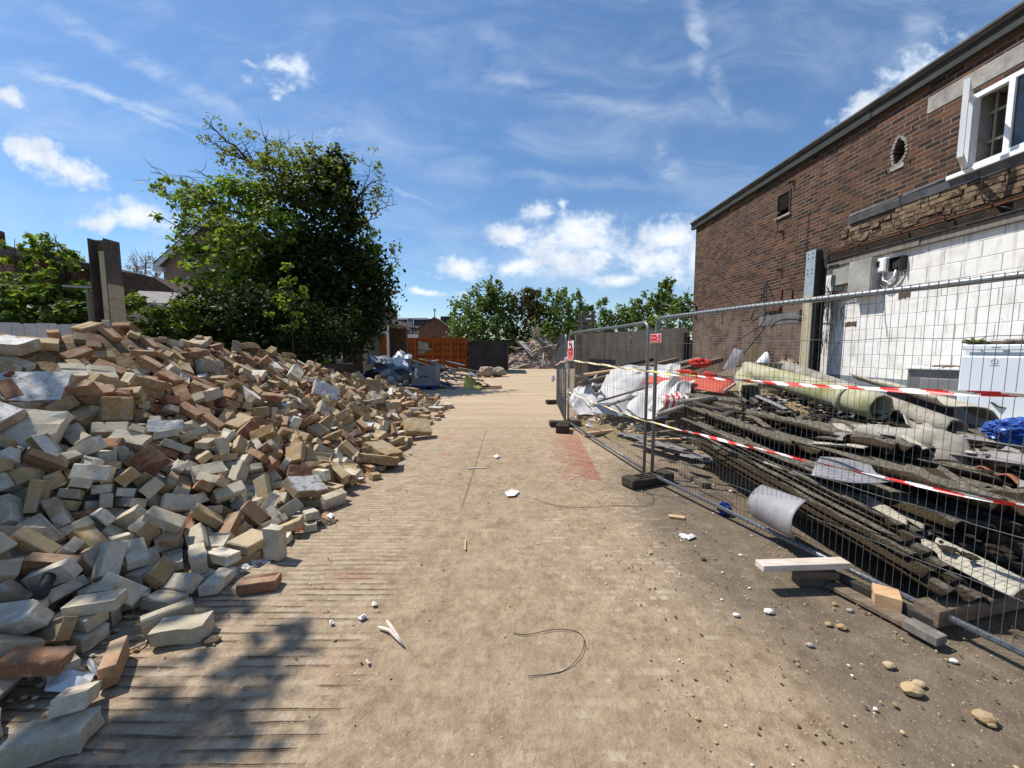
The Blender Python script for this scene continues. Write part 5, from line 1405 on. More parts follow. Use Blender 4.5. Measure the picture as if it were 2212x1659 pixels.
for z in (.62, 1.1, 1.58, 2.06):
    k = MB(); k.box(((cx0 + cx1) / 2, cY + .005, z), (W_ - .3, .06, .05)); k.build('rail', M_RUST, ct)
k = MB(); p0 = at(914, 748, cY)
for dx, dz, w, h in ((0, 0, .75, .55), (.3, -.25, .7, .3), (-.1, -.4, .5, .25)): k.box((p0.x + dx, cY - .012 - abs(dx) * .01, p0.z + dz), (w, .012, h), Euler((0, .12, 0)), jit=.08)
k.build('peeled_patch', M_CONC, ct)
k = MB(); k.bar(at(918, 732, 30.8), at(948, 726, 30.8), .8, .06); k.bar(at(928, 731, 31.2), at(945, 728, 31.2), .4, .12)
tag(k.build('loose_board', M_WOOD_OLD), 'loose boards lying on top of the orange container', 'board')

# dark skip
sY = 27.5
s0, s1 = at(1012, 760, sY).x, at(1097, 760, sY).x
sz_ = at(1050, 737, sY).z
sk = thing('waste_skip', ((s0 + s1) / 2, sY, 0), 'tall black roll-off waste skip to the right of the orange container', 'skip')
k = MB(); k.box(((s0 + s1) / 2, sY + .04, sz_ / 2 + .08), (s1 - s0, .08, sz_ - .2)); k.build('end_door', M_SKIP, sk)
k = MB()
for x in (s0 + .05, s1 - .05): k.box((x, sY + 2.6, sz_ / 2 + .08), (.10, 5.0, sz_ - .2))
k.box(((s0 + s1) / 2, sY + 2.6, .15), (s1 - s0 - .2, 5, .14)); k.box(((s0 + s1) / 2, sY + 5.05, sz_ / 2), (s1 - s0, .1, sz_ - .3)); k.build('side_wall', M_SKIP, sk)
for x in (s0 + .07, (s0 + s1) / 2 - .1, s1 - .07, s0 + .9):
    k = MB(); k.box((x, sY - .035, sz_ / 2 + .08), (.11, .07, sz_ - .25) if x != s0 + .9 else (.09, .06, sz_ * .4)); k.build('rib', M_SKIP, sk)
k = MB(); k.box(((s0 + s1) / 2, sY - .04, sz_ - .05), (s1 - s0 - .3, .09, .12)); k.box(((s0 + s1) / 2 + .4, sY - .04, sz_ * .45), (s1 - s0 - 1.2, .06, .09)); k.box(((s0 + s1) / 2, sY - .04, .2), (s1 - s0 - .3, .08, .14))
k.build('cross_rail', M_SKIP, sk)
k = MB()
for z in (.5, 1.0, 1.6): k.tube([(s0 + .02, sY - .06, z), (s0 + .02, sY - .06, z + .16)], .045, 8)
k.build('hinge', M_RUST, sk)

# --- demolition heap far right of centre
hp = MB(); hc = at(1165, 780, 36)


def far_heap(u, v):
    x = -3.9 + 7.8 * u; y = -2.2 + 5 * v
    r = math.hypot(x / 3.7, (y - .3) / 2.4)
    z = max(0, 1 - r) ** .8 * 3.0 + .35 * nz(x * 1.1, y * 1.1, 7) * max(0, 1.1 - r) + .10 * nz(x * 5, y * 5)
    return (hc.x + x, hc.y + y, max(z, 0) - .02)


hp.grid(far_heap, 60, 50, smooth=False)
g = random.Random(15)
for i in range(1500):
    u, v = g.random(), g.random(); p = Vector(far_heap(u, v))
    if p.z > .02: random.seed(i); hp.rock(p, g.uniform(.04, .13), g.choice([1, 2, 2, 0, 0]), (1.3, 1, .7), .3, 1)
tag(hp.build('demolition_heap', [simple('brown_demolition_soil', [(.3, (.24, .175, .13)), (.7, (.42, .33, .26))], 3, .95, .8, .05), M_BRICK[2], M_CONC]), 'heap of broken bricks and soil beyond the fence end at the yard back', 'rubble heap', kind='thing')
for i in range(46):
    u, v = g.uniform(.12, .9), g.uniform(.05, .6); p = Vector(far_heap(u, v))
    L = g.uniform(.6, 2.6); d = Vector((g.uniform(-1, 1), g.uniform(-.6, .2), g.uniform(-.5, .5))); d.normalize()
    k = MB(); wide = g.random() < .3
    k.bar(p - d * L / 2 + Vector((0, -.1, .2)), p + d * L / 2 + Vector((0, -.1, .2)), g.uniform(.4, .9) if wide else g.uniform(.07, .2), .04, jit=.02)
    mt = g.choice([M_WOOD_GREY, M_WOOD_OLD, M_WOOD_WHITE, M_CONC, M_FELT])
    o = k.build('scrap_board' if wide else 'scrap_timber', mt)
    nm = {'grey_timber': 'grey', 'weathered_timber': 'brown', 'white_painted_timber': 'white painted', 'grey_concrete': 'concrete-grey', 'grey_roof_felt': 'felt-grey'}[mt.name]
    hgt = 'on top of' if p.z > 1.7 else 'halfway up' if p.z > .8 else 'low on'
    sd_ = 'left side' if u < .38 else 'right side' if u > .64 else 'middle'
    tag(o, f'{"broad" if wide else "narrow"} {"long" if L > 1.6 else "short"} {nm} {"board" if wide else "length"} {hgt} the far rubble heap, {sd_}', 'scrap board', 'timber and boards in the far rubble heap', kind='thing')

# --- bundled sacks by the skip
M_SACK = simple('dirty_beige_cloth', [(.3, (.24, .19, .14)), (.6, (.36, .29, .23)), (.8, (.44, .38, .32))], 4, .95, .7, .03)


def bundle(name, px, py, Y, rx, rz, label, cat, mat, seed, knots=0.12, ry=None):
    c = at(px, py, Y); k = MB(); ry = ry or rx * .8

    def f(u, v):
        a, e = u * 2 * math.pi, (v - .5) * math.pi
        d = Vector((math.cos(a) * math.cos(e), math.sin(a) * math.cos(e), math.sin(e)))
        q = d * 2.2 + Vector((seed, 0, 0))
        w = 1 - knots * .5 + .25 * nz(q.x * .7, q.y * .7, q.z * .7) - knots * (abs(nz(q.x * 1.2, q.y * 1.2, q.z * 1.9)) * 1.6 + abs(nz(q.x * 2.7, q.y * 2.3, q.z * 3.4 + 4)) * .8 - .5)
        return (c.x + d.x * rx * w, Y + d.y * ry * w, max(.0, rz * .92 + d.z * rz * w))
    k.grid(f, 56, 34, smooth=knots < .2)
    return tag(k.build(name, mat, origin=(c.x, Y, 0)), label, cat)


bundle('cloth_bundle', 1051, 800, 23.6, .55, .36, 'round beige cloth bundle on the ground before the skip, the left one', 'bundle', M_SACK, 3)
bundle('cloth_bundle', 1077, 800, 24.0, .52, .32, 'beige cloth bundle with a striped fold, nearer the skip corner', 'bundle', M_SACK, 8)
bundle('rubble_sack', 766, 803, 17.0, .52, .34, 'large white sack slumped at the end of the slatted crate', 'sack', M_PAPER, 5, .18)
bundle('black_sack', 808, 815, 17.4, .62, .40, 'shiny black refuse sack beside the white sack under the sheet metal', 'sack', M_BLACK, 6, .22)
bundle('black_sack', 800, 836, 16.6, .55, .12, 'flat black refuse sack on the ground left of the old balls', 'sack', M_BLACK, 12, .22)

# --- grey box pallet
pY = 16.0
p0, p1 = at(889, 840, pY), at(942, 840, pY)
bx = thing('box_pallet', ((p0.x + p1.x) / 2, pY, 0), 'grey plastic box pallet with blue feet heaped with scrap metal', 'pallet box')
M_GREYPL = simple('dusty_grey_plastic', [(.3, (.20, .20, .205)), (.7, (.29, .29, .295))], 3, .7, .1)
M_BLUEPL = simple('blue_plastic', [(.3, (.010, .022, .14)), (.7, (.02, .045, .24))], 3, .5, .1)
wd = p1.x - p0.x; ztop = at(915, 791, pY).z
k = MB()
for y in (pY, pY + .95): k.box(((p0.x + p1.x) / 2, y, (ztop + .17) / 2), (wd, .05, ztop - .17), bev=.012)
for x in (p0.x + .02, p1.x - .02): k.box((x, pY + .475, (ztop + .17) / 2), (.05, .89, ztop - .17))
k.box(((p0.x + p1.x) / 2, pY + .475, .22), (wd - .1, .88, .05))
for x in (p0.x + .05, (p0.x + p1.x) / 2, p1.x - .05): k.box((x, pY - .035, (ztop + .17) / 2), (.05, .03, ztop - .2))
for z in (.5, ztop - .05): k.box(((p0.x + p1.x) / 2, pY - .037, z), (wd - .02, .03, .045))
k.build('bin', M_GREYPL, bx)
k = MB()
for x in (p0.x + .1, (p0.x + p1.x) / 2, p1.x - .1): k.box((x, pY + .475, .07), (.18, .98, .14), bev=.01)
k.box(((p0.x + p1.x) / 2, pY + .475, .15), (wd + .04, 1.0, .05)); k.build('foot', M_BLUEPL, bx)
k = MB(); c = at(917, 814, pY); k.box((c.x, pY - .032, c.z), (.34, .012, .10)); k.build('label_plate', simple('dark_blue_plate', [(.3, (.02, .022, .06)), (.7, (.035, .04, .10))], 3, .5, 0), bx)
k = MB(); c = at(893, 796, pY); k.box((c.x, pY - .055, c.z), (.16, .012, .13)); k.build('sticker', M_BLUEPL, bx)
k = MB(); c = at(899, 806, pY); k.grid(lambda u, v: (c.x - .05 + .1 * u + .02 * math.sin(v * 9), pY - .06 - .01 * math.sin(u * 7), c.z + .2 - .42 * v), 4, 8); k.build('rag', M_PAPER, bx)

# --- old balls
M_BALL = simple('dirty_leather', [(.25, (.16, .12, .075)), (.5, (.36, .32, .26)), (.8, (.58, .57, .54))], 5, .7, .3, .01, vary=.35)
balls = [(829, 810, 16.9, .20, 'large dirty white ball highest of the ball pile under the sheet metal'), (821, 831, 16.3, .16, 'whitest ball at the left of the ball pile'), (844, 822, 16.6, .20, 'grey-white ball in the middle of the ball pile'), (852, 833, 16.2, .20, 'brownish ball with flattened seam in front of the ball pile'),
         (864, 843, 15.9, .185, 'mottled brown ball nearest the camera by the box pallet'), (862, 820, 16.6, .17, 'half-hidden ball with a green patch in the pile'), (877, 827, 16.4, .15, 'small clean white ball beside the box pallet'), (836, 806, 17.1, .19, 'ball tucked behind the highest one of the ball pile')]
bm_ = MB(); bm_.grid(lambda u, v: (math.cos(u * 6.28318) * math.sin(v * math.pi), math.sin(u * 6.28318) * math.sin(v * math.pi), math.cos(v * math.pi) * .94), 24, 14)
ball_me = bm_.fix(bm_.mesh('ball')); ball_me.materials.append(M_BALL)
for px, py, Y, r, lab in balls:
    o = bpy.data.objects.new('ball', ball_me); COL.objects.link(o)
    c = at(px, py, Y); o.location = c; o.scale = (r, r, r); o.rotation_euler = (px, py, Y)
    tag(o, lab, 'ball', 'old balls piled by the box pallet')
k = MB(); c = at(880, 820, 16.8); k.tube([c + Vector((-.25, 0, 0)), c + Vector((.3, .1, 0))], .21, 14)
tag(k.build('drum', simple('ochre_drum', [(.3, (.20, .13, .06)), (.7, (.30, .20, .10))], 3, .8, .1)), 'ochre round tub lying between the balls and box pallet', 'tub')

# --- bent sheet metal and scrap
M_SHEETBLUE = simple('grey_blue_sheet_metal', [(.3, (.13, .16, .20)), (.6, (.20, .24, .29)), (.8, (.27, .31, .36))], 2, .55, .1, .004, metal=.25, spec=.5)
M_ALU = simple('bright_scrap_aluminium', [(.3, (.28, .29, .32)), (.7, (.55, .56, .60))], 6, .38, .1, .004, metal=.7, spec=.5)


def sheet(name, corners, mat, label, cat='sheet metal', crease=.12, seed=0, group=None, th=.006, nu=22, nv=16, f=1.6):
    c = [Vector(p) for p in corners]; k = MB()
    nrm = (c[1] - c[0]).cross(c[3] - c[0]).normalized()

    def fn(u, v):
        p = c[0].lerp(c[1], u).lerp(c[3].lerp(c[2], u), v)
        d = crease * (abs(nz(u * f + seed, v * f * .7, seed)) * 2.2 - .5 + .22 * abs(nz(u * 4 + seed, v * 3, 3 + seed)))
        q = p + nrm * d
        q.z = max(q.z, .012)
        return q
    k.grid(fn, nu, nv, smooth=False)
    return tag(k.build(name, mat, thick=th), label, cat, group)


sheet('metal_sheet', [at(792, 782, 17.6), at(880, 806, 17.0), at(890, 780, 18.6), at(800, 764, 19)], M_SHEETBLUE, 'large bent grey-blue metal sheet sloping over the old balls', crease=.28, seed=2)
sheet('metal_sheet', [at(805, 800, 17.2), at(880, 822, 16.7), at(888, 806, 17.2), at(810, 782, 17.8)], M_SHEETBLUE, 'dull blue sheet hanging under the large bent sheet', crease=.2, seed=9)
sheet('metal_sheet', [at(840, 778, 17.8), at(868, 803, 17.4), at(884, 792, 17.9), at(860, 757, 18.6)], M_PAPER, 'white folded panel standing up behind the old balls', 'panel', .10, 4)
sheet('metal_sheet', [at(858, 763, 18.4), at(886, 786, 18.2), at(890, 778, 18.8), at(864, 755, 19)], M_SHEETBLUE, 'narrow pale lid propped on the white folded panel', 'panel', .06, 5)
sheet('plastic_sheet', [at(880, 812, 16.9), at(905, 806, 16.5), at(906, 778, 17.2), at(888, 786, 17.8)], M_CONC, 'grey rounded plastic cover leaning behind the box pallet', 'cover', .14, 6)
sheet('yellow_sheet', [at(1000, 841, 16.1), at(1052, 843, 16.2), at(1040, 832, 17.6), at(1006, 806, 17.0)], simple('yellow_green_panel', [(.3, (.30, .27, .05)), (.7, (.42, .39, .09))], 2, .6, .1), 'yellow-green bent panel on the ground right of the box pallet', 'panel', .10, 3)
sheet('metal_sheet', [at(1012, 806, 17.0), at(1060, 836, 17.0), at(1052, 832, 17.6), at(1016, 802, 17.8)], M_ALU, 'thin bright strip along the edge of the yellow panel', 'strip', .05, 4)
sheet('metal_sheet', [at(1035, 843, 16.1), at(1082, 840, 16.3), at(1084, 834, 17.2), at(1044, 832, 17.4)], M_RUST, 'rusty flat sheet lying under the tip of the yellow panel', 'sheet metal', .05, 7)
sheet('metal_sheet', [at(944, 830, 16.6), at(985, 842, 16.2), at(990, 836, 16.9), at(950, 820, 17.5)], M_SHEETBLUE, 'crumpled grey sheet at the foot of the scrap right of the box pallet', crease=.2, seed=11)
g = random.Random(77)
scr = []
for i in range(34):
    k = MB()
    x0_, y0_ = g.uniform(905, 975), g.uniform(775, 830); L = g.uniform(20, 70)
    Y = 17 + g.uniform(-.3, 1.6) - (y0_ - 800) * .02
    p = at(x0_, y0_, Y); e = at(x0_ + L * g.uniform(.5, 1), y0_ + L * g.uniform(-.3, .62), Y + g.uniform(-.4, .7))
    p.z = max(p.z, .05); e.z = max(e.z, .05)
    t_ = g.choice(['bar', 'bar', 'pipe', 'strip'])
    if t_ == 'bar': k.bar(p, e, .05, .05)
    elif t_ == 'pipe': k.tube([p, p.lerp(e, .5) + Vector((0, 0, .05)), e], .028, 8)
    else: k.bar(p, e, .22, .012)
    mt = g.choice([M_ALU, M_STEEL, M_DARKSTEEL, M_SHEETBLUE])
    mn = {'bright_scrap_aluminium': 'bright', 'galvanised_steel': 'grey', 'dark_steel': 'dark', 'grey_blue_sheet_metal': 'blue-grey'}[mt.name]
    o = k.build({'bar': 'metal_bar', 'pipe': 'metal_pipe', 'strip': 'metal_strip'}[t_], mt)
    hi = 'at the top of' if y0_ < 792 else 'halfway up' if y0_ < 812 else 'at the bottom of'
    tag(o, f'{mn} {"long" if L > 45 else "short"} {t_} {hi} the scrap metal heap, {"above" if x0_ < 942 else "right of"} the box pallet', 'scrap metal', 'scrap metal heaped at the box pallet')
for (x0_, y0_, x1_, y1_, Y0, Y1, r, lab) in [(868, 772, 1000, 812, 18.6, 18.2, .035, 'long brown pole crossing the orange container above the scrap'), (906, 775, 962, 790, 18.8, 18.2, .03, 'bent brown pipe rising from the scrap towards the container patch'), (962, 789, 988, 818, 18.2, 17.4, .03, 'drooping end of bent brown pipe above the bright scrap'),
                                             (955, 790, 1040, 812, 19, 18.6, .03, 'grey pole sloping down to the cloth bundles'), (990, 795, 1036, 803, 20, 20.2, .045, 'pale timber pole ending at the left cloth bundle'), (960, 806, 1040, 814, 19.5, 20, .05, 'dark timber lying along the ground behind the yellow panel'), (970, 815, 1045, 822, 18.6, 19, .04, 'low grey bar lying nearest behind the yellow panel')]:
    k = MB(); a_, e_ = at(x0_, y0_, Y0), at(x1_, y1_, Y1); a_.z = max(a_.z, .05); e_.z = max(e_.z, .05)
    k.tube([a_, a_.lerp(e_, .5), e_], r, 8)
    tag(k.build('pole', M_WOOD_GREY if 'timber' in lab or 'pale' in lab else M_WOOD_OLD), lab, 'pole')

# --- buckets on a slatted crate
cr_ = at(722, 800, 17.6); zc = at(720, 786, 17.2).z
pc = thing('slatted_crate', (cr_.x, 17.2, 0), 'green-grey slatted crate carrying the white buckets behind the heap', 'crate')
x0_, x1_ = at(690, 790, 17.2).x, at(742, 790, 17.2).x
k = MB()
for i in range(12): k.box((x0_ + (x1_ - x0_) * (i + .5) / 12, 17.2, zc / 2), ((x1_ - x0_) / 12 * .72, .03, zc - .06))
k.build('side_slats', M_WOOD_GREY, pc)
k = MB(); k.box(((x0_ + x1_) / 2, 17.7, zc - .03), (x1_ - x0_ + .05, 1.05, .05)); k.box(((x0_ + x1_) / 2, 17.7, .1), (x1_ - x0_, 1.0, .1)); k.build('top', M_WOOD_GREY, pc)


def bucket(px, Y, r, h, label, yellow, zb):
    x = at(px, 780, Y).x
    b = thing('bucket', (x, Y, zb), label, 'bucket', 'white buckets on the slatted crate')
    k = MB(); k.tube([(x, Y, zb), (x, Y, zb + h)], [r * .86, r], 18); k.build('body', M_WHITEPVC, b)
    k = MB(); k.tube([(x, Y, zb + h - .03), (x, Y, zb + h + .02)], r * 1.12, 18); k.build('rim', M_WHITEPVC, b)
    if yellow:
        k = MB(); n = 10
        k.add([(x + r * .965 * math.sin(a), Y - r * .965 * math.cos(a), zb + h * z) for z in (.12, .78) for a in np.linspace(-1.1, 1.1, n)], [(i, i + 1, n + i + 1, n + i) for i in range(n - 1)])
        k.build('label', simple('yellow_label', [(.3, (.55, .50, .03)), (.7, (.65, .60, .06))], 3, .5, 0), b)


bucket(692, 17.5, .17, .26, 'small white tub with yellow label, farthest left on the crate', True, zc)
bucket(707, 17.5, .19, .26, 'small white tub with yellow label, in the crate middle', True, zc)
bucket(733, 17.4, .16, .60, 'tall white bucket with a wide rim on the crate', False, zc)
k = MB(); c = at(717, 776, 18.0); k.box((c.x, 18, zc + .16), (.5, .35, .32), bev=.02)
tag(k.build('plastic_box', M_SHEETBLUE), 'pale blue-grey box behind the tall white bucket', 'box')

# --- trees behind the yard
FAR = [(1010, [(1000, 690, 34, 44), (1030, 660, 30, 44), (1015, 725, 46, 44), (1052, 640, 22, 34), (1050, 700, 34, 50)], 'leftmost of the far trees, spreading beside the brick gable', 46),
       (1075, [(1072, 645, 26, 36), (1085, 690, 38, 48), (1064, 625, 14, 20), (1080, 735, 44, 34)], 'tallest pale far tree above the black skip', 47),
       (1125, [(1118, 655, 30, 34), (1130, 700, 40, 50), (1140, 630, 16, 20), (1125, 745, 40, 30)], 'far tree left of the russet one above the rubble', 48),
       (1160, [(1158, 648, 22, 30), (1165, 690, 28, 44), (1150, 632, 14, 16)], 'russet-leaved far tree in the middle of the row', 47),
       (1205, [(1200, 665, 32, 34), (1212, 640, 16, 20), (1205, 715, 50, 50), (1190, 640, 16, 18), (1175, 735, 44, 36)], 'bright green far tree over the rubble heap', 46),
       (1250, [(1245, 660, 24, 30), (1255, 700, 34, 44), (1268, 668, 12, 18), (1250, 740, 40, 30)], 'far tree immediately behind the slatted timber frame', 48),
       (1306, [(1304, 664, 15, 22), (1306, 695, 26, 36), (1280, 725, 36, 36), (1310, 735, 34, 34), (1345, 700, 26, 34)], 'slim far tree standing alone in the gap', 46),
       (1385, [(1385, 668, 26, 30), (1362, 690, 30, 32), (1395, 712, 44, 40), (1410, 660, 20, 26)], 'yellow-green far tree left of the domed one', 44),
       (1440, [(1440, 632, 22, 26), (1452, 655, 34, 30), (1440, 690, 46, 46), (1478, 668, 20, 30), (1420, 650, 18, 20), (1475, 710, 30, 40)], 'domed far tree against the corner of the brick building', 42)]
for i, (px, cl, lab, Y) in enumerate(FAR):
    b = at(px, 760, Y); b.z = 0
    crown_tree('far_tree', tuple(b), lab, 'tree', [(x, y, rx, ry, Y + (j % 2) * 1.2, 1) for j, (x, y, rx, ry) in enumerate(cl)], M_LEAF_FAR if 'russet' not in lab else leaf_mat('russet_leaves', (.05, .050, .018), (.085, .085, .026), (.13, .13, .04), .2, .6), 12.5, .40, 70 + i, 1.0, .14, hub=(b.x, Y, 3.0), group='trees beyond the yard', spread=.8)
hw = MB()
u0, u1 = at(975, 760, 52), at(1500, 760, 52)
hw.box(((u0.x + u1.x) / 2, 52, 1.5), (u1.x - u0.x, .3, 3.0))
tag(hw.build('boundary_wall', simple('dark_boundary_wall', [(.3, (.03, .03, .028)), (.7, (.06, .058, .05))], 1, .9, 0)), 'dark boundary wall behind the trunks of the far trees', 'wall')

# ------------------------------------------------------------------ temporary fence
def fence_panel(a, b, label, ztop=2.03, zbot=.10, lean=0.0):
    a, b = Vector((a[0], a[1], 0)), Vector((b[0], b[1], 0))
    d = (b - a).normalized(); L = (b - a).length
    nrm = Vector((-d.y, d.x, 0))
    root = thing('mesh_fence', tuple((a + b) / 2), label, 'fence panel', 'temporary mesh fence panels')
    up = (Vector((0, 0, 1)) + nrm * lean).normalized()
    r = .0205; rc = .11

    def P(s, z): return a + d * s + up * z
    fr = MB()
    path = [P(0, .03), P(0, ztop - rc)]
    for i in range(1, 6):
        an = math.pi / 2 * i / 6
        path.append(P(rc - rc * math.cos(an), ztop - rc + rc * math.sin(an)))
    path += [P(rc, ztop), P(L * .35, ztop + .004), P(L * .7, ztop - .004), P(L - rc, ztop)]
    for i in range(1, 6):
        an = math.pi / 2 * i / 6
        path.append(P(L - rc + rc * math.sin(an), ztop - rc + rc * math.cos(an)))
    path += [P(L, ztop - rc), P(L, .03)]
    fr.tube(path, r, 10)
    fr.tube([P(r * .6, zbot), P(L - r * .6, zbot)], r * .95, 10)
    fr.build('frame', M_STEEL, root)
    m = MB(); wr = .0017
    n = int((L - .06) / .042)
    g = random.Random(int(a.x * 100))
    for i in range(n + 1):
        s = .03 + (L - .06) * i / n
        zt = ztop + .020 if rc < s < L - rc else ztop - rc + math.sqrt(max(0, rc * rc - (rc - min(s, L - s)) ** 2)) + .01
        j = g.gauss(0, .004)
        o = nrm * -.020
        m.tube([P(s, zbot - .02) + o, P(s, .5) + o, P(s + j, 1.05) + o + nrm * g.gauss(0, .004), P(s + j * .5, 1.55) + o, P(s, zt) + o], wr, 4, cap=False)
    for z in (zbot + .02, .38, .70, 1.08, 1.42, 1.72, ztop - .02):
        k = 26
        m.tube([P(.01 + (L - .02) * i / k, z + .006 * math.sin(i * 1.7 + z * 9)) + nrm * -.023 for i in range(k + 1)], .0021, 4, cap=False)
    m.build('wire_mesh', M_WIRE, root)
    return root


def foot(c, ang, label, L=.68, W=.21, Hh=.125):
    root = thing('fence_weight', (c[0], c[1], 0), label, 'fence foot', 'rubber feet of the mesh fence')
    R3 = Euler((0, 0, ang)).to_matrix(); c = Vector((c[0], c[1], 0))
    k = MB()
    for s in (-1, 1):
        k.box(c + R3 @ Vector((s * L * .40, 0, Hh * .55)), (L * .2, W, Hh * .9), R3, bev=.014)
        k.box(c + R3 @ Vector((s * L * .40, W * .36, Hh * .06 + .004)), (L * .2 - .03, W * .26, Hh * .12), R3)
        k.box(c + R3 @ Vector((s * L * .40, -W * .36, Hh * .06 + .004)), (L * .2 - .03, W * .26, Hh * .12), R3)
    k.box(c + R3 @ Vector((0, 0, Hh * .48)), (L * .64, W * .96, Hh * .76), R3, bev=.01)
    k.build('block', M_RUBBER, root)
    k = MB()
    for s in (-1, 1):
        for t in (-1, 1): k.box(c + R3 @ Vector((s * L * .16, t * W * .26, Hh * .88)), (L * .27, .022, .022), R3, bev=.003)
        k.box(c + R3 @ Vector((s * L * .16, 0, Hh * .88)), (L * .27, .022, .022), R3, bev=.003)
    for s in (-.02, .34, -.34): k.box(c + R3 @ Vector((s * L, 0, Hh * .885)), (.022, W * .62, .024), R3, bev=.003)
    k.build('top_grid', M_RUBBER, root)
    return root


F1A = gnd(1408, 1033, .05); F1B = gnd(2212, 1412, .10)
d_ = (F1B - F1A); d_.z = 0; d_.normalize()
F1E = F1A + d_ * 3.46
F2A = gnd(1391, 1021, .05); F2B = gnd(1227, 916, .05)
F3A = gnd(1221, 912, .05); F3B = gnd(1203, 872, .05)
fence_panel(F1A, F1E, 'nearest mesh fence panel, with the small red sign, running out of frame')
fence_panel(F2B, F2A, 'middle mesh fence panel carrying the white and red warning sign', 2.0)
fence_panel(F3B, F3A, 'mesh fence panel seen nearly edge-on beyond the warning sign', 1.98)
P4A = F3B + Vector((.05, .1, 0))
fence_panel(P4A, P4A + Vector((1.15, 3.1, 0)), 'farthest mesh fence panel reaching back to the timber post', 1.95)
fa = math.atan2(d_.y, d_.x)
cf = gnd(1400, 1045)
foot((cf.x, cf.y), fa + math.pi / 2 + .15, 'slotted rubber foot under the joint of the two nearest fence panels')
cf = gnd(1226, 926); foot((cf.x - .02, cf.y + .25), R(4), 'long dark fence foot behind the other at the far joint')
cf = gnd(1216, 932); foot((cf.x, cf.y), R(78), 'brown fence foot in front at the far joint', .45, .25, .17)
cf = gnd(1200, 872); foot((cf.x, cf.y), R(15), 'small distant fence foot beneath the edge-on panel', .6)
foot((F1E.x, F1E.y), fa + math.pi / 2, 'fence foot at the near end of the closest panel')


def onplane(px, py, A, B, off=0.0):
    d = ray(px, py); e = (B - A); n = Vector((-e.y, e.x, 0)).normalized()
    if n.dot(d) > 0: n = -n
    t = (n.dot(Vector((A.x, A.y, 0)) - Vector((0, 0, CAM_H))) + off) / n.dot(d)
    return Vector((0, 0, CAM_H)) + d * t


# barrier tapes
M_TRED = simple('tape_red', [(.3, (.55, .02, .02)), (.7, (.68, .035, .03))], 4, .4, 0, spec=.5)
M_TWHITE = simple('tape_white', [(.3, (.72, .70, .69)), (.7, (.82, .81, .80))], 4, .4, 0, spec=.5)
M_TYEL = simple('tape_yellow', [(.3, (.62, .50, .10)), (.7, (.72, .60, .20))], 4, .4, 0, spec=.5)


def barrier_tape(label, pts, width, sag, yellow_to, seed, twist=.55, wob=.012):
    """ribbon through the points; slanted stripes, back (yellowish) side showing up to a share of its length"""
    root = thing('barrier_tape', tuple(pts[0]), label, 'barrier tape', 'red and white barrier tapes on the mesh fence')
    segs = []
    for a, b in zip(pts, pts[1:]):
        n = max(2, int((b - a).length / .025))
        for i in range(n):
            t = i / n
            segs.append(a.lerp(b, t) - Vector((0, 0, sag * 4 * t * (1 - t))))
    segs.append(pts[-1])
    Ltot = len(segs)
    k = MB(); k2 = MB()
    vs, vs2 = [], []
    for i, p in enumerate(segs):
        w = width * (.85 + .3 * nz(i * .03, seed))
        tw = twist * nz(i * .02, seed + 4) * 3
        t = (segs[min(i + 1, Ltot - 1)] - segs[max(i - 1, 0)]).normalized()
        side = Vector((-t.y, t.x, 0)).normalized()
        u = Vector((0, 0, 1)) * math.cos(tw) + side * math.sin(tw)
        for v in (-1, -.5, 0, .5, 1): vs.append(p + u * w * v * .5 + side * (.006 * math.sin(i * .21 + v * 2) + .004))
        vs.append(p)
    fs, ms = [], []
    for i in range(Ltot - 1):
        for j in range(4):
            fs.append((i * 6 + j, i * 6 + j + 1, (i + 1) * 6 + j + 1, (i + 1) * 6 + j))
            ph = (i * .025 + j * .018) / .21
            red = (ph % 1.0) < .5
            yel = i < Ltot * yellow_to
            ms.append(2 if yel and red else (1 if not red or yel else 0))
    me = bpy.data.meshes.new('ribbon'); me.from_pydata([tuple(v) for v in vs], [], fs)
    me.polygons.foreach_set('material_index', ms); me.polygons.foreach_set('use_smooth', [True] * len(fs)); me.update()
    link_mesh('ribbon', me, [M_TRED, M_TWHITE, M_TYEL], root)
    kn = MB()
    for q in range(5):
        p0 = segs[0] + Vector((0, 0, .02 * q - .03)); kn.tube([p0 + Vector((.024 * math.cos(a), .024 * math.sin(a), .006 * math.sin(a * 2))) for a in np.linspace(0, 5.6, 9)], .006, 5)
    e0 = segs[0]; kn.tube([e0, e0 + Vector((.01, -.02, -.15)), e0 + Vector((.03, -.02, -.34))], .009, 5)
    kn.build('knot', M_TWHITE, root)
    return root


up1 = [onplane(1226, 777, F2B, F2A, .03), onplane(1310, 789, F2B, F2A, .05), onplane(1390, 801, F2B, F2A, .04), onplane(1407, 803, F1A, F1E, .03), onplane(1600, 822, F1A, F1E, .04), onplane(1850, 838, F1A, F1E, .05), onplane(2212, 853, F1A, F1E, .05), onplane(2330, 858, F1A, F1E, .05)]
barrier_tape('upper red and white barrier tape strung across the mesh fence panels', up1, .034, .004, .64, 3)
lo1 = [onplane(1227, 846, F2B, F2A, .03), onplane(1287, 871, F2B, F2A, .04), onplane(1391, 908, F2B, F2A, .04), onplane(1407, 912, F1A, F1E, .03), onplane(1577, 955, F1A, F1E, .04), onplane(1800, 1008, F1A, F1E, .05), onplane(2000, 1052, F1A, F1E, .05), onplane(2212, 1094, F1A, F1E, .05), onplane(2330, 1116, F1A, F1E, .05)]
barrier_tape('lower red and white barrier tape sloping down across the mesh fence', lo1, .026, .003, .60, 9)
k3 = [onplane(1222, 778, F3B, F3A, .03), onplane(1212, 781, F3B, F3A, .05), onplane(1200, 788, F3B, F3A, .04)]
barrier_tape('short faded tape tied round the edge-on fence panel', k3, .05, .02, 0, 15)


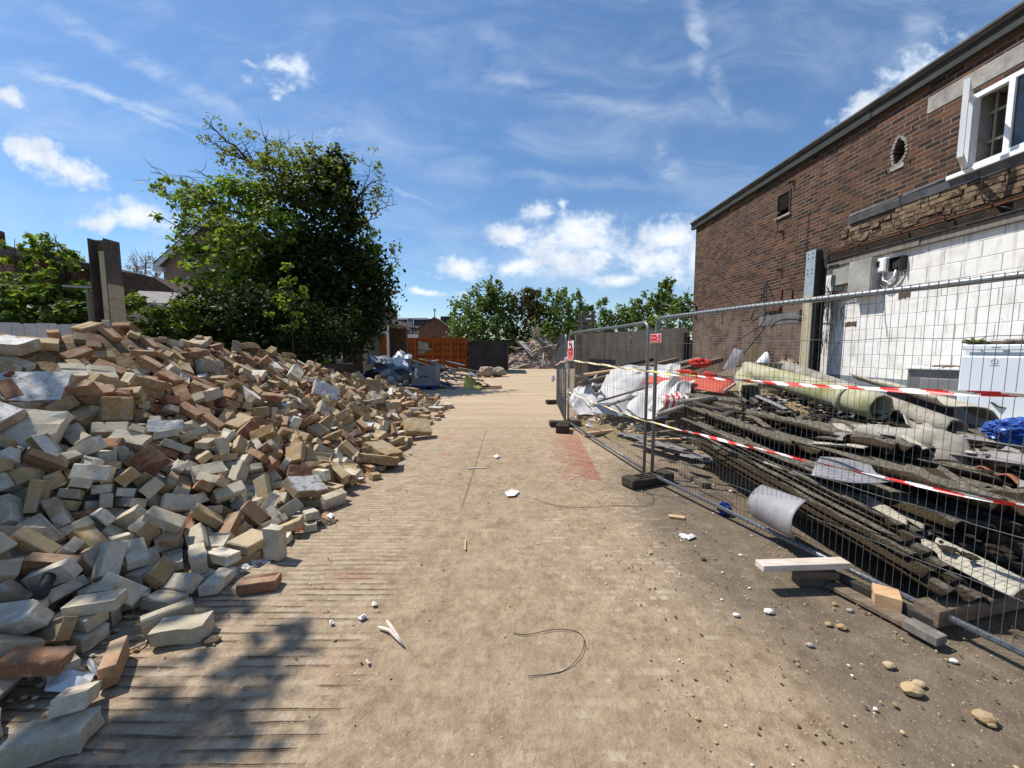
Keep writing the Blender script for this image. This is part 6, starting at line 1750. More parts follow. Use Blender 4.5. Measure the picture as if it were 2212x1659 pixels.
def lettering(name, text, origin, xdir, ydir, size, mat, parent, align='CENTER'):
    cu = bpy.data.curves.new(name, 'FONT'); cu.body = text; cu.size = size; cu.align_x = align; cu.align_y = 'CENTER'
    cu.extrude = .0004
    cu.materials.append(mat)
    tmp = bpy.data.objects.new(name, cu); COL.objects.link(tmp)
    bpy.context.view_layer.update()
    me = bpy.data.meshes.new_from_object(tmp.evaluated_get(bpy.context.evaluated_depsgraph_get()))
    bpy.data.objects.remove(tmp); bpy.data.curves.remove(cu)
    o = bpy.data.objects.new(name, me); COL.objects.link(o)
    x = Vector(xdir).normalized(); y = Vector(ydir).normalized(); z = x.cross(y)
    M = Matrix((x, y, z)).transposed().to_4x4(); M.translation = Vector(origin)
    o.parent = parent
    o.matrix_local = Matrix.Translation(-parent.location) @ M
    return o


M_SIGNRED = simple('sign_red', [(.3, (.50, .025, .03)), (.7, (.58, .04, .045))], 4, .45, 0)
M_SIGNWHITE = simple('sign_white', [(.3, (.74, .73, .72)), (.7, (.82, .81, .80))], 4, .45, 0)
M_SIGNBLACK = simple('sign_black', [(.3, (.01, .01, .01)), (.7, (.02, .02, .02))], 4, .5, 0)

# red hire sign on the near panel
A0, B0 = onplane(1405, 741, F1A, F1E, .03), onplane(1428, 738, F1A, F1E, .03)
C0 = onplane(1405, 722, F1A, F1E, .03)
xd = (B0 - A0); xd.z = 0; wS = xd.length; xd.normalize(); zS = C0.z - A0.z
nS = xd.cross(Vector((0, 0, 1)))
sg = thing('hire_sign', tuple(A0), 'small red rectangular sign with white lettering wired to the nearest panel', 'sign')
ctr = A0 + xd * wS / 2 + Vector((0, 0, zS / 2))
RS = Matrix((xd, -nS, Vector((0, 0, 1)))).transposed()
k = MB(); k.box(ctr, (wS, .004, zS), RS); k.build('border', M_SIGNWHITE, sg)
k = MB(); k.box(ctr + nS * .003, (wS * .93, .004, zS * .88), RS); k.build('plate', M_SIGNRED, sg)
U3 = Vector((0, 0, 1))
lettering('lettering', 'Actavo', ctr + nS * .006 - xd * wS * .17 + U3 * zS * .10, xd, U3, zS * .27, M_SIGNWHITE, sg)
lettering('lettering', 'Temporary Fencing', ctr + nS * .006 - xd * wS * .06 - U3 * zS * .32, xd, U3, zS * .145, M_SIGNWHITE, sg)
k = MB()
lp = [(.13, .40), (.20, .44), (.25, .30), (.33, -.08), (.35, -.22), (.27, -.24), (.25, -.12), (.17, -.12), (.14, -.02), (.22, .02), (.16, .22), (.13, .40)]
k.tube([ctr + nS * .006 + xd * wS * x + U3 * zS * z for x, z in lp], wS * .013, 5); k.build('emblem', M_SIGNWHITE, sg)

# warning sign on the middle panel
A0, B0 = onplane(1226.5, 778, F2B, F2A, .03), onplane(1239, 777, F2B, F2A, .03)
C0 = onplane(1227, 737, F2B, F2A, .03)
xd = (B0 - A0); xd.z = 0; wS = xd.length; xd.normalize(); zS = C0.z - A0.z
nS = xd.cross(Vector((0, 0, 1)))
ws = thing('warning_sign', tuple(A0), 'tall white and red no-admittance sign hanging on the middle fence panel', 'sign')
RS = Matrix((xd, -nS, U3)).transposed()


def sp(x, z, off=0.0):   # plate curls forward at its foot
    c = .05 * max(0, .22 - z) ** 1.2 * 4
    return A0 + xd * wS * x + U3 * zS * z + nS * (off + c)


k = MB(); k.grid(lambda u, v: sp(u, v), 4, 14); k.build('plate', M_SIGNWHITE, ws, thick=.003)
k = MB(); k.grid(lambda u, v: sp(.09 + .80 * u, .04 + .60 * v, .004), 4, 12); k.build('red_field', M_SIGNRED, ws)
for txt, z in (('No', .57), ('admittance', .46), ('to', .34), ('unauthorised', .22), ('personnel', .10)):
    lettering('lettering', txt, sp(.49, z, .008), xd, U3, zS * .095 if len(txt) < 8 else zS * .078, M_SIGNWHITE, ws)
k = MB(); k.tube([sp(.5 + .24 * math.cos(a), .815 + .24 * wS / zS * math.sin(a), .005) for a in np.linspace(0, 6.2832, 25)[:-1]], wS * .028, 5, closed=True)
k.tube([sp(.5 - .17, .815 + .17 * wS / zS, .006), sp(.5 + .17, .815 - .17 * wS / zS, .006)], wS * .026, 5); k.build('prohibition_ring', M_SIGNRED, ws)
k = MB(); k.tube([sp(.5, .775, .004), sp(.5, .84, .004)], wS * .055, 6); k.rock(sp(.5, .863, .004), wS * .05, 0, (1, .2, 1), .05, 1); k.tube([sp(.40, .82, .004), sp(.60, .80, .004)], wS * .03, 5); k.build('pictogram', M_SIGNBLACK, ws)

# limp net at the far corner and clear bag tied there
k = MB(); a_, b_ = at(1197, 737, 11.6), at(1220, 727, 8.6)
k.grid(lambda u, v: a_.lerp(b_, u) + Vector((.10 * math.sin(v * 3), .05 * math.sin(u * 7), -.30 * v * (1 - .5 * u) + .10 * math.sin(u * 3.1))), 16, 6)
tag(k.build('debris_net', simple('black_net', [(.3, (.02, .022, .024)), (.7, (.06, .065, .07))], 30, .7, 0), thick=.002), 'limp dark net hanging from the top of the edge-on panel', 'net')
bundle('clear_bag', 1194, 812, 11.3, .07, .11, 'crumpled pale plastic bag caught on the edge-on fence panel', 'bag', M_PAPER, 4, .2)
bpy.data.objects['clear_bag'].location.z = at(1194, 818, 11.3).z - .1

# ------------------------------------------------------------------ timber hoarding and what stands at it
hpA, hpB = Vector((at(1256, 800, 15.8).x, 15.8, 0)), Vector((6.12, 13.55, 0))
M_HOARD = simple('weather_streaked_grey_board', [(.25, (.085, .072, .055)), (.5, (.165, .145, .115)), (.8, (.26, .235, .195))], 2.4, .9, .4, .01, aniso=(2.2, 2.2, .45), fine=(7, .60, (.10, .095, .085)))
ho = thing('hoarding', tuple((hpA + hpB) / 2), 'grey weathered board hoarding joining the timber post to the brick building', 'hoarding')
n = 4
for i in range(n):
    p, q = hpA.lerp(hpB, i / n), hpA.lerp(hpB, (i + 1) / n - .006)
    z0, z1 = 2.30 + .03 * i, 2.33 + .03 * i
    k = MB(); e = (q - p).normalized(); nn = Vector((-e.y, e.x, 0)) * .03
    k.prism([p, q, q + Vector((0, 0, z1)), p + Vector((0, 0, z0))], nn); k.build('board', M_HOARD, ho)
k = MB()
for z in (.45, 1.9): k.bar(hpA + Vector((0, .10, z)), hpB + Vector((0, .10, z)), .06, .08)
k.build('rail', M_WOOD_OLD, ho)
k = MB(); k.bar(hpB + Vector((-.14, -.1, 0)), hpB + Vector((-.14, -.1, 2.25)), .10, .10); k.bar(hpB + Vector((-.02, -.12, 0)), hpB + Vector((-.02, -.12, 2.1)), .07, .07)
tag(k.build('timber_post', M_BLACK), 'black timber post where the hoarding meets the brick building', 'post')
tp = at(1247, 842, 15.4); k = MB(); k.bar((tp.x, 15.4, 0), (tp.x + .02, 15.4, at(1247, 722, 15.4).z), .24, .24, bev=.012)
tag(k.build('timber_post', simple('brown_timber', [(.3, (.10, .062, .034)), (.6, (.19, .125, .075)), (.8, (.27, .19, .12))], 2.5, .9, .5, .01, aniso=(8, 8, .7))), 'stout brown timber post at the left end of the hoarding', 'post')
sf = thing('timber_screen', (at(1268, 700, 17.2).x, 17.2, 0), 'upright timber frame with four cross boards above the hoarding', 'frame')
for px in (1259, 1281):
    k = MB(); a_ = at(px, 672, 17.2); k.bar((a_.x, 17.2, 0), a_, .15, .15, bev=.01); k.build('post', M_WOOD_GREY, sf)
for i, py in enumerate((684, 694, 706, 716)):
    k = MB(); k.bar(at(1250, py, 17.08), at(1280 + (i % 2) * 3, py - 1, 17.08), .04, .16, jit=.01); k.build('cross_board', M_WOOD_GREY, sf)
k = MB(); k.prism([(at(1290, 800, 15.6).x - .4, 15.2, 0), (at(1352, 800, 15.2).x, 14.9, 0), (at(1352, 800, 15.2).x, 14.9, 1.25), (at(1290, 800, 15.6).x - .4, 15.2, 1.3)], (0, .25, 0))
tag(k.build('dark_opening_panel', M_SKIP), 'black panel standing in for the dark opening low at the hoarding behind white sheeting', 'board')  # flat black panel added in place of a dark opening

# ------------------------------------------------------------------ brick building on the right
BC = Vector((6.2, 13.4, 0))
BT = Vector((.03, -1, 0)).normalized()        # along the wall, towards the camera
BN = Vector((-1, -.03, 0)).normalized()       # out of the wall, towards the yard
BL = 15.0
BH = 5.72


def Wp(s, z, d=0.0): return BC + BT * s + BN * d + Vector((0, 0, z))


def won(px, py, d=0.0):
    """(distance along the wall, height) of a picture point on the plane d in front of the wall"""
    r = ray(px, py); o = Vector((0, 0, CAM_H)); p0 = BC + BN * d
    t = BN.dot(p0 - o) / BN.dot(r); q = o + r * t
    return (q - p0).dot(BT), q.z


BR = Matrix((BT, BN, U3)).transposed()         # box axes: x along wall, y out, z up


def wbox(k, s0, s1, z0, z1, d0, d1, mi=0, bev=0.0, jit=0.0):
    return k.box(Wp((s0 + s1) / 2, (z0 + z1) / 2, (d0 + d1) / 2), (abs(s1 - s0), abs(d1 - d0), abs(z1 - z0)), BR, mi, bev, jit)


M_BRICKWALL = brick_wall_mat('brown_brickwork', [(.026, .017, .017), (.044, .026, .022), (.066, .034, .025), (.088, .043, .029), (.135, .060, .035)], (.18, .142, .098), axis='YZ', grime=.5, bump=.6, wash=True)
bld = thing('brick_building', tuple(BC), 'two-storey brown brick building along the right of the yard', 'building')

sv, zv = won(1694, 439); vs0, vs1, vz0, vz1 = sv - .22, sv + .22, zv - .27, zv + .25
so_, zo = won(1943, 326); ho_s, ho_z = .20, .29
sw0, zw1 = won(2100, 206); _, zw0 = won(2100, 368); sw1 = sw0 + 2.1
openings = [(vs0, vs1, vz0, vz1), (so_ - ho_s, so_ + ho_s, zo - ho_z, zo + ho_z), (sw0, sw1, zw0, zw1)]
s_cuts = sorted({0.0, BL} | {v for o in openings for v in o[:2]})
z_cuts = sorted({0.0, BH} | {v for o in openings for v in o[2:]})
k = MB()
for i in range(len(s_cuts) - 1):
    for j in range(len(z_cuts) - 1):
        a, b, c, e = s_cuts[i], s_cuts[i + 1], z_cuts[j], z_cuts[j + 1]
        if any(o[0] <= (a + b) / 2 <= o[1] and o[2] <= (c + e) / 2 <= o[3] for o in openings): continue
        k.add([Wp(a, c), Wp(b, c), Wp(b, e), Wp(a, e)], [(0, 1, 2, 3)])
# jagged hole: ring between the cut rectangle and the broken edge
g = random.Random(4); N_ = 24; ring_o, ring_i, ring_b = [], [], []
for i in range(N_):
    a = 2 * math.pi * i / N_; c, s_ = math.cos(a), math.sin(a)
    m_ = max(abs(c) / ho_s, abs(s_) / ho_z)
    ring_o.append(Wp(so_ + c / m_, zo + s_ / m_))
    rr = g.uniform(.84, 1.06)
    ring_i.append(Wp(so_ + c * .10 * rr, zo + s_ * .20 * rr)); ring_b.append(Wp(so_ + c * .092 * rr, zo + s_ * .19 * rr, -.26))
k.add(ring_o + ring_i + ring_b, [(i, (i + 1) % N_, N_ + (i + 1) % N_, N_ + i) for i in range(N_)] + [(N_ + i, N_ + (i + 1) % N_, 2 * N_ + (i + 1) % N_, 2 * N_ + i) for i in range(N_)])
# side and rear walls
far_c = [Wp(0, 0), Wp(0, 0, -9), Wp(BL, 0, -9), Wp(BL, 0)]
for a, b in ((0, 1), (1, 2), (2, 3)): k.add([far_c[a], far_c[b], far_c[b] + U3 * BH, far_c[a] + U3 * BH], [(0, 1, 2, 3)])
# reveals of the openings
for (a, b, c, e), dp in ((openings[0], .12), (openings[2], .16)):
    for q in ([(a, c), (a, e)], [(b, c), (b, e)], [(a, c), (b, c)], [(a, e), (b, e)]):
        k.add([Wp(*q[0]), Wp(*q[1]), Wp(*q[1], -dp), Wp(*q[0], -dp)], [(0, 1, 2, 3)])
k.build('wall', M_BRICKWALL, bld)
k = MB(); wbox(k, -.12, BL, BH + .14, BH + .18, -9.2, .13); wbox(k, -.15, BL, BH + .18, BH + .21, -.3, .16)
k.build('roof', simple('roof_felt_edge', [(.3, (.06, .058, .055)), (.7, (.14, .135, .125))], 4, .9, .4, .01), bld)
k = MB(); g = random.Random(5); s_ = -.15
while s_ < BL:
    L = g.uniform(1.6, 2.6); wbox(k, s_, min(s_ + L - .008, BL), BH - .02 + g.uniform(-.012, .008), BH + .14, .0, .09 + g.uniform(0, .012)); s_ += L
k.build('fascia', simple('grey_green_fascia', [(.3, (.024, .026, .025)), (.6, (.042, .046, .043)), (.85, (.10, .098, .09))], 5, .8, .3, .006, aniso=(1, .5, 2)), bld)
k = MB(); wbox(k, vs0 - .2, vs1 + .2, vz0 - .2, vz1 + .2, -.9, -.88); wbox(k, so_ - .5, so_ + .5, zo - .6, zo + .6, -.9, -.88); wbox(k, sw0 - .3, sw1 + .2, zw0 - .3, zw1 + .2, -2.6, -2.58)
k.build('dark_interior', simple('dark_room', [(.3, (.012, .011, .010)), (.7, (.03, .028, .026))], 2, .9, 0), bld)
# pale mortar lip round the hole, stain below
k = MB()
for i in range(N_):
    p, q = ring_i[i], ring_i[(i + 1) % N_]; mid = (p + q) / 2; out = (mid - Wp(so_, zo)).normalized()
    k.box(mid + out * .028 + BN * .004, (.040, .022, .036), Matrix((out, BN, out.cross(BN))).transposed(), jit=.008)
k.build('hole_rim', M_CONC, bld)
k = MB(); wbox(k, so_ - .12, so_ + .09, zo - .285, zo - .215, -.01, .015, jit=.01); k.build('cement_lump', M_CONC, bld)
# vent with louvres
k = MB(); wbox(k, vs0, vs0 + .04, vz0, vz1, -.06, .02); wbox(k, vs1 - .04, vs1, vz0, vz1, -.06, .02); wbox(k, vs0 + .04, vs1 - .04, vz1 - .04, vz1, -.06, .02)
vt = k.build('vent', M_DARKSTEEL, bld)
k = MB()
for i in range(9):
    z = vz0 + .16 + i * .036; k.box(Wp((vs0 + vs1) / 2, z, -.03), (vs1 - vs0 - .08, .06, .008), BR @ Euler((.6, 0, 0)).to_matrix())
k.build('louvre', M_DARKSTEEL, vt)
k = MB(); wbox(k, vs0 - .02, vs1 + .03, vz0 - .05, vz0 - .01, -.02, .05); k.bar(Wp(vs0 + .10, vz0 + .10, .02), Wp(vs0 - .12, vz0 + .03, .30), .03, .02); k.build('sill', M_CONC, vt)
# lintel
sl0, zl1 = won(2006, 218); _, zl0 = won(2012, 243)
k = MB(); wbox(k, sl0, sw1 + .5, zl0 + .0, zl0 + .24, -.05, .012, bev=.004); k.build('lintel', M_CONC, bld)
# window, casement swung open
wd_ = MB(); fw = .065
zs0, zs1 = zw0 + .02, zw1 - .01
mull = won(2169, 300)[0]
for a, b in ((sw0, sw0 + fw), (mull, mull + fw), (sw1 - fw, sw1)): wbox(wd_, a, b, zs0, zs1, -.06, .012)
wbox(wd_, sw0 + fw, mull, zs0, zs0 + fw, -.06, .010); wbox(wd_, sw0 + fw, mull, zs1 - fw, zs1, -.06, .010)
wbox(wd_, mull + fw, sw1 - fw, zs0, zs0 + fw * 1.3, -.06, .010); wbox(wd_, mull + fw, sw1 - fw, zs1 - fw, zs1, -.06, .010)
wn = wd_.build('window', M_WHITEPVC, bld)
k = MB(); wbox(k, mull + fw, sw1 - fw, zs0 + fw * 1.3, zs1 - fw, -.03, -.018); k.build('pane', M_GLASS, wn)
k = MB(); wbox(k, sw0 - .16, sw1 + .1, zw0 - .045, zw0 + .018, -.05, .09, bev=.006); k.build('sill', M_WHITEPVC, wn)
# open light hinged at the far jamb
ca_, cb_ = Wp(sw0 + .02, zs0 + .02, .03), BN * .80 + BT * .56
cl_ = .60; zh = zs1 - zs0 - .04
X_ = cb_.normalized(); RC = Matrix((X_, U3.cross(X_), U3)).transposed()


def lbox(kk, x0, x1, z0, z1, t): return kk.box(ca_ + X_ * (x0 + x1) / 2 + U3 * (z0 + z1) / 2, (x1 - x0, t, z1 - z0), RC)


k = MB(); lbox(k, 0, fw, 0, zh, .055); lbox(k, cl_ - fw, cl_, 0, zh, .055); lbox(k, fw, cl_ - fw, 0, fw, .05); lbox(k, fw, cl_ - fw, zh - fw, zh, .05)
cs = k.build('casement', M_WHITEPVC, wn)
k = MB()
for q in range(9): k.box(Wp(sw0 + fw + .06 + q * .16 if q < 4 else mull + fw + .1 + (q - 4) * .26, (zs0 + zs1) / 2, -.22), (.022, .022, zs1 - zs0), BR)
for z in (zs0 + .35, zs1 - .28): wbox(k, sw0 + fw, sw1 - fw, z, z + .035, -.235, -.205)
k.build('security_bar', simple('cream_bars', [(.3, (.30, .28, .22)), (.7, (.42, .40, .33))], 5, .6, 0), wn)
k = MB(); wbox(k, sw0 + .05, sw0 + .055, zs0, zs1, -.45, -.07); wbox(k, sw0 + .1, sw1, zs1 - .02, zs1 + .02, -.5, -.07)
k.build('reveal', M_CONC, wn)

# ---- white painted blockwork below, with its dado
sW0 = won(1778, 600)[0]; ZW = 3.27


def blockwork_mat():
    m, nt, b = new_mat('white_blockwork')
    P = coords(nt, 'pos'); x, y, z = nt.sep(P)
    w1 = nt.noise(P, 1.3, 4, .55)
    vec = nt.comb(y, nt.math('ADD', z, nt.math('MULTIPLY_ADD', w1, .07, -.02)), 0)
    brk = nt.node('ShaderNodeTexBrick', offset=.5)
    nt.put(brk.inputs['Vector'], vec)
    brk.inputs['Color1'].default_value = (0, 0, 0, 1); brk.inputs['Color2'].default_value = (1, 1, 1, 1)
    brk.inputs['Scale'].default_value = 1; brk.inputs['Brick Width'].default_value = .45; brk.inputs['Row Height'].default_value = .225
    brk.inputs['Mortar Size'].default_value = .008; brk.inputs['Mortar Smooth'].default_value = .8
    n1 = nt.noise(P, 3.5, 6, .65); n2 = nt.noise(P, 22, 6, .7); n3 = nt.noise(nt.mapping(P, sc=(1, 3.5, .8)), 2.2, 5, .6)
    c = nt.ramp(n1, [(.28, (.56, .545, .505)), (.45, (.70, .69, .665)), (.7, (.79, .785, .77))])
    c = nt.mix(nt.math('MULTIPLY', nt.smooth(n3, .54, .70), .5), c, (.46, .43, .35))
    c = nt.mix(nt.math('MULTIPLY', nt.smooth(n2, .60, .68), .5), c, (.40, .36, .29))
    run = nt.noise(nt.mapping(P, sc=(3, 5, .28)), 2.6, 5, .6)
    c = nt.mix(nt.math('MULTIPLY', nt.math('MULTIPLY', nt.smooth(run, .52, .68), nt.smooth(z, 1.4, 3.2)), .42), c, (.33, .28, .21))
    crack = nt.math('MULTIPLY', brk.outputs[1], nt.smooth(nt.noise(P, 4.5, 4, .6), .40, .62))
    c = nt.mix(nt.math('MULTIPLY', crack, .48), c, (.20, .18, .15))
    nt.put(b.inputs['Base Color'], c); b.inputs['Roughness'].default_value = .75
    h = nt.math('ADD', nt.math('MULTIPLY', n2, .35), nt.math('MULTIPLY', nt.math('SUBTRACT', 1.0, brk.outputs[1]), .9))
    h = nt.math('ADD', h, nt.math('MULTIPLY', nt.math('MULTIPLY', brk.outputs[0], n1), .5))
    nt.put(b.inputs['Normal'], nt.bump(h, .8, .014))
    return m


k = MB()
g = random.Random(9)
wbox(k, sW0, BL, 1.17, ZW, .002, .030)
for j in range(9):
    z = 1.17 + j * .225; wbox(k, sW0 - g.uniform(.0, .16), sW0 + .05, z + .004, z + .221, .003, .028)
k.build('painted_blockwork', blockwork_mat(), bld)
k = MB(); wbox(k, sW0 - .05, BL, 0, 1.17, .003, .033)
k.build('painted_dado', simple('grey_blue_dado', [(.3, (.16, .185, .20)), (.7, (.235, .265, .28))], 2.5, .7, .3, .006, fine=(6, .63, (.40, .40, .38))), bld)
M_BROKEN = simple('exposed_brown_block', [(.3, (.05, .035, .025)), (.7, (.16, .11, .075))], 30, .95, .5, .01)
for px, py, w, h, d in ((1838, 700, .24, .10, .034), (1954, 637, .19, .12, .034)):
    k = MB(); s_, z_ = won(px, py, .03)
    for q in range(6): wbox(k, s_ - w / 2 + q * w / 6, s_ - w / 2 + (q + 1) * w / 6 - .002, z_ - h / 2 * g.uniform(.7, 1.1), z_ + h / 2 * g.uniform(.6, 1.1), .028, d + q * .0004)
    k.build('broken_patch', M_BROKEN, bld)

# timber batten, torn brick band and lead flashing above the blockwork
k = MB(); s_ = sW0 - .1
while s_ < BL:
    L = g.uniform(1.2, 2.2); wbox(k, s_, s_ + L - .01, ZW + .005 + g.uniform(-.012, .012), ZW + .105, .0, .09 + g.uniform(0, .02), bev=.004); s_ += L
s_ = sW0 + .4
while s_ < BL:
    L = g.uniform(.8, 1.6); wbox(k, s_, s_ + L - .03, ZW + .108, ZW + .15, .0, .06 + g.uniform(0, .03), jit=.008); s_ += L
k.build('batten', M_WOOD_GREY, bld)
M_TORN = brick_mat('torn_brick', (.05, .030, .021), (.10, .062, .04), (.18, .13, .085), (.25, .205, .135), .5)
k = MB()
for row in range(6):
    z = 3.56 + row * .075; s_ = sW0 + .12 + row * .05 + g.uniform(0, .2)
    while s_ < BL:
        L = g.choice([.10, .215, .215, .15]); 
        if g.random() < .86: wbox(k, s_, s_ + L, z, z + .066, .0, g.choice([.006, .010, .016, .030]), bev=.002, jit=.004)
        s_ += L + .012
k.build('torn_brickwork', M_TORN, bld)
k = MB(); wbox(k, sW0 - .05, BL, ZW + .15, 3.555, .0, .006); k.build('recess_shade_band', simple('recess_shade', [(.3, (.012, .009, .007)), (.7, (.04, .028, .02))], 6, .95, .3, .01), bld)  # flat near-black strip: shade of the girder's recess put into the colour
sF = won(1835, 476)[0]
k = MB(); s_ = sF
M_LEAD = simple('lead_flashing', [(.3, (.055, .058, .062)), (.7, (.14, .145, .15))], 5, .6, .3, .006)
while s_ < BL:
    L = g.uniform(.9, 1.7)
    k.box(Wp(s_ + L / 2, 4.055 + g.uniform(-.015, .015), .035), (L - .02, .012, .12), BR @ Euler((g.uniform(-.35, -.1), 0, 0)).to_matrix(), jit=.012)
    k.box(Wp(s_ + L / 2, 4.16 + g.uniform(-.01, .01), .03), (L - .05, .03, .05), BR, jit=.012)
    s_ += L
k.build('flashing', M_LEAD, bld)
k = MB(); sd0, zd0 = won(2033, 402); wbox(k, sd0 - .18, sd0 + .16, zd0 - .04, zd0 + .04, -.02, .002); k.build('brick_gap_shade', M_BLACK, bld)  # black plate on the wall face; the hole's darkness is its colour
k = MB(); a_, za = won(1640, 690); b2, _ = won(1727, 690)
wbox(k, a_, b2, za - .17, za + .07, .0, .010); k.build('cement_patch', simple('grey_cement_patch', [(.3, (.085, .085, .088)), (.7, (.19, .19, .195))], 5, .9, .4, .01), bld)
k = MB(); a_, za = won(1727, 690); b2, zb = won(1752, 676); wbox(k, a_, b2, min(za, zb) - .02, max(za, zb) + .10, .0, .006); k.build('brick_gap_shade', M_BLACK, bld)  # no real hole here: its shade is a flat black plate

# ---- lattice girder over the white wall
lg = thing('lattice_girder', tuple(Wp(sW0, 3.4, .1)), 'dark rusty lattice girder along the top of the white block wall', 'girder')
k = MB(); k.bar(Wp(sW0 - .05, 3.545, .12), Wp(BL, 3.545, .12), .05, .045); k.bar(Wp(sW0 - .05, 3.545, .19), Wp(BL, 3.545, .19), .05, .006); k.build('top_chord', M_RUST, lg)
k = MB(); k.bar(Wp(sW0 + .1, 3.395, .12), Wp(BL, 3.395, .12), .03, .022); k.build('bottom_chord', M_DARKSTEEL, lg)
k = MB(); s_ = sW0 + .1; i = 0
while s_ < BL - .3:
    a_, b2 = (3.40, 3.53) if i % 2 == 0 else (3.53, 3.40)
    k.tube([Wp(s_, a_, .12), Wp(s_ + .21, b2, .12)], .008, 6); s_ += .21; i += 1
k.build('lacing', simple('worn_lacing', [(.3, (.10, .085, .065)), (.7, (.20, .17, .13))], 9, .8, 0), lg)
for px in (1795, 1875, 1965, 2060, 2160):
    k = MB(); s_ = won(px, 480)[0]; k.bar(Wp(s_, 3.60, .05), Wp(s_, 3.60, .26), .03, .008); k.bar(Wp(s_, 3.60, .26), Wp(s_ - .02, 3.74, .29), .03, .008)
    k.build('hanger', M_RUST, lg)

# ---- steel column against the wall
cb = at(1767, 600, 7.75)
h_column('steel_column', (cb.x - .05, cb.y), at(1767, 541, 7.75).z, 'steel column with blue-grey bolted top and pale lower paint against the building', 2.72, .24)

# ---- boxes, lamp and cables on the wall
s0_, _ = won(1832, 600, .24); s1_, z0_ = won(1877, 634, .24); _, z1_ = won(1877, 557, .24)
vb = thing('vent_unit', tuple(Wp((s0_ + s1_) / 2, z0_, .1)), 'grey galvanised ventilation cabinet hung high on the white block wall', 'ventilation unit')
M_CAB = simple('dusty_galvanised_cabinet', [(.3, (.17, .165, .15)), (.55, (.33, .325, .30)), (.8, (.50, .495, .46))], 2.6, .7, .2, .004, metal=.15)
k = MB(); wbox(k, s0_, s1_, z0_, z1_, .03, .24, bev=.008); k.build('cabinet', M_CAB, vb)
k = MB(); wbox(k, s0_ - .42, s0_ - .004, z1_ - .36, z1_ - .05, .03, .20, bev=.01); k.build('duct_stub', M_CAB, vb)
k = MB(); wbox(k, s1_ + .001, s1_ + .012, z0_ + .02, z1_ - .02, .05, .22); k.build('side_cover', M_CAB, vb)
s2_, z2_ = won(1905, 572, .06)
mbx = thing('meter_box', tuple(Wp(s2_, z2_, .03)), 'small white meter box beside the ventilation cabinet', 'meter box')
k = MB(); wbox(k, s2_ - .05, s2_ + .14, z2_ - .14, z2_ + .10, .03, .15, bev=.02); k.build('body', M_WHITEPVC, mbx)
k = MB(); wbox(k, s2_ - .03, s2_ + .05, z2_ - .05, z2_ + .05, .151, .156); k.build('dial_window', M_BLACK, mbx)
s3_, z3_ = won(1943, 568, .06)
jb = thing('switch_box', tuple(Wp(s3_, z3_, .03)), 'open black switch box with coiled cables on the white wall', 'switch box')
k = MB(); wbox(k, s3_ - .10, s3_ + .10, z3_ - .12, z3_ + .10, .03, .045); wbox(k, s3_ - .10, s3_ - .085, z3_ - .12, z3_ + .10, .045, .14); wbox(k, s3_ + .085, s3_ + .10, z3_ - .12, z3_ + .10, .045, .14); wbox(k, s3_ - .085, s3_ + .085, z3_ + .085, z3_ + .10, .045, .14); k.build('case', M_BLACK, jb)
k = MB()
for q in range(3): wbox(k, s3_ - .07 + q * .05, s3_ - .04 + q * .05, z3_ - .08, z3_ + .05, .045, .10 + q * .01)
k.build('breaker', M_DARKSTEEL, jb)
k = MB()
k.tube([Wp(s2_ + .05, z2_ - .14, .08), Wp(s2_ + .06, z2_ - .27, .08), Wp(s2_ + .15, z2_ - .32, .07), Wp(s3_ - .05, z2_ - .24, .07), Wp(s3_ - .03, z3_ - .10, .08)], .014, 8)
k.build('conduit', M_WHITEPVC, jb)
M_CABLE = simple('grey_cable', [(.3, (.10, .095, .085)), (.7, (.22, .21, .19))], 5, .7, 0)
k = MB()
for q in range(4): k.tube([Wp(s2_ - .10 + (s3_ - s2_ + .2) * t, z2_ - .18 - (.24 + .05 * q) * math.sin(math.pi * t) + .05 * q, .05 + .02 * q) for t in np.linspace(0, 1, 12)], .007, 5)
k.tube([Wp(s2_ + .05 + .12 * t, z2_ - .5 - .75 * t + .05 * math.sin(9 * t), .04) for t in np.linspace(0, 1, 10)], .004, 5)
k.build('cable', M_CABLE, jb)

# strands torn from the wall by the column
cbn = thing('torn_cables', tuple(Wp(sW0 + .3, 2.6, .05)), 'tangle of torn cables hanging beside the steel column on the white wall', 'cables')
g = random.Random(12)
for grp, (mt_, n_) in enumerate(((M_BLACK, 9), (M_CABLE, 11), (simple('brown_cable', [(.3, (.10, .06, .035)), (.7, (.18, .11, .065))], 5, .7, 0), 8))):
    k = MB()
    for q in range(n_):
        s_ = sW0 + g.uniform(.04, .55); z_ = g.uniform(2.55, 3.1); L = g.uniform(.5, 1.35); a1, a2 = g.uniform(-.12, .12), g.uniform(3, 8)
        k.tube([Wp(s_ + a1 * t + .03 * math.sin(a2 * t + q), z_ - L * t, .045 + .03 * math.sin(a2 * t * 1.3)) for t in np.linspace(0, 1, 10)], .0045, 4)
    if grp == 2:
        for q in range(8):
            z_ = 2.62 + .02 * q; k.tube([Wp(sW0 + .05 + .8 * t, z_ + .05 * math.sin(5 * t + q), .07 + .01 * q) for t in np.linspace(0, 1, 8)], .006, 4)
    k.build('cable', mt_, cbn)


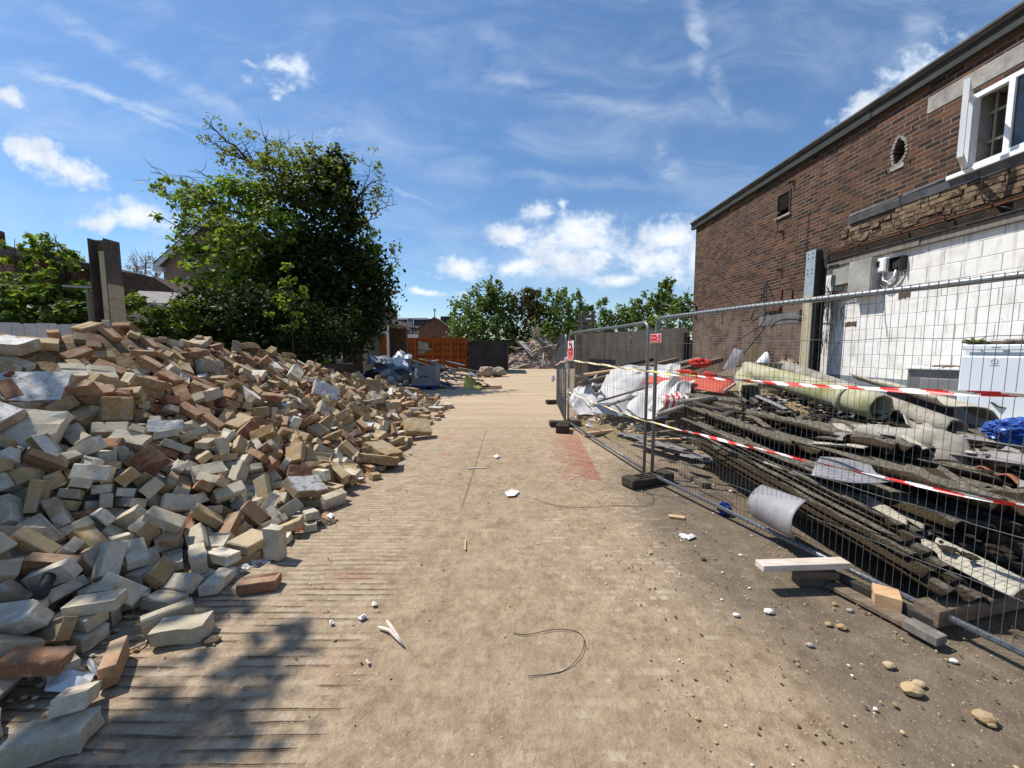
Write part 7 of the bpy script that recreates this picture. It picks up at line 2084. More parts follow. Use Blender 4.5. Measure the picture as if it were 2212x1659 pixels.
def wall_cable(pts, r, label, mat, d=.03):
    k = MB(); q = []
    for px, py, dd in pts:
        s_, z_ = won(px, py, dd); q.append(Wp(s_, z_, dd))
    f = []
    for i in range(len(q) - 1):
        for t in np.linspace(0, 1, 5)[:-1]:
            p0, p1, p2, p3 = q[max(i - 1, 0)], q[i], q[i + 1], q[min(i + 2, len(q) - 1)]
            f.append(.5 * ((2 * p1) + (p2 - p0) * t + (2 * p0 - 5 * p1 + 4 * p2 - p3) * t * t + (3 * p1 - p0 - 3 * p2 + p3) * t ** 3))
    f.append(q[-1]); k.tube(f, r, 6)
    tag(k.build('wall_cable', mat), label, 'cable', 'loose cables on the brick wall')


wall_cable([(1623, 690, .03), (1630, 668, .12), (1652, 632, .2), (1655, 608, .03)], .012, 'dark cable arching out from the brick wall, leftmost loop', M_BLACK)
wall_cable([(1654, 608, .03), (1650, 640, .06), (1652, 664, .04), (1648, 698, .05), (1618, 720, .12), (1588, 738, .2)], .012, 'dark cable dropping down the brick wall to a slanting loose end', M_BLACK)
wall_cable([(1660, 702, .05), (1676, 682, .08), (1712, 682, .06), (1745, 684, .10), (1780, 668, .2), (1793, 640, .22), (1788, 622, .1)], .011, 'brown cable running across the brick wall to the steel column', M_CABLE)
wall_cable([(1560, 700, .02), (1562, 660, .02)], .010, 'short rusty stub cable low on the brick wall', M_RUST)
wall_cable([(1748, 452, .02), (1743, 520, .02), (1738, 598, .02)], .006, 'thin vertical wire down the brick wall below the vent', M_BLACK)
for px, py, w, h, lab in ((1688, 645, .10, .42, 'rusty L-shaped bracket in the middle of the brick wall'), (1712, 640, .05, .30, 'narrow rusty strap right of the L-shaped bracket')):
    s_, z_ = won(px, py); k = MB(); wbox(k, s_ - w / 3, s_ + w / 3, z_ - h / 2, z_ + h / 2, .0, .03)
    if w > .08: wbox(k, s_ - .42, s_ + w / 3, z_ - h / 2 - .06, z_ - h / 2, .0, .06)
    tag(k.build('wall_bracket', M_RUST), lab, 'bracket')
for px, py, lab in ((1716, 392, 'small rusty stub high on the brick wall above the vent'), (1693, 500, 'rusty bolt stub under the vent on the brick wall'), (1690, 582, 'lowest rusty bolt stub under the vent')):
    s_, z_ = won(px, py); k = MB(); k.bar(Wp(s_, z_, 0), Wp(s_ - .03, z_ - .02, .12), .04, .04, jit=.008); wbox(k, s_ - .06, s_ + .05, z_ - .05, z_ + .04, .0, .012)
    tag(k.build('wall_bracket', M_RUST), lab, 'bracket')
s_, z_ = won(1499, 660, .05)
fl = thing('floodlight', tuple(Wp(s_, z_, .1)), 'small floodlight on a bracket at the far corner of the brick building', 'lamp')
k = MB(); k.box(Wp(s_ - .02, z_, .25), (.22, .16, .05), BR @ Euler((.6, .2, .2)).to_matrix(), bev=.01); k.build('lamp_head', M_CAB, fl)
k = MB(); k.bar(Wp(s_, z_ + .05, .0), Wp(s_, z_ + .04, .24), .03, .03); k.bar(Wp(s_ + .1, z_ - .05, .02), Wp(s_ + .16, z_ - .3, .02), .06, .06); k.build('bracket', M_BLACK, fl)

# ---- fridges at the foot of the white wall
fY = 4.62
fc = at(2122, 800, fY)
fr = thing('fridge_freezer', (fc.x + .28, fc.y, 0), 'tall white fridge standing against the white block wall', 'fridge')
fr.rotation_euler = (0, 0, R(-68))
FRW, FRD, FRZ = .56, .56, at(2122, 744, fY).z


def local(k, name, mats, parent):
    me = k.fix(k.mesh(name)); o = bpy.data.objects.new(name, me); COL.objects.link(o)
    me.materials.append(mats); o.parent = parent
    return o


M_FRIDGE = simple('white_enamel', [(.3, (.58, .63, .69)), (.7, (.64, .69, .75))], 1.2, .28, 0, spec=.5)
k = MB(); k.box((0, .03, FRZ / 2), (FRW, FRD - .06, FRZ), bev=.01); local(k, 'cabinet', M_FRIDGE, fr)
k = MB(); k.box((0, -FRD / 2 - .005, FRZ * .47), (FRW, .055, FRZ * .92 - .03), bev=.018); local(k, 'door', M_FRIDGE, fr)
k = MB(); k.box((0, -FRD / 2 - .005, FRZ - .035), (FRW, .055, .066), bev=.012); local(k, 'top_panel', M_FRIDGE, fr)
k = MB(); k.tube([(.026 * math.cos(a), -FRD / 2 - .034, FRZ - .20 + .026 * math.sin(a)) for a in np.linspace(0, 6.283, 21)[:-1]], .003, 5, closed=True); k.box((0, -FRD / 2 - .034, FRZ - .20), (.006, .003, .036)); k.box((0, -FRD / 2 - .034, FRZ - .245), (.075, .003, .006)); k.box((0, -FRD / 2 - .034, FRZ - .035), (.07, .003, .010))
local(k, 'emblem', simple('grey_print', [(.3, (.22, .24, .27)), (.7, (.28, .30, .33))], 3, .5, 0), fr)
soil = MB(); g = random.Random(3)
for q in range(60):
    random.seed(q); soil.rock(Vector((fr.location.x + g.uniform(-.24, .24), fr.location.y + g.uniform(-.24, .24), FRZ + .005 + .03 * g.random())), g.uniform(.015, .05), 0, (1.3, 1.2, .6), .3, 1)
tag(soil.build('soil_heap', M_MUD), 'dark soil heaped on top of the tall white fridge', 'soil', kind='stuff')
pl = MB(); c = Vector((fr.location.x - .26, fr.location.y + .12, FRZ + .02))
for q in range(7):
    a = q * .9; d = Vector((math.cos(a), math.sin(a), .55)); sd2 = Vector((-math.sin(a), math.cos(a), 0)) * .014
    pl.add([c - sd2, c + sd2, c + d * .07 + sd2 * 1.2, c + d * .07 - sd2 * 1.2, c + d * .14], [(0, 1, 2, 3), (3, 2, 4)])
tag(pl.build('weed', M_LEAF_MID), 'little green weed growing from the soil on the fridge', 'plant')
gY_ = 5.55
q0, q1 = at(1947, 800, gY_ + .15), at(2067, 800, gY_ - .35)
gf = thing('grey_freezer', (at(2005, 800, gY_).x + .12, gY_ - .1, 0), 'low dark grey freezer left of the tall white fridge', 'freezer')
gf.rotation_euler = (0, 0, R(-60))
GZ = at(2000, 797, gY_ - .1).z
k = MB(); k.box((0, .02, GZ / 2), (.62, .52, GZ), bev=.008); local(k, 'cabinet', simple('dusty_grey_enamel', [(.3, (.11, .11, .115)), (.7, (.17, .17, .175))], 3, .6, .1), gf)
k = MB(); k.box((0, .0, GZ + .012), (.66, .58, .035), bev=.008); local(k, 'worktop', M_WHITEPVC, gf)
k = MB(); k.box((.06, -.26, GZ * .48), (.46, .04, GZ * .86), bev=.01); local(k, 'door', simple('grey_door', [(.3, (.15, .15, .155)), (.7, (.20, .20, .205))], 3, .6, .1), gf)
k = MB(); c = Vector((gf.location.x + .25, gf.location.y - .15, GZ + .03)); k.box(c + Vector((0, 0, .06)), (.34, .2, .12), Euler((0, 0, .9)), jit=.015)
for q in range(24):
    random.seed(q + 50); k.rock(Vector((gf.location.x + g.uniform(-.22, .3), gf.location.y + g.uniform(-.2, .2), GZ + .04)), g.uniform(.012, .035), 0, (1.4, 1.2, .5), .3, 1)
tag(k.build('masonry_lump', M_RUBBLE), 'mossy broken block and dirt on top of the low grey freezer', 'rubble')

# ------------------------------------------------------------------ the heap behind the fence
def asbestos_mat():
    """lichen-grey cement sheet; soil and moss lie in its valleys (object z)"""
    m, nt, b = new_mat('weathered_cement_sheet')
    tc = nt.node('ShaderNodeTexCoord'); oi = nt.node('ShaderNodeObjectInfo')
    va = nt.node('ShaderNodeVectorMath', operation='ADD')
    nt.put(va.inputs[0], tc.outputs['Object']); nt.put(va.inputs[1], nt.comb(nt.math('MULTIPLY', oi.outputs['Random'], 37), oi.outputs['Random'], 0))
    P = va.outputs[0]
    z = nt.sep(tc.outputs['Object'])[2]
    n1 = nt.noise(P, 4.5, 6, .65); n2 = nt.noise(P, 26, 6, .72); n3 = nt.noise(nt.mapping(P, sc=(2.2, .6, 1)), 3.0, 5, .6)
    c = nt.ramp(n2, [(.28, (.045, .040, .030)), (.5, (.115, .102, .078)), (.74, (.29, .265, .21))])
    c = nt.mix(nt.math('MULTIPLY', nt.smooth(n1, .52, .66), .6), c, (.085, .082, .05))
    val = nt.math('ADD', nt.math('MULTIPLY', z, -24.0), nt.math('MULTIPLY_ADD', n3, 3.2, -1.15))
    soil = nt.ramp(nt.noise(P, 60, 4, .7), [(.3, (.018, .013, .008)), (.6, (.050, .036, .020)), (.8, (.10, .075, .045))])
    c = nt.mix(nt.smooth(val, -.12, .25), c, soil)
    nt.put(b.inputs['Base Color'], c); b.inputs['Roughness'].default_value = .95; b.inputs['Specular IOR Level'].default_value = .12
    nt.put(b.inputs['Normal'], nt.bump(nt.math('ADD', n2, nt.math('MULTIPLY', n1, .5)), .8, .010))
    return m


M_ASB = asbestos_mat()
M_ASBPALE = simple('pale_cement_sheet', [(.3, (.27, .24, .185)), (.55, (.40, .37, .30)), (.8, (.48, .455, .39))], 5, .92, .4, .006, kind='obj', fine=(5, .64, (.12, .10, .07)))
M_MOSSPIPE = simple('mossy_cement_pipe', [(.28, (.17, .19, .055)), (.45, (.30, .29, .16)), (.62, (.42, .40, .30)), (.8, (.33, .34, .20))], 2.4, .92, .5, .008, fine=(9, .62, (.16, .14, .09)))
M_PIPE = simple('grey_cement_pipe', [(.3, (.13, .115, .09)), (.5, (.26, .24, .20)), (.75, (.40, .38, .335))], 3.5, .92, .5, .008, fine=(7, .62, (.15, .125, .09)))


def corrugated(label, near, far, width, n_w, amp, roll, seed, mat=None, jag=.10, bend=0.0, th=.009, group='corrugated sheets stacked behind the fence', cut0=0.0, name='corrugated_sheet'):
    """near, far: ends of the sheet's middle line; ridges run along it"""
    a, b = Vector(near), Vector(far); L = (b - a).length
    g = random.Random(seed); k = MB()
    nu, nv = n_w * 8, 26
    l0 = [g.uniform(0, jag) * (1 if g.random() < .5 else .2) for _ in range(6)]; l1 = [g.uniform(0, jag) for _ in range(6)]

    def fn(u, v):
        q = u * 5; i = min(int(q), 4); f = q - i
        e0 = l0[i] * (1 - f) + l0[i + 1] * f; e1 = l1[i] * (1 - f) + l1[i + 1] * f
        y = e0 + (L - e0 - e1) * v + .006 * nz(u * 30, v * 3, seed)
        x = (u - .5) * width
        z = amp * math.sin(u * n_w * 2 * math.pi + seed) + bend * math.sin(math.pi * v) + .012 * nz(x * 3, y * 2, seed)
        return (x, y, z)
    k.grid(fn, nu, nv)
    me = k.fix(k.mesh(name)); o = bpy.data.objects.new(name, me); COL.objects.link(o)
    me.materials.append(mat or M_ASB)
    Y_ = (b - a).normalized(); X_ = Y_.cross(U3).normalized(); Z_ = X_.cross(Y_)
    M = Matrix((X_, Y_, Z_)).transposed() @ Euler((0, R(roll), 0)).to_matrix()
    o.matrix_world = Matrix.Translation(a) @ M.to_4x4()
    md = o.modifiers.new('thickness', 'SOLIDIFY'); md.thickness = th; md.offset = 0
    return tag(o, label, 'roofing sheet', group)


SHEETS = [  # near end, far end, width, waves, roll, label
    ((3.05, 2.30, .16), (3.10, 5.2, .20), .85, 6, 4, 'lowest corrugated sheet lying flat beside the fence bottom rail'),
    ((3.75, 2.15, .20), (3.70, 5.0, .30), .95, 6, -4, 'corrugated sheet at the bottom right of the stack, ends in shadow'),
    ((3.00, 2.55, .27), (2.85, 5.5, .34), .80, 5, 12, 'moss-streaked corrugated sheet tilted towards the fence, second from the bottom'),
    ((3.55, 2.60, .36), (3.35, 5.7, .42), .95, 6, 9, 'corrugated sheet with a snapped near end in the middle of the stack'),
    ((4.35, 2.40, .38), (4.10, 5.2, .44), 1.0, 7, 3, 'wide soil-covered corrugated sheet right of the stack middle'),
    ((3.10, 3.05, .43), (2.95, 6.0, .50), .80, 5, 14, 'steeply tilted corrugated sheet above the curved metal sheet'),
    ((3.75, 2.95, .52), (3.45, 6.2, .55), .95, 6, 8, 'long corrugated sheet running below the flat grey metal sheet'),
    ((4.55, 2.90, .58), (4.05, 6.0, .60), 1.0, 7, -3, 'corrugated sheet heaped with dark soil under the elbow pipe'),
    ((3.25, 3.85, .58), (3.20, 6.6, .64), .75, 5, 12, 'far corrugated sheet rising to the red board'),
    ((4.05, 3.65, .68), (3.75, 6.7, .70), .90, 6, 6, 'topmost corrugated sheet below the mossy pipe'),
    ((4.95, 3.2, .72), (4.70, 5.4, .72), .85, 6, -8, 'corrugated sheet end under the grey pipe near the blue bag'),
    ((4.00, 6.35, .76), (3.35, 7.4, .80), .70, 5, 4, 'short pale corrugated piece beside the red board edge')]
for i, (a, b, w, n_, roll, lab) in enumerate(SHEETS): corrugated(lab, a, b, w, max(3, n_ - 1), .042, roll, 3 + i * 7, jag=.30)
# the leaf of thin sheets nearest the fence
for i in range(6):
    corrugated(['bottom', 'second', 'third', 'fourth', 'fifth', 'top'][i] + ' sheet of the thin bundle slanting down along the fence', (2.66 + .03 * i, 2.15 + .10 * i, .20 + .035 * i), (2.62 + .03 * i, 5.0 + .05 * i, .33 + .035 * i), 0.36, 2, .030, 16 + i, 60 + i, jag=.05, th=.007, group='bundle of thin sheets along the fence')
# broad trough sheet leaning by the fridges
corrugated('broad pale trough-shaped cement sheet lying below the fridges', at(2168, 905, 4.05), at(1915, 832, 6.6), 1.15, 2, .055, 20, 91, M_ASBPALE, .22, group=None, th=.014)
corrugated('dark curved sheet behind the broad pale trough sheet', at(2215, 890, 4.3), at(2125, 862, 5.2), .5, 1, .06, 30, 92, M_ASB, .1, group=None, th=.012)
corrugated('small broken corrugated piece with pale upper side lying on the moss', at(1880, 1010, 3.75), at(1800, 965, 4.5), .24, 2, .025, 0, 93, M_ASBPALE, .12, group=None)
corrugated('curled broken sheet corner with moss in front of the flat metal sheet', (3.35, 2.45, .60), (3.2, 3.25, .64), .62, 3, .045, 14, 97, M_ASB, .25, group=None)
corrugated('pale sunlit corrugated end at the bottom of the stack', (3.02, 2.12, .24), (2.95, 2.65, .29), .30, 2, .03, 6, 98, M_ASBPALE, .05, group=None)
corrugated('narrow slate-grey strip of sheet beside the mossy pipe', at(1905, 945, 4.6), at(1745, 880, 5.9), .30, 1, .012, 6, 94, M_FELT, .16, group=None)


# pipes
def pipe(label, a, b, r, mat, collar=None, jag0=.0, jag1=.0, seed=1, wall=.016, elbow=None, name='flue_pipe'):
    a, b = Vector(a), Vector(b); d = (b - a).normalized(); L = (b - a).length
    u = d.cross(U3).normalized(); w = u.cross(d)
    root = thing(name, tuple(a), label, 'pipe', 'old cement flue pipes')
    k = MB()

    def shell(rad, inner):
        def fn(p, v):
            an = p * 2 * math.pi
            j0 = jag0 * max(0, nz(math.cos(an) * 1.6, math.sin(an) * 1.6, seed) + .25); j1 = jag1 * max(0, nz(math.cos(an) * 1.6, math.sin(an) * 1.6, seed + 5) + .25)
            s = j0 + (L - j0 - j1) * v
            rr = rad * (1 + .02 * nz(p * 4, s * 2, seed))
            return a + d * s + (u * math.cos(an) + w * math.sin(an)) * rr
        return fn
    k.grid(shell(r, 0), 32, 14); n0 = len(k.v)
    k.grid(shell(r - wall, 1), 32, 14)
    for v_ in (0, 14):
        for i in range(32):
            o_ = v_ * 33; k.f.append([o_ + i, o_ + i + 1, n0 + o_ + i + 1, n0 + o_ + i]); k.m.append(0); k.sm.append(False)
    k.build('barrel', mat, root)
    if collar is not None:
        k = MB(); p0 = a + d * collar[0]; p1 = a + d * collar[1]
        n = 32; rs = r + .026
        vs = [p + (u * math.cos(t) + w * math.sin(t)) * q for p, q in ((p0, r + .001), (p0, rs), (p1, rs), (p1, r + .001)) for t in np.linspace(0, 2 * math.pi, n + 1)[:-1]]
        k.add(vs, [(j * n + i, j * n + (i + 1) % n, (j + 1) * n + (i + 1) % n, (j + 1) * n + i) for j in range(3) for i in range(n)], 0, True)
        k.build('collar', mat, root)
    if elbow:
        k = MB(); pts = [Vector(p) for p in elbow]; n = 20
        k.tube(pts, [r * 1.16] * len(pts), n, cap=False); k.tube(pts, [r * 1.02] * len(pts), n, cap=False)
        m0 = len(pts) * n; e = (len(pts) - 1) * n
        for st in (0, e):
            for i in range(n): k.f.append([st + i, st + (i + 1) % n, m0 + st + (i + 1) % n, m0 + st + i]); k.m.append(0); k.sm.append(False)
        k.build('elbow', M_PIPE, root)
    return root


pipe('large moss-green cement pipe with a broken open near end on the sheet stack', at(1905, 882, 4.75), at(1612, 800, 7.3), .165, M_MOSSPIPE, (.42, .50), .02, .1, 2)
pipe('grey cement pipe lying behind the moss-green one against the white wall', at(2068, 930, 4.15), at(1690, 790, 7.7), .115, M_PIPE, None, .05, .1, 5)
e0 = at(2010, 955, 3.85)
pipe('short grey cement pipe ending in a pale down-turned elbow', at(2015, 956, 3.85), at(1842, 938, 4.45), .125, M_PIPE, None, .0, .18, 8, elbow=[at(1990, 952, 3.92), at(2025, 957, 3.83), at(2050, 966, 3.74), at(2056, 985, 3.66), at(2050, 1012, 3.60)])
pipe('broken pale pipe stub with a torn open mouth beside the mossy pipe', at(1622, 850, 6.1), at(1606, 815, 6.9), .15, M_MOSSPIPE, None, .3, .0, 11)
k = MB(); k.tube([at(1470, 868, 6.4), at(1545, 860, 6.6)], .045, 12); tag(k.build('plastic_pipe', M_PIPE), 'thin grey pipe upper one beside the striped sack', 'pipe')
k = MB(); k.tube([at(1420, 896, 6.3), at(1478, 878, 6.3)], .04, 12); tag(k.build('plastic_pipe', M_PIPE), 'thin grey pipe lower one among the gravel', 'pipe')
k = MB(); k.tube([at(1480, 882, 6.3), at(1512, 876, 6.5)], .055, 12); tag(k.build('plastic_pipe', M_BLACK), 'black pipe end under the thin grey pipe', 'pipe')

# thin metal sheets
M_GREYSHEET = simple('smooth_grey_sheet', [(.3, (.19, .187, .20)), (.5, (.27, .265, .28)), (.75, (.33, .325, .335))], 3.5, .55, .2, .004, metal=.1, spec=.3, fine=(6, .62, (.15, .14, .13)))
t0, t1, b0_, b1_ = at(1646, 1047, 3.40), at(1743, 1081, 2.92), at(1628, 1118, 3.34), at(1717, 1166, 2.86)
m0_, m1_ = (t0 + b0_) / 2 + Vector((-.20, -.05, .05)), (t1 + b1_) / 2 + Vector((-.16, -.04, .05))
k = MB()


def bez(u, v):
    a = t0.lerp(t1, u); m = m0_.lerp(m1_, u); c = b0_.lerp(b1_, u)
    return a * (1 - v) ** 2 + m * 2 * v * (1 - v) + c * v * v


k.grid(bez, 10, 18); tag(k.build('curved_sheet', M_GREYSHEET, thick=.006), 'smooth grey metal sheet curled down against the fence', 'sheet metal')
fs_ = [at(1771, 987, 3.55), at(1948, 1015, 3.15), at(1934, 1040, 2.98), at(1752, 1028, 3.25)]
k = MB(); k.grid(lambda u, v: fs_[0].lerp(fs_[1], u).lerp(fs_[3].lerp(fs_[2], u), v) + U3 * (.02 * math.sin(u * 5 + v * 2) - .04 * max(0, v - .6)), 16, 10)
tag(k.build('flat_sheet', M_GREYSHEET, thick=.006), 'flat grey metal sheet lying on top of the corrugated stack', 'sheet metal')

# soil and moss clods
k = MB(); g = random.Random(41)
M_SOIL = simple('black_mossy_soil', [(.3, (.012, .009, .006)), (.6, (.035, .025, .014)), (.8, (.07, .052, .028))], 30, .98, .6, .01)
for i in range(2600):
    x, y = g.uniform(2.75, 5.2), g.uniform(2.3, 6.4)
    z = .18 + .26 * (x - 2.75) / 1.4 + .09 * (y - 2.3) if x < 4.2 else .50 + .09 * (y - 2.3)
    if nz(x * 1.7, y * 1.2, 8) < -.02: continue
    random.seed(i + 9000); k.rock((x, y, z + g.uniform(-.02, .13)), g.uniform(.010, .042), 0 if g.random() < .9 else 1, (1.4, 1.4, .5), .35, 1)
tag(k.build('soil_clods', [M_SOIL, M_ASBPALE]), 'dark soil and moss crumbled over the stacked corrugated sheets', 'soil', kind='stuff')

# broken bits lying at all angles over the stack
g = random.Random(88)
ZN = [('near the fence', 2.75, 3.3), ('in the middle of the stack', 3.3, 4.1), ('towards the white wall', 4.1, 5.1)]
for i in range(46):
    x, y = g.uniform(2.75, 5.1), g.uniform(2.35, 6.3)
    z = (.24 + .27 * (x - 2.75) / 1.4 + .09 * (y - 2.3) if x < 4.2 else .56 + .09 * (y - 2.3)) + g.uniform(.0, .09)
    L, w = g.uniform(.22, .95), g.uniform(.10, .34)
    a = g.gauss(1.45, .55); d = Vector((math.cos(a), math.sin(a), g.uniform(-.22, .22))) * L * .5
    zone = next(q[0] for q in ZN if q[1] <= x < q[2] or q[2] == 5.1)
    far_ = 'at its far end' if y > 5.0 else 'at its near end' if y < 3.4 else 'halfway along'
    c = Vector((x, y, z)); kind_ = g.random()
    if kind_ < .55:
        mt, mn = g.choice([(M_ASB, 'mossy grey'), (M_ASB, 'mossy grey'), (M_ASBPALE, 'pale'), (M_FELT, 'slate-grey')])
        corrugated(f'{mn} {"long" if L > .6 else "short"} broken sheet piece {zone} {far_}', c - d, c + d, w, max(1, int(w / .15)), .028, g.uniform(-25, 25), 200 + i, mt, .18, group='broken sheet pieces on the stack', name='broken_sheet')
    else:
        mt, mn = g.choice([(M_WOOD_OLD, 'brown'), (M_WOOD_GREY, 'grey'), (M_DARKSTEEL, 'dark'), (M_WOOD_OLD, 'brown')])
        k = MB(); k.bar(c - d * 1.3, c + d * 1.3, g.uniform(.03, .09), g.uniform(.012, .035), jit=.006)
        tag(k.build('timber_lath', mt), f'{mn} {"long" if L > .6 else "short"} splintered lath {zone} {far_}', 'timber', 'splintered laths on the stack')

# ground rubble and gravel under the white sheeting
GX = [(1.5, 9.3), (1.7, 8.2), (2.1, 7.2), (2.6, 6.7), (3.4, 6.4)]


def rheap(x, y):
    f = 0
    r1 = math.hypot((x - 3.4) / 1.9, (y - 9.2) / 2.2); r2 = math.hypot((x - 5.0) / 1.6, (y - 8.8) / 3.4); r3 = math.hypot((x - 2.7) / 1.3, (y - 8.0) / 1.3); r4 = math.hypot((x - 4.3) / 1.6, (y - 4.9) / 3.0)
    h = max(0, .95 * (1 - r1 ** 2), .92 * (1 - r2 ** 2), .30 * (1 - r3 ** 2), .40 * (1 - r4 ** 2))
    return h + .05 * nz(x * 2, y * 2, 2) * min(1, h * 6) - .015


M_GRAVEL = simple('buff_gravel', [(.3, (.13, .09, .05)), (.55, (.30, .22, .12)), (.8, (.46, .38, .25))], 24, .95, .8, .02)
k = MB(); k.grid(lambda u, v: (1.2 + 5.4 * u, 2.2 + 10.6 * v, rheap(1.2 + 5.4 * u, 2.2 + 10.6 * v)), 60, 90)
g = random.Random(42)
for i in range(3600):
    x, y = g.uniform(1.35, 4.0), g.uniform(6.2, 9.4)
    if (x - 1.35) < (y - 9.3) * -.42 - .15 + .25 * g.random(): continue
    if y < 6.9 and x < 2.2: continue
    s = g.uniform(.008, .03) * (1 if g.random() < .93 else 2.0)
    random.seed(i + 20000); k.rock((x, y, max(rheap(x, y), 0) + s * .35), s, 1 + g.choice([0, 0, 1, 2]), (1.2, 1, .8), .3, 1 if s > .02 else 0)
tag(k.build('gravel_heap', [M_GRAVEL, M_GRAVEL, M_PLASTER, M_BRICK[1]]), 'buff gravel and rubble spread under the white sheeting', 'gravel', kind='stuff')


# white woven sacks
def sack_mat():
    m, nt, b = new_mat('white_woven_sack')
    P = coords(nt, 'pos'); n1 = nt.noise(P, 3, 5, .6); n2 = nt.noise(P, 14, 5, .65)
    c = nt.ramp(n1, [(.3, (.50, .485, .47)), (.6, (.68, .67, .665))])
    c = nt.mix(nt.math('MULTIPLY', nt.smooth(n2, .58, .70), .5), c, (.45, .34, .22))
    nt.put(b.inputs['Base Color'], c); b.inputs['Roughness'].default_value = .6
    tr = nt.node('ShaderNodeBsdfTranslucent'); nt.put(tr.inputs['Color'], c)
    mx = nt.node('ShaderNodeMixShader'); mx.inputs[0].default_value = .18
    nt.l.new(b.outputs[0], mx.inputs[1]); nt.l.new(tr.outputs[0], mx.inputs[2])
    nt.l.new(mx.outputs[0], [q for q in nt.n if q.type == 'OUTPUT_MATERIAL'][0].inputs[0])
    nt.put(b.inputs['Normal'], nt.bump(n2, .4, .01))
    return m


M_SACKW = sack_mat()


def drape(label, corners, seed, fold=.16, lift=0.0, mat=None, name='white_sack', ridge=1.35, cat='sheeting', group='white woven sheeting on the heap behind the fence', nu=54, nv=40):
    c = [Vector(p) for p in corners]; k = MB()
    ang = random.Random(seed).uniform(-.5, .5)

    def fn(u, v):
        p = c[0].lerp(c[1], u).lerp(c[3].lerp(c[2], u), v)
        a = u * math.cos(ang) + v * math.sin(ang); b = -u * math.sin(ang) + v * math.cos(ang)
        w = nz(a * ridge + .5 * nz(a * 2, b * 2, seed), b * .7, seed) ; r1 = 1 - abs(w) * 2.6
        r2 = 1 - abs(nz(a * ridge * 2.3, b * 1.6, seed + 9)) * 2.4
        e = .55 + .45 * math.sin(math.pi * u) * math.sin(math.pi * v)
        q = p + U3 * (fold * (r1 * 1.0 + r2 * .16) * e + lift * math.sin(math.pi * u) * math.sin(math.pi * v)) + Vector((.05 * nz(a * 4, b * 4, seed), -.06 * r1 * fold * 4 + .05 * nz(b * 3, a * 3, seed), 0))
        return (q.x, q.y, max(q.z, rheap(q.x, q.y) * .6 + .03))
    k.grid(fn, nu, nv)
    return tag(k.build(name, mat or M_SACKW, thick=.004), label, cat, group)


drape('white woven sheet crumpled at the left end of the heap behind the warning sign panel', [at(1235, 895, 8.9), at(1340, 900, 8.0), at(1350, 840, 9.0), at(1245, 860, 9.8)], 3, .17)
drape('large white woven sheet draped over the middle of the heap', [at(1275, 905, 7.9), at(1440, 905, 7.3), at(1470, 820, 8.6), at(1310, 820, 9.2)], 8, .24, .10)
drape('white woven sheet in steep folds just behind the fence joint', [at(1345, 908, 7.3), at(1440, 912, 6.9), at(1470, 850, 7.8), at(1370, 850, 8.2)], 14, .22)
drape('bright white folded sheet rising right of the fence joint', [at(1395, 900, 7.0), at(1480, 880, 6.9), at(1500, 822, 7.8), at(1420, 832, 8.0)], 21, .22, .10)
drape('dingy grey-white sheet heaped at the top of the pile under the beams', [at(1290, 860, 9.4), at(1400, 850, 9.0), at(1420, 795, 9.8), at(1320, 800, 10.2)], 27, .22, .05)
drape('narrow white sheet reaching up to the red bags', [at(1400, 830, 8.5), at(1470, 822, 8.4), at(1470, 790, 9.6), at(1415, 790, 9.8)], 33, .12)
drape('small white sheet lying low in the gravel at the fence foot', [at(1265, 925, 7.9), at(1345, 940, 7.3), at(1335, 920, 7.8), at(1275, 905, 8.4)], 39, .10)
drape('dull clear plastic sheet at the far left corner of the heap', [at(1225, 880, 9.6), at(1285, 870, 9.4), at(1290, 815, 10.2), at(1240, 845, 10.4)], 45, .2, mat=M_PAPER)

# red board and bags
rbq = [at(1388, 826, 8.2), at(1560, 848, 7.0), at(1592, 826, 7.9), at(1420, 806, 9.2)]
k = MB(); k.grid(lambda u, v: rbq[0].lerp(rbq[1], u).lerp(rbq[3].lerp(rbq[2], u), v) + U3 * .02 * math.sin(u * 4), 10, 6)
tag(k.build('red_board', simple('faded_red_board', [(.3, (.42, .075, .045)), (.7, (.54, .12, .075))], 2, .7, .15), thick=.02), 'large faded red board lying across the white sheeting', 'board')
k = MB(); p_, q_ = rbq[1], rbq[2]; k.bar(p_ + Vector((.02, -.02, .02)), q_ + Vector((.02, -.02, .02)), .02, .06)
tag(k.build('white_lath', M_WOOD_WHITE), 'thin white lath along the near edge of the red board', 'lath')
M_REDBAG = simple('red_plastic_bag', [(.3, (.55, .035, .02)), (.7, (.72, .09, .05))], 5, .45, .3, .01)
for i, (px, py, Y, rx, rz, lab) in enumerate([(1512, 783, 9.6, .30, .13, 'orange-red plastic bag crumpled at the top under the beam ends'), (1478, 805, 9.0, .30, .09, 'red plastic bag at the back left edge of the red board'), (1530, 812, 8.8, .20, .12, 'small red plastic bag at the back right of the red board')]):
    o = bundle('plastic_bag', px, py, Y, rx, rz, lab, 'bag', M_REDBAG, 20 + i, .3); o.location.z = at(px, py, Y).z - rz


def stripe_mat():
    m, nt, b = new_mat('striped_sack'); P = coords(nt, 'obj'); x, y, z = nt.sep(P)
    s = nt.math('FRACT', nt.math('MULTIPLY', nt.math('ADD', x, nt.math('MULTIPLY', nt.noise(P, 3), .10)), 11))
    c = nt.mix(nt.smooth(s, .45, .55), (.78, .75, .73), (.60, .07, .075)); c = nt.mix(nt.math('MULTIPLY', nt.smooth(nt.noise(P, 6, 4), .5, .65), .6), c, (.48, .36, .22))
    nt.put(b.inputs['Base Color'], c); b.inputs['Roughness'].default_value = .5
    return m


o = bundle('striped_sack', 1457, 872, 6.7, .22, .17, 'red and white striped sack in the gravel at the heap foot', 'sack', stripe_mat(), 31, .15); o.location.z = at(1457, 888, 6.7).z
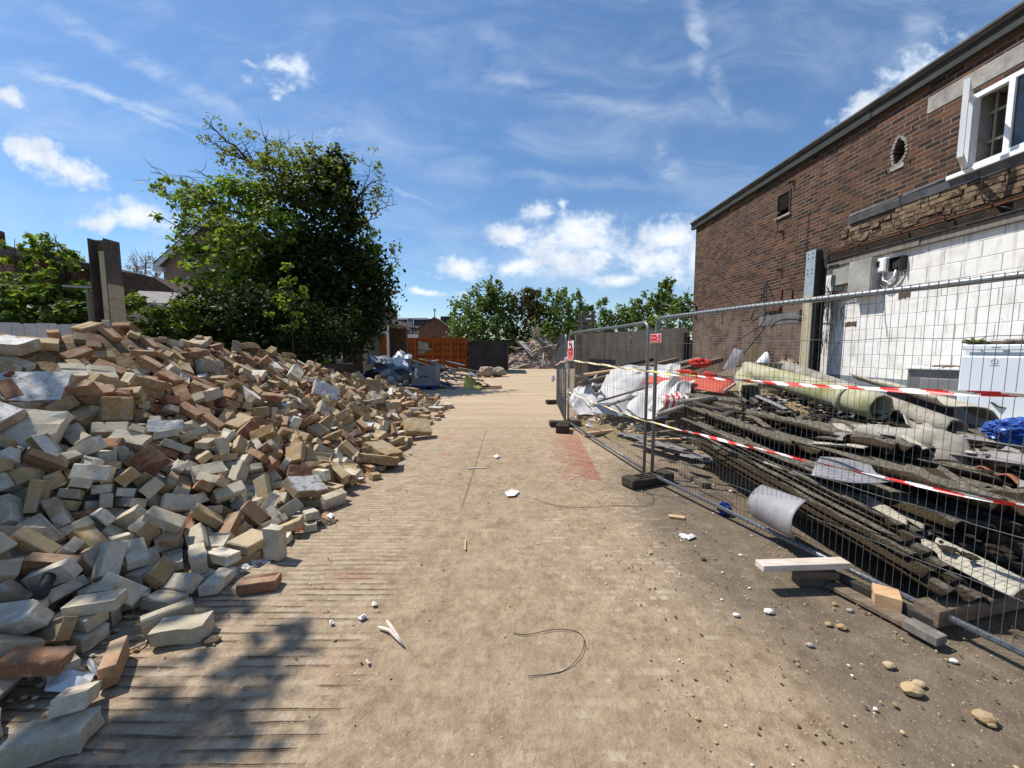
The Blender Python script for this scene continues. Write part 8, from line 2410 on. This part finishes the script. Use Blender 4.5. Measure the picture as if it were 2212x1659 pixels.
# beams and boards
for (x0, y0, x1, y1, Y0, Y1, w, h, mt, lab) in [
    (1250, 830, 1462, 776, 9.8, 11.4, .16, .10, M_WOOD_OLD, 'leftmost long timber beam resting on the heap before the hoarding'), (1285, 838, 1512, 775, 9.2, 10.9, .20, .10, M_WOOD_GREY, 'middle long grey timber beam on the heap before the hoarding'),
    (1330, 838, 1556, 777, 8.9, 10.3, .18, .12, M_WOOD_OLD, 'rightmost long timber beam ending near the red bags'), (1248, 812, 1330, 800, 10.2, 10.6, .26, .06, M_WOOD_NEW, 'short pale board end under the beams near the timber post'),
    (1300, 800, 1415, 775, 11.2, 12.0, .12, .10, M_DARKSTEEL, 'dark beam at the very back along the hoarding'),
    (1470, 842, 1545, 836, 7.4, 8.0, .05, .03, M_WOOD_OLD, 'thin dark stick beside the red board'), (1290, 868, 1392, 838, 7.6, 7.9, .05, .03, M_WOOD_OLD, 'thin brown stick lying over the white sheets'), (1305, 878, 1372, 856, 7.4, 7.8, .09, .03, M_WOOD_GREY, 'grey lath lying over the white sheets below the brown stick'),
    (1560, 812, 1640, 782, 8.6, 8.9, .5, .02, M_WOOD_OLD, 'dark panel slanting up to the yellow card'), (1572, 818, 1660, 800, 8.3, 8.4, .06, .03, M_WOOD_GREY, 'pale lath left of the grey crate'),
    (1262, 938, 1325, 930, 7.25, 7.4, .12, .06, M_WOOD_NEW, 'sawn timber offcut in the gravel at the fence foot'), (1415, 938, 1480, 930, 6.5, 6.6, .10, .08, M_WOOD_OLD, 'brown timber offcut in front of the gravel'), (1395, 951, 1470, 950, 6.2, 6.3, .09, .05, M_WOOD_NEW, 'pale timber offcut lowest in front of the gravel'), (1440, 915, 1520, 905, 6.6, 6.8, .10, .07, M_WOOD_OLD, 'timber offcut between gravel and sheet stack')]:
    k = MB(); k.bar(at(x0, y0, Y0), at(x1, y1, Y1), w, h, bev=.004); tag(k.build('timber', mt), lab, 'timber', 'timbers on the heap behind the fence')
k = MB(); k.prism([at(1563, 797, 9.0), at(1585, 803, 8.9), at(1604, 757, 9.0), at(1588, 752, 9.1)], (0, .03, 0)); tag(k.build('grey_sheet', M_GREYSHEET), 'grey sheet leaning on the brick wall left of the yellow card', 'sheet')
k = MB(); k.prism([at(1620, 752, 8.7), at(1639, 742, 8.7), at(1640, 764, 8.7), at(1634, 772, 8.7), at(1622, 775, 8.7)], (.01, .02, 0)); tag(k.build('card_sheet', simple('yellow_cardboard', [(.3, (.45, .36, .16)), (.7, (.55, .46, .24))], 2, .8, .1)), 'torn yellow card standing against the brick wall', 'card')
k = MB(); k.prism([at(1585, 818, 8.3), at(1625, 812, 8.2), at(1650, 778, 8.5), at(1612, 790, 8.6)], (.01, .03, 0)); tag(k.build('cardboard', simple('brown_cardboard', [(.3, (.26, .15, .05)), (.7, (.36, .23, .09))], 2, .85, .1)), 'brown cardboard sheet leaning left of the grey crate', 'card')
k = MB(); k.prism([at(1685, 808, 7.9), at(1712, 803, 7.8), at(1724, 786, 7.9), at(1700, 775, 8.0), at(1690, 780, 8.0)], (.02, .04, 0)); tag(k.build('cardboard', simple('pale_cardboard', [(.3, (.45, .32, .18)), (.7, (.56, .43, .28))], 2, .85, .1)), 'pale cardboard flap right of the grey crate', 'card')
cr2 = thing('grey_crate', tuple(at(1655, 822, 7.8)), 'grey slatted timber crate standing on the heap by the brick wall', 'crate')
a_, b_ = at(1626, 825, 7.9), at(1690, 822, 7.5); zt, zb = at(1655, 784, 7.8).z, min(a_.z, b_.z) - .1
for i in range(6):
    k = MB(); p = a_.lerp(b_, (i + .5) / 6); k.box((p.x, p.y, (zt + zb) / 2), (.075, .022, zt - zb), Euler((0, 0, -.4)), jit=.004); k.build('slat', M_WOOD_GREY, cr2)
k = MB()
for z in (zt - .03, zb + .06):
    k.bar(Vector((a_.x, a_.y + .04, z)), Vector((b_.x, b_.y + .04, z)), .05, .06); k.bar(Vector((a_.x + .2, a_.y + .5, z)), Vector((b_.x + .2, b_.y + .5, z)), .05, .06)
    k.bar(Vector((a_.x, a_.y + .05, z)), Vector((a_.x + .2, a_.y + .5, z)), .05, .06); k.bar(Vector((b_.x, b_.y + .05, z)), Vector((b_.x + .2, b_.y + .5, z)), .05, .06)
k.build('rails', M_WOOD_OLD, cr2)
k = MB(); k.tube([at(1648, 790, 8.2), at(1656, 760, 8.2)], [.17, .02], 14, cap=False); tag(k.build('paper_cone', M_PAPER, thick=.004), 'rolled white sheet cone standing above the grey crate', 'sheet')
k = MB(); g = random.Random(17)
for i in range(16):
    p = at(g.uniform(1690, 1742), g.uniform(775, 815), 8.0); k.box(p, (g.uniform(.1, .24), g.uniform(.1, .2), g.uniform(.05, .1)), Euler((g.random(), g.random(), g.random() * 6)), bev=.006, jit=.01)
tag(k.build('brick_bits', M_TORN), 'loose bricks and bits heaped at the foot of the steel column', 'rubble', kind='stuff')
# things at the right edge
o = bundle('blue_bag', 2196, 945, 3.7, .26, .15, 'shiny blue plastic bag at the right edge of the heap', 'bag', simple('blue_bag_plastic', [(.3, (.012, .05, .24)), (.7, (.03, .12, .45))], 5, .3, .3, .01, spec=.6), 41, .3); o.location.z = at(2196, 962, 3.7).z
k = MB(); k.bar(at(2050, 940, 4.2), at(2185, 962, 3.7), .16, .04, bev=.003); tag(k.build('timber', M_WOOD_NEW), 'orange-brown plank under the blue plastic bag', 'timber')
k = MB(); k.bar(at(2060, 962, 4.0), at(2250, 988, 3.4), .10, .03); tag(k.build('timber', M_WOOD_WHITE), 'pale lath below the orange-brown plank', 'timber')
k = MB(); k.bar(at(2090, 985, 3.7), at(2260, 1030, 3.1), .22, .03, jit=.01); tag(k.build('cement_strip', M_ASBPALE), 'pale cement strip running off the right edge', 'strip')
M_TERRA = simple('terracotta', [(.3, (.20, .07, .035)), (.7, (.34, .14, .075))], 6, .85, .4, .006)
for px, py, Y, lab in ((2160, 1022, 3.3, 'broken terracotta ridge tile at the right of the soil'), (2215, 1040, 3.1, 'second terracotta tile piece at the right edge')):
    c = at(px, py, Y); k = MB()
    k.grid(lambda u, v: c + Vector((-.16 + .34 * u, .05 * math.sin(u * 3), .055 * math.sin(v * math.pi) - .03 * u)) + Vector((.02, .12, 0)) * (v - .5) * 1.6, 12, 10)
    tag(k.build('ridge_tile', M_TERRA, thick=.016), lab, 'tile')

# flattened strips of roofing on the ground behind the joint
g = random.Random(23)
ST = [(1318, 925, 1440, 950, 6.9, .26), (1335, 940, 1470, 968, 6.2, .20), (1400, 952, 1505, 985, 5.7, .30), (1352, 952, 1480, 990, 5.6, .14), (1420, 930, 1500, 955, 6.4, .22), (1440, 975, 1540, 1003, 5.2, .20), (1475, 992, 1560, 1020, 4.9, .14), (1380, 965, 1450, 985, 5.7, .18), (1490, 940, 1520, 975, 5.8, .2), (1425, 1000, 1520, 1022, 4.9, .12)]
SN = ['longest pale roofing strip next to the gravel', 'roofing strip with curled end behind the fence joint', 'broad grey roofing piece in the middle of the strips', 'thin dark strip along the front of the roofing pieces', 'short roofing strip near the timber offcuts', 'grey roofing piece touching the corrugated stack', 'small dark roofing piece nearest the curled sheet', 'roofing strip half hidden by the fence posts', 'crumpled roofing strip against the stack edge', 'narrow strip lying nearest the camera among roofing pieces']
for i, (x0, y0, x1, y1, Y, w) in enumerate(ST):
    a_, b_ = gnd(x0, y0, .05), gnd(x1, y1, .05); z0 = .03 + .025 * (i % 4); k = MB()
    sd2 = Vector((-(b_ - a_).y, (b_ - a_).x, 0)).normalized() * w
    k.grid(lambda u, v: a_.lerp(b_, u) + sd2 * (v - .5) + U3 * (z0 + .05 * abs(nz(u * 3, v * 2, i)) + .04 * (u - .5) * g.choice([1, 1])), 16, 5, smooth=False)
    tag(k.build('roofing_strip', g.choice([M_ASB, M_FELT, M_ASBPALE, M_FELT]), thick=.008), SN[i], 'roofing strip', 'roofing strips on the ground')

# timbers lying at the fence foot
P0, P1 = gnd(1640, 1222, .17), gnd(1826, 1216, .17)
k = MB(); k.bar(P0, P1, .085, .045, bev=.003); tag(k.build('white_plank', M_WOOD_WHITE), 'white-topped sawn plank poking out beneath the fence rail', 'plank')
P0, P1 = gnd(1705, 1243, .06), gnd(1800, 1248, .05)
k = MB(); k.bar(P0 + U3 * .04, P1 + U3 * .04, .11, .05, bev=.003); k.bar(P0 + Vector((.05, .02, -.03)), P1 + Vector((0, .02, -.03)), .09, .06, bev=.003); tag(k.build('timber_block', M_WOOD_OLD), 'dark wooden blocks under the white-topped plank', 'block')
P0, P1 = gnd(1760, 1262, .02), gnd(1795, 1240, .02)
k = MB(); k.prism([gnd(1752, 1248, .03), gnd(1775, 1262, .02), gnd(1806, 1262, .02), gnd(1792, 1240, .04)], (0, 0, .015)); tag(k.build('slate_piece', M_WOOD_GREY), 'flat brown offcut beside the wooden blocks', 'offcut')
for (x0, y0, x1, y1, z, w, h, mt, lab) in [(1795, 1262, 2010, 1372, .03, .10, .03, M_WOOD_OLD, 'long brown board lying along the fence bottom rail'), (1800, 1240, 2030, 1350, .06, .05, .05, M_DARKSTEEL, 'dark batten beside the long board at the fence'), (1885, 1283, 1945, 1300, .08, .14, .09, M_WOOD_NEW, 'sawn pale timber block on the board at the fence'),
                                          (1960, 1345, 2035, 1385, .05, .09, .05, M_WOOD_GREY, 'grey batten end nearest the camera at the fence'), (2000, 1325, 2260, 1268, .10, .12, .10, M_WOOD_OLD, 'thick timber bearer under the corrugated stack'), (1470, 1018, 1530, 1050, .03, .08, .05, M_WOOD_OLD, 'broken timber chunk just behind the fence by the curled sheet')]:
    k = MB(); k.bar(gnd(x0, y0, z), gnd(x1, y1, z), w, h, bev=.003); tag(k.build('timber', mt), lab, 'timber', 'timbers lying at the fence foot')
o = bundle('blue_rag', 1566, 1080, 3.75, .075, .07, 'crumpled blue and white plastic rag behind the fence rail', 'rag', simple('blue_rag_plastic', [(.35, (.01, .03, .20)), (.6, (.02, .06, .32)), (.75, (.5, .52, .58))], 9, .4, .3, .006), 51, .35)

# ------------------------------------------------------------------ litter on the yard floor
def flat_bit(name, pix, label, cat, mat, th=.004, curl=.02, z=.012):
    pts = [gnd(px, py, z) for px, py in pix]; c = sum(pts, Vector()) / len(pts); k = MB()
    n = len(pts); g = random.Random(int(pix[0][0]))
    vs = [c + U3 * (.004 + curl * .7)] + [p + U3 * g.uniform(0, curl * .35) for p in pts]
    for i in range(n): vs.append((c + pts[i]) / 2 + U3 * g.uniform(curl * .1, curl))
    fs = []
    for i in range(n):
        j = (i + 1) % n; fs += [(0, n + 1 + i, n + 1 + j), (n + 1 + i, 1 + i, 1 + j, n + 1 + j)]
    k.add(vs, fs); return tag(k.build(name, mat, thick=th), label, cat)


flat_bit('torn_sheet', [(100, 1478), (118, 1460), (160, 1455), (185, 1458), (205, 1462), (196, 1476), (180, 1500), (160, 1505), (140, 1496), (96, 1496)], 'torn pale sheet of plasterboard paper at the near foot of the heap', 'sheet', M_PAPER, .004, .05)
flat_bit('torn_sheet', [(186, 1436), (198, 1425), (206, 1440), (220, 1452), (212, 1462), (198, 1458)], 'smaller torn white strip beside the larger torn sheet', 'sheet', M_PAPER, .004, .05)
flat_bit('paper_scrap', [(772, 1335), (788, 1328), (792, 1334), (780, 1341)], 'white square scrap left of the forked wooden splinter', 'scrap', M_PAPER)
flat_bit('paper_scrap', [(803, 1303), (812, 1301), (814, 1308), (805, 1310)], 'small white tile chip above the forked wooden splinter', 'scrap', M_PLASTER)
flat_bit('paper_scrap', [(711, 1344), (718, 1341), (722, 1347), (714, 1350)], 'tiny white chip farthest left on the ridged concrete', 'scrap', M_PLASTER)
flat_bit('paper_scrap', [(790, 1428), (797, 1426), (799, 1433), (793, 1435)], 'white chip below the forked wooden splinter', 'scrap', M_PLASTER)
flat_bit('paper_scrap', [(1090, 1064), (1105, 1058), (1122, 1062), (1112, 1072), (1096, 1073)], 'crumbled white patch in the middle of the yard', 'scrap', M_LIME)
flat_bit('paper_scrap', [(1066, 986), (1074, 982), (1080, 986), (1072, 990)], 'white scrap beyond the crumbled white patch', 'scrap', M_PAPER)
flat_bit('paper_scrap', [(705, 1115), (714, 1109), (722, 1113), (716, 1121)], 'white scrap at the red crumbs by the heap', 'scrap', M_PAPER)
flat_bit('paper_scrap', [(243, 1451), (262, 1446), (266, 1448), (247, 1454)], 'thin white splinter beside the torn sheets', 'scrap', M_PLASTER)
flat_bit('paper_scrap', [(1478, 1160), (1495, 1153), (1503, 1160), (1488, 1166)], 'pale crumbly patch on the dark strip', 'scrap', M_LIME)
for (px, py, r, lab, mt) in [(1580, 1062, .03, 'white lump on the ground left of the blue rag', M_PLASTER), (1660, 1323, .03, 'pale lump on the dark strip below the plank', M_PLASTER), (1590, 1330, .02, 'small white lump left of the pale one below the plank', M_PLASTER), (1818, 1357, .03, 'yellowish stone below the wooden blocks', M_BRICK[1]), (1790, 1350, .022, 'smaller yellowish stone below the wooden blocks', M_BRICK[1]), (1968, 1495, .05, 'largest yellow mortar lump near the right foreground', M_BRICK[1]), (1985, 1480, .028, 'mortar lump touching the largest yellow one', M_BRICK[1]),
                         (2125, 1555, .045, 'rounded mortar lump at the right bottom foreground', M_BRICK[1]), (2140, 1568, .02, 'small mortar lump beside the rounded one', M_BRICK[1]), (1920, 1440, .03, 'flaky mortar crumb above the largest yellow lump', M_BRICK[1]), (1720, 1210, .018, 'white stone left of the white-topped plank', M_PLASTER), (1600, 1200, .016, 'pale pebble on the dark strip', M_PLASTER), (1836, 1320, .02, 'grey stone beside the fence on the dark strip', M_CONC), (1520, 1210, .02, 'dark pebble at the edge of the dark strip', M_RUBBER), (1750, 1395, .02, 'flat pale chip on the dark strip', M_CONC), (2060, 1430, .02, 'pale chip near the fence rail at right', M_PLASTER)]:
    p = gnd(px, py); k = MB(); random.seed(px); r *= .72; k.rock((p.x, p.y, r * .45), r, 0, (1.4, 1, .7), .11, 2); k.rock((p.x + r * .8, p.y - r * .3, r * .3), r * .55, 0, (1.2, 1, .8), .3, 1)
    tag(k.build('stone', mt), lab, 'stone', 'lumps and stones on the yard floor')
k = MB(); A = [gnd(x, y, .02) for x, y in ((818, 1354), (842, 1362), (860, 1380), (871, 1393))]
k.tube(A, [.007, .011, .010, .004], 6); B = [gnd(x, y, .03) for x, y in ((836, 1341), (844, 1352), (858, 1372), (868, 1388))]; k.tube(B, [.008, .011, .008, .003], 6)
tag(k.build('wood_splinter', M_WOOD_WHITE), 'pale forked wooden splinter lying in the middle foreground', 'splinter')
k = MB(); k.bar(gnd(1445, 1115, .015), gnd(1478, 1119, .015), .05, .02); tag(k.build('wood_offcut', M_WOOD_NEW), 'orange wooden offcut on the dark strip beside the rubber foot', 'offcut')
k = MB(); k.bar(gnd(1005, 1166, .01), gnd(1005, 1188, .01), .012, .008); tag(k.build('wood_stick', M_WOOD_NEW), 'short thin stick standing out in the yard centre', 'stick')
k = MB(); k.bar(gnd(1010, 1012, .01), gnd(1050, 1010, .01), .02, .01); tag(k.build('wood_stick', M_WOOD_WHITE), 'pale stick near the red painted strip', 'stick')


def wire(label, pix, r, mat, z=.008, jit=.004):
    q = [gnd(x, y, z) + U3 * (jit * (i % 3)) for i, (x, y) in enumerate(pix)]; f = []
    for i in range(len(q) - 1):
        for t in np.linspace(0, 1, 7)[:-1]:
            p0, p1, p2, p3 = q[max(i - 1, 0)], q[i], q[i + 1], q[min(i + 2, len(q) - 1)]
            f.append(.5 * ((2 * p1) + (p2 - p0) * t + (2 * p0 - 5 * p1 + 4 * p2 - p3) * t * t + (3 * p1 - p0 - 3 * p2 + p3) * t ** 3))
    f.append(q[-1]); k = MB(); k.tube(f, r, 6); tag(k.build('wire', mat), label, 'wire', 'wires on the yard floor')


wire('bent dark wire hooked across the middle foreground', [(1110, 1368), (1140, 1372), (1200, 1362), (1245, 1364), (1262, 1385), (1252, 1420), (1215, 1450), (1140, 1462)], .0020, M_BLACK)
wire('long thin black wire reaching from the yard to the rubber foot', [(1153, 1077), (1200, 1092), (1260, 1098), (1330, 1092), (1390, 1094), (1410, 1085), (1408, 1070), (1390, 1060)], .0025, M_BLACK)
wire('black wire loop on the dark strip by the fence', [(1370, 1058), (1420, 1070), (1480, 1076), (1540, 1066), (1568, 1078), (1590, 1100)], .0025, M_BLACK)
wire('beige cable bent into a loop beside the heap', [(232, 1424), (262, 1412), (300, 1398), (316, 1386), (312, 1376), (290, 1378), (262, 1392)], .006, simple('beige_cable', [(.3, (.34, .26, .17)), (.7, (.44, .36, .25))], 5, .7, 0))
k = MB(); a_, b_ = at(88, 1285, 2.02), at(138, 1180, 2.45); k.tube([a_, b_], .03, 12); tag(k.build('plastic_tube', M_BLACK), 'dark tube sticking out between the pale bricks', 'tube')

# grit and chips
k = MB(); g = random.Random(71)
for i in range(3000):
    if i % 3: x, y = g.uniform(.7, 3.2), g.uniform(1.0, 5.2)
    else: x, y = g.uniform(-2.2, 3.2), 1.0 + 9 * g.random() ** 1.6
    if abs(x) < .5 and g.random() < .55: continue
    s = .002 + .0055 * g.random() ** 3
    if g.random() < .03: s *= 2
    random.seed(i + 40000); k.rock((x, y, s * .3 + .004), s, g.choice([0, 1, 1, 1, 2, 2, 3]), (1.3, 1.1, .7), .35, 0)
tag(k.build('grit', [M_PLASTER, M_BRICK[1], M_MUD, M_BRICK[2]]), 'grit and small chips scattered over the yard floor', 'grit', kind='stuff')
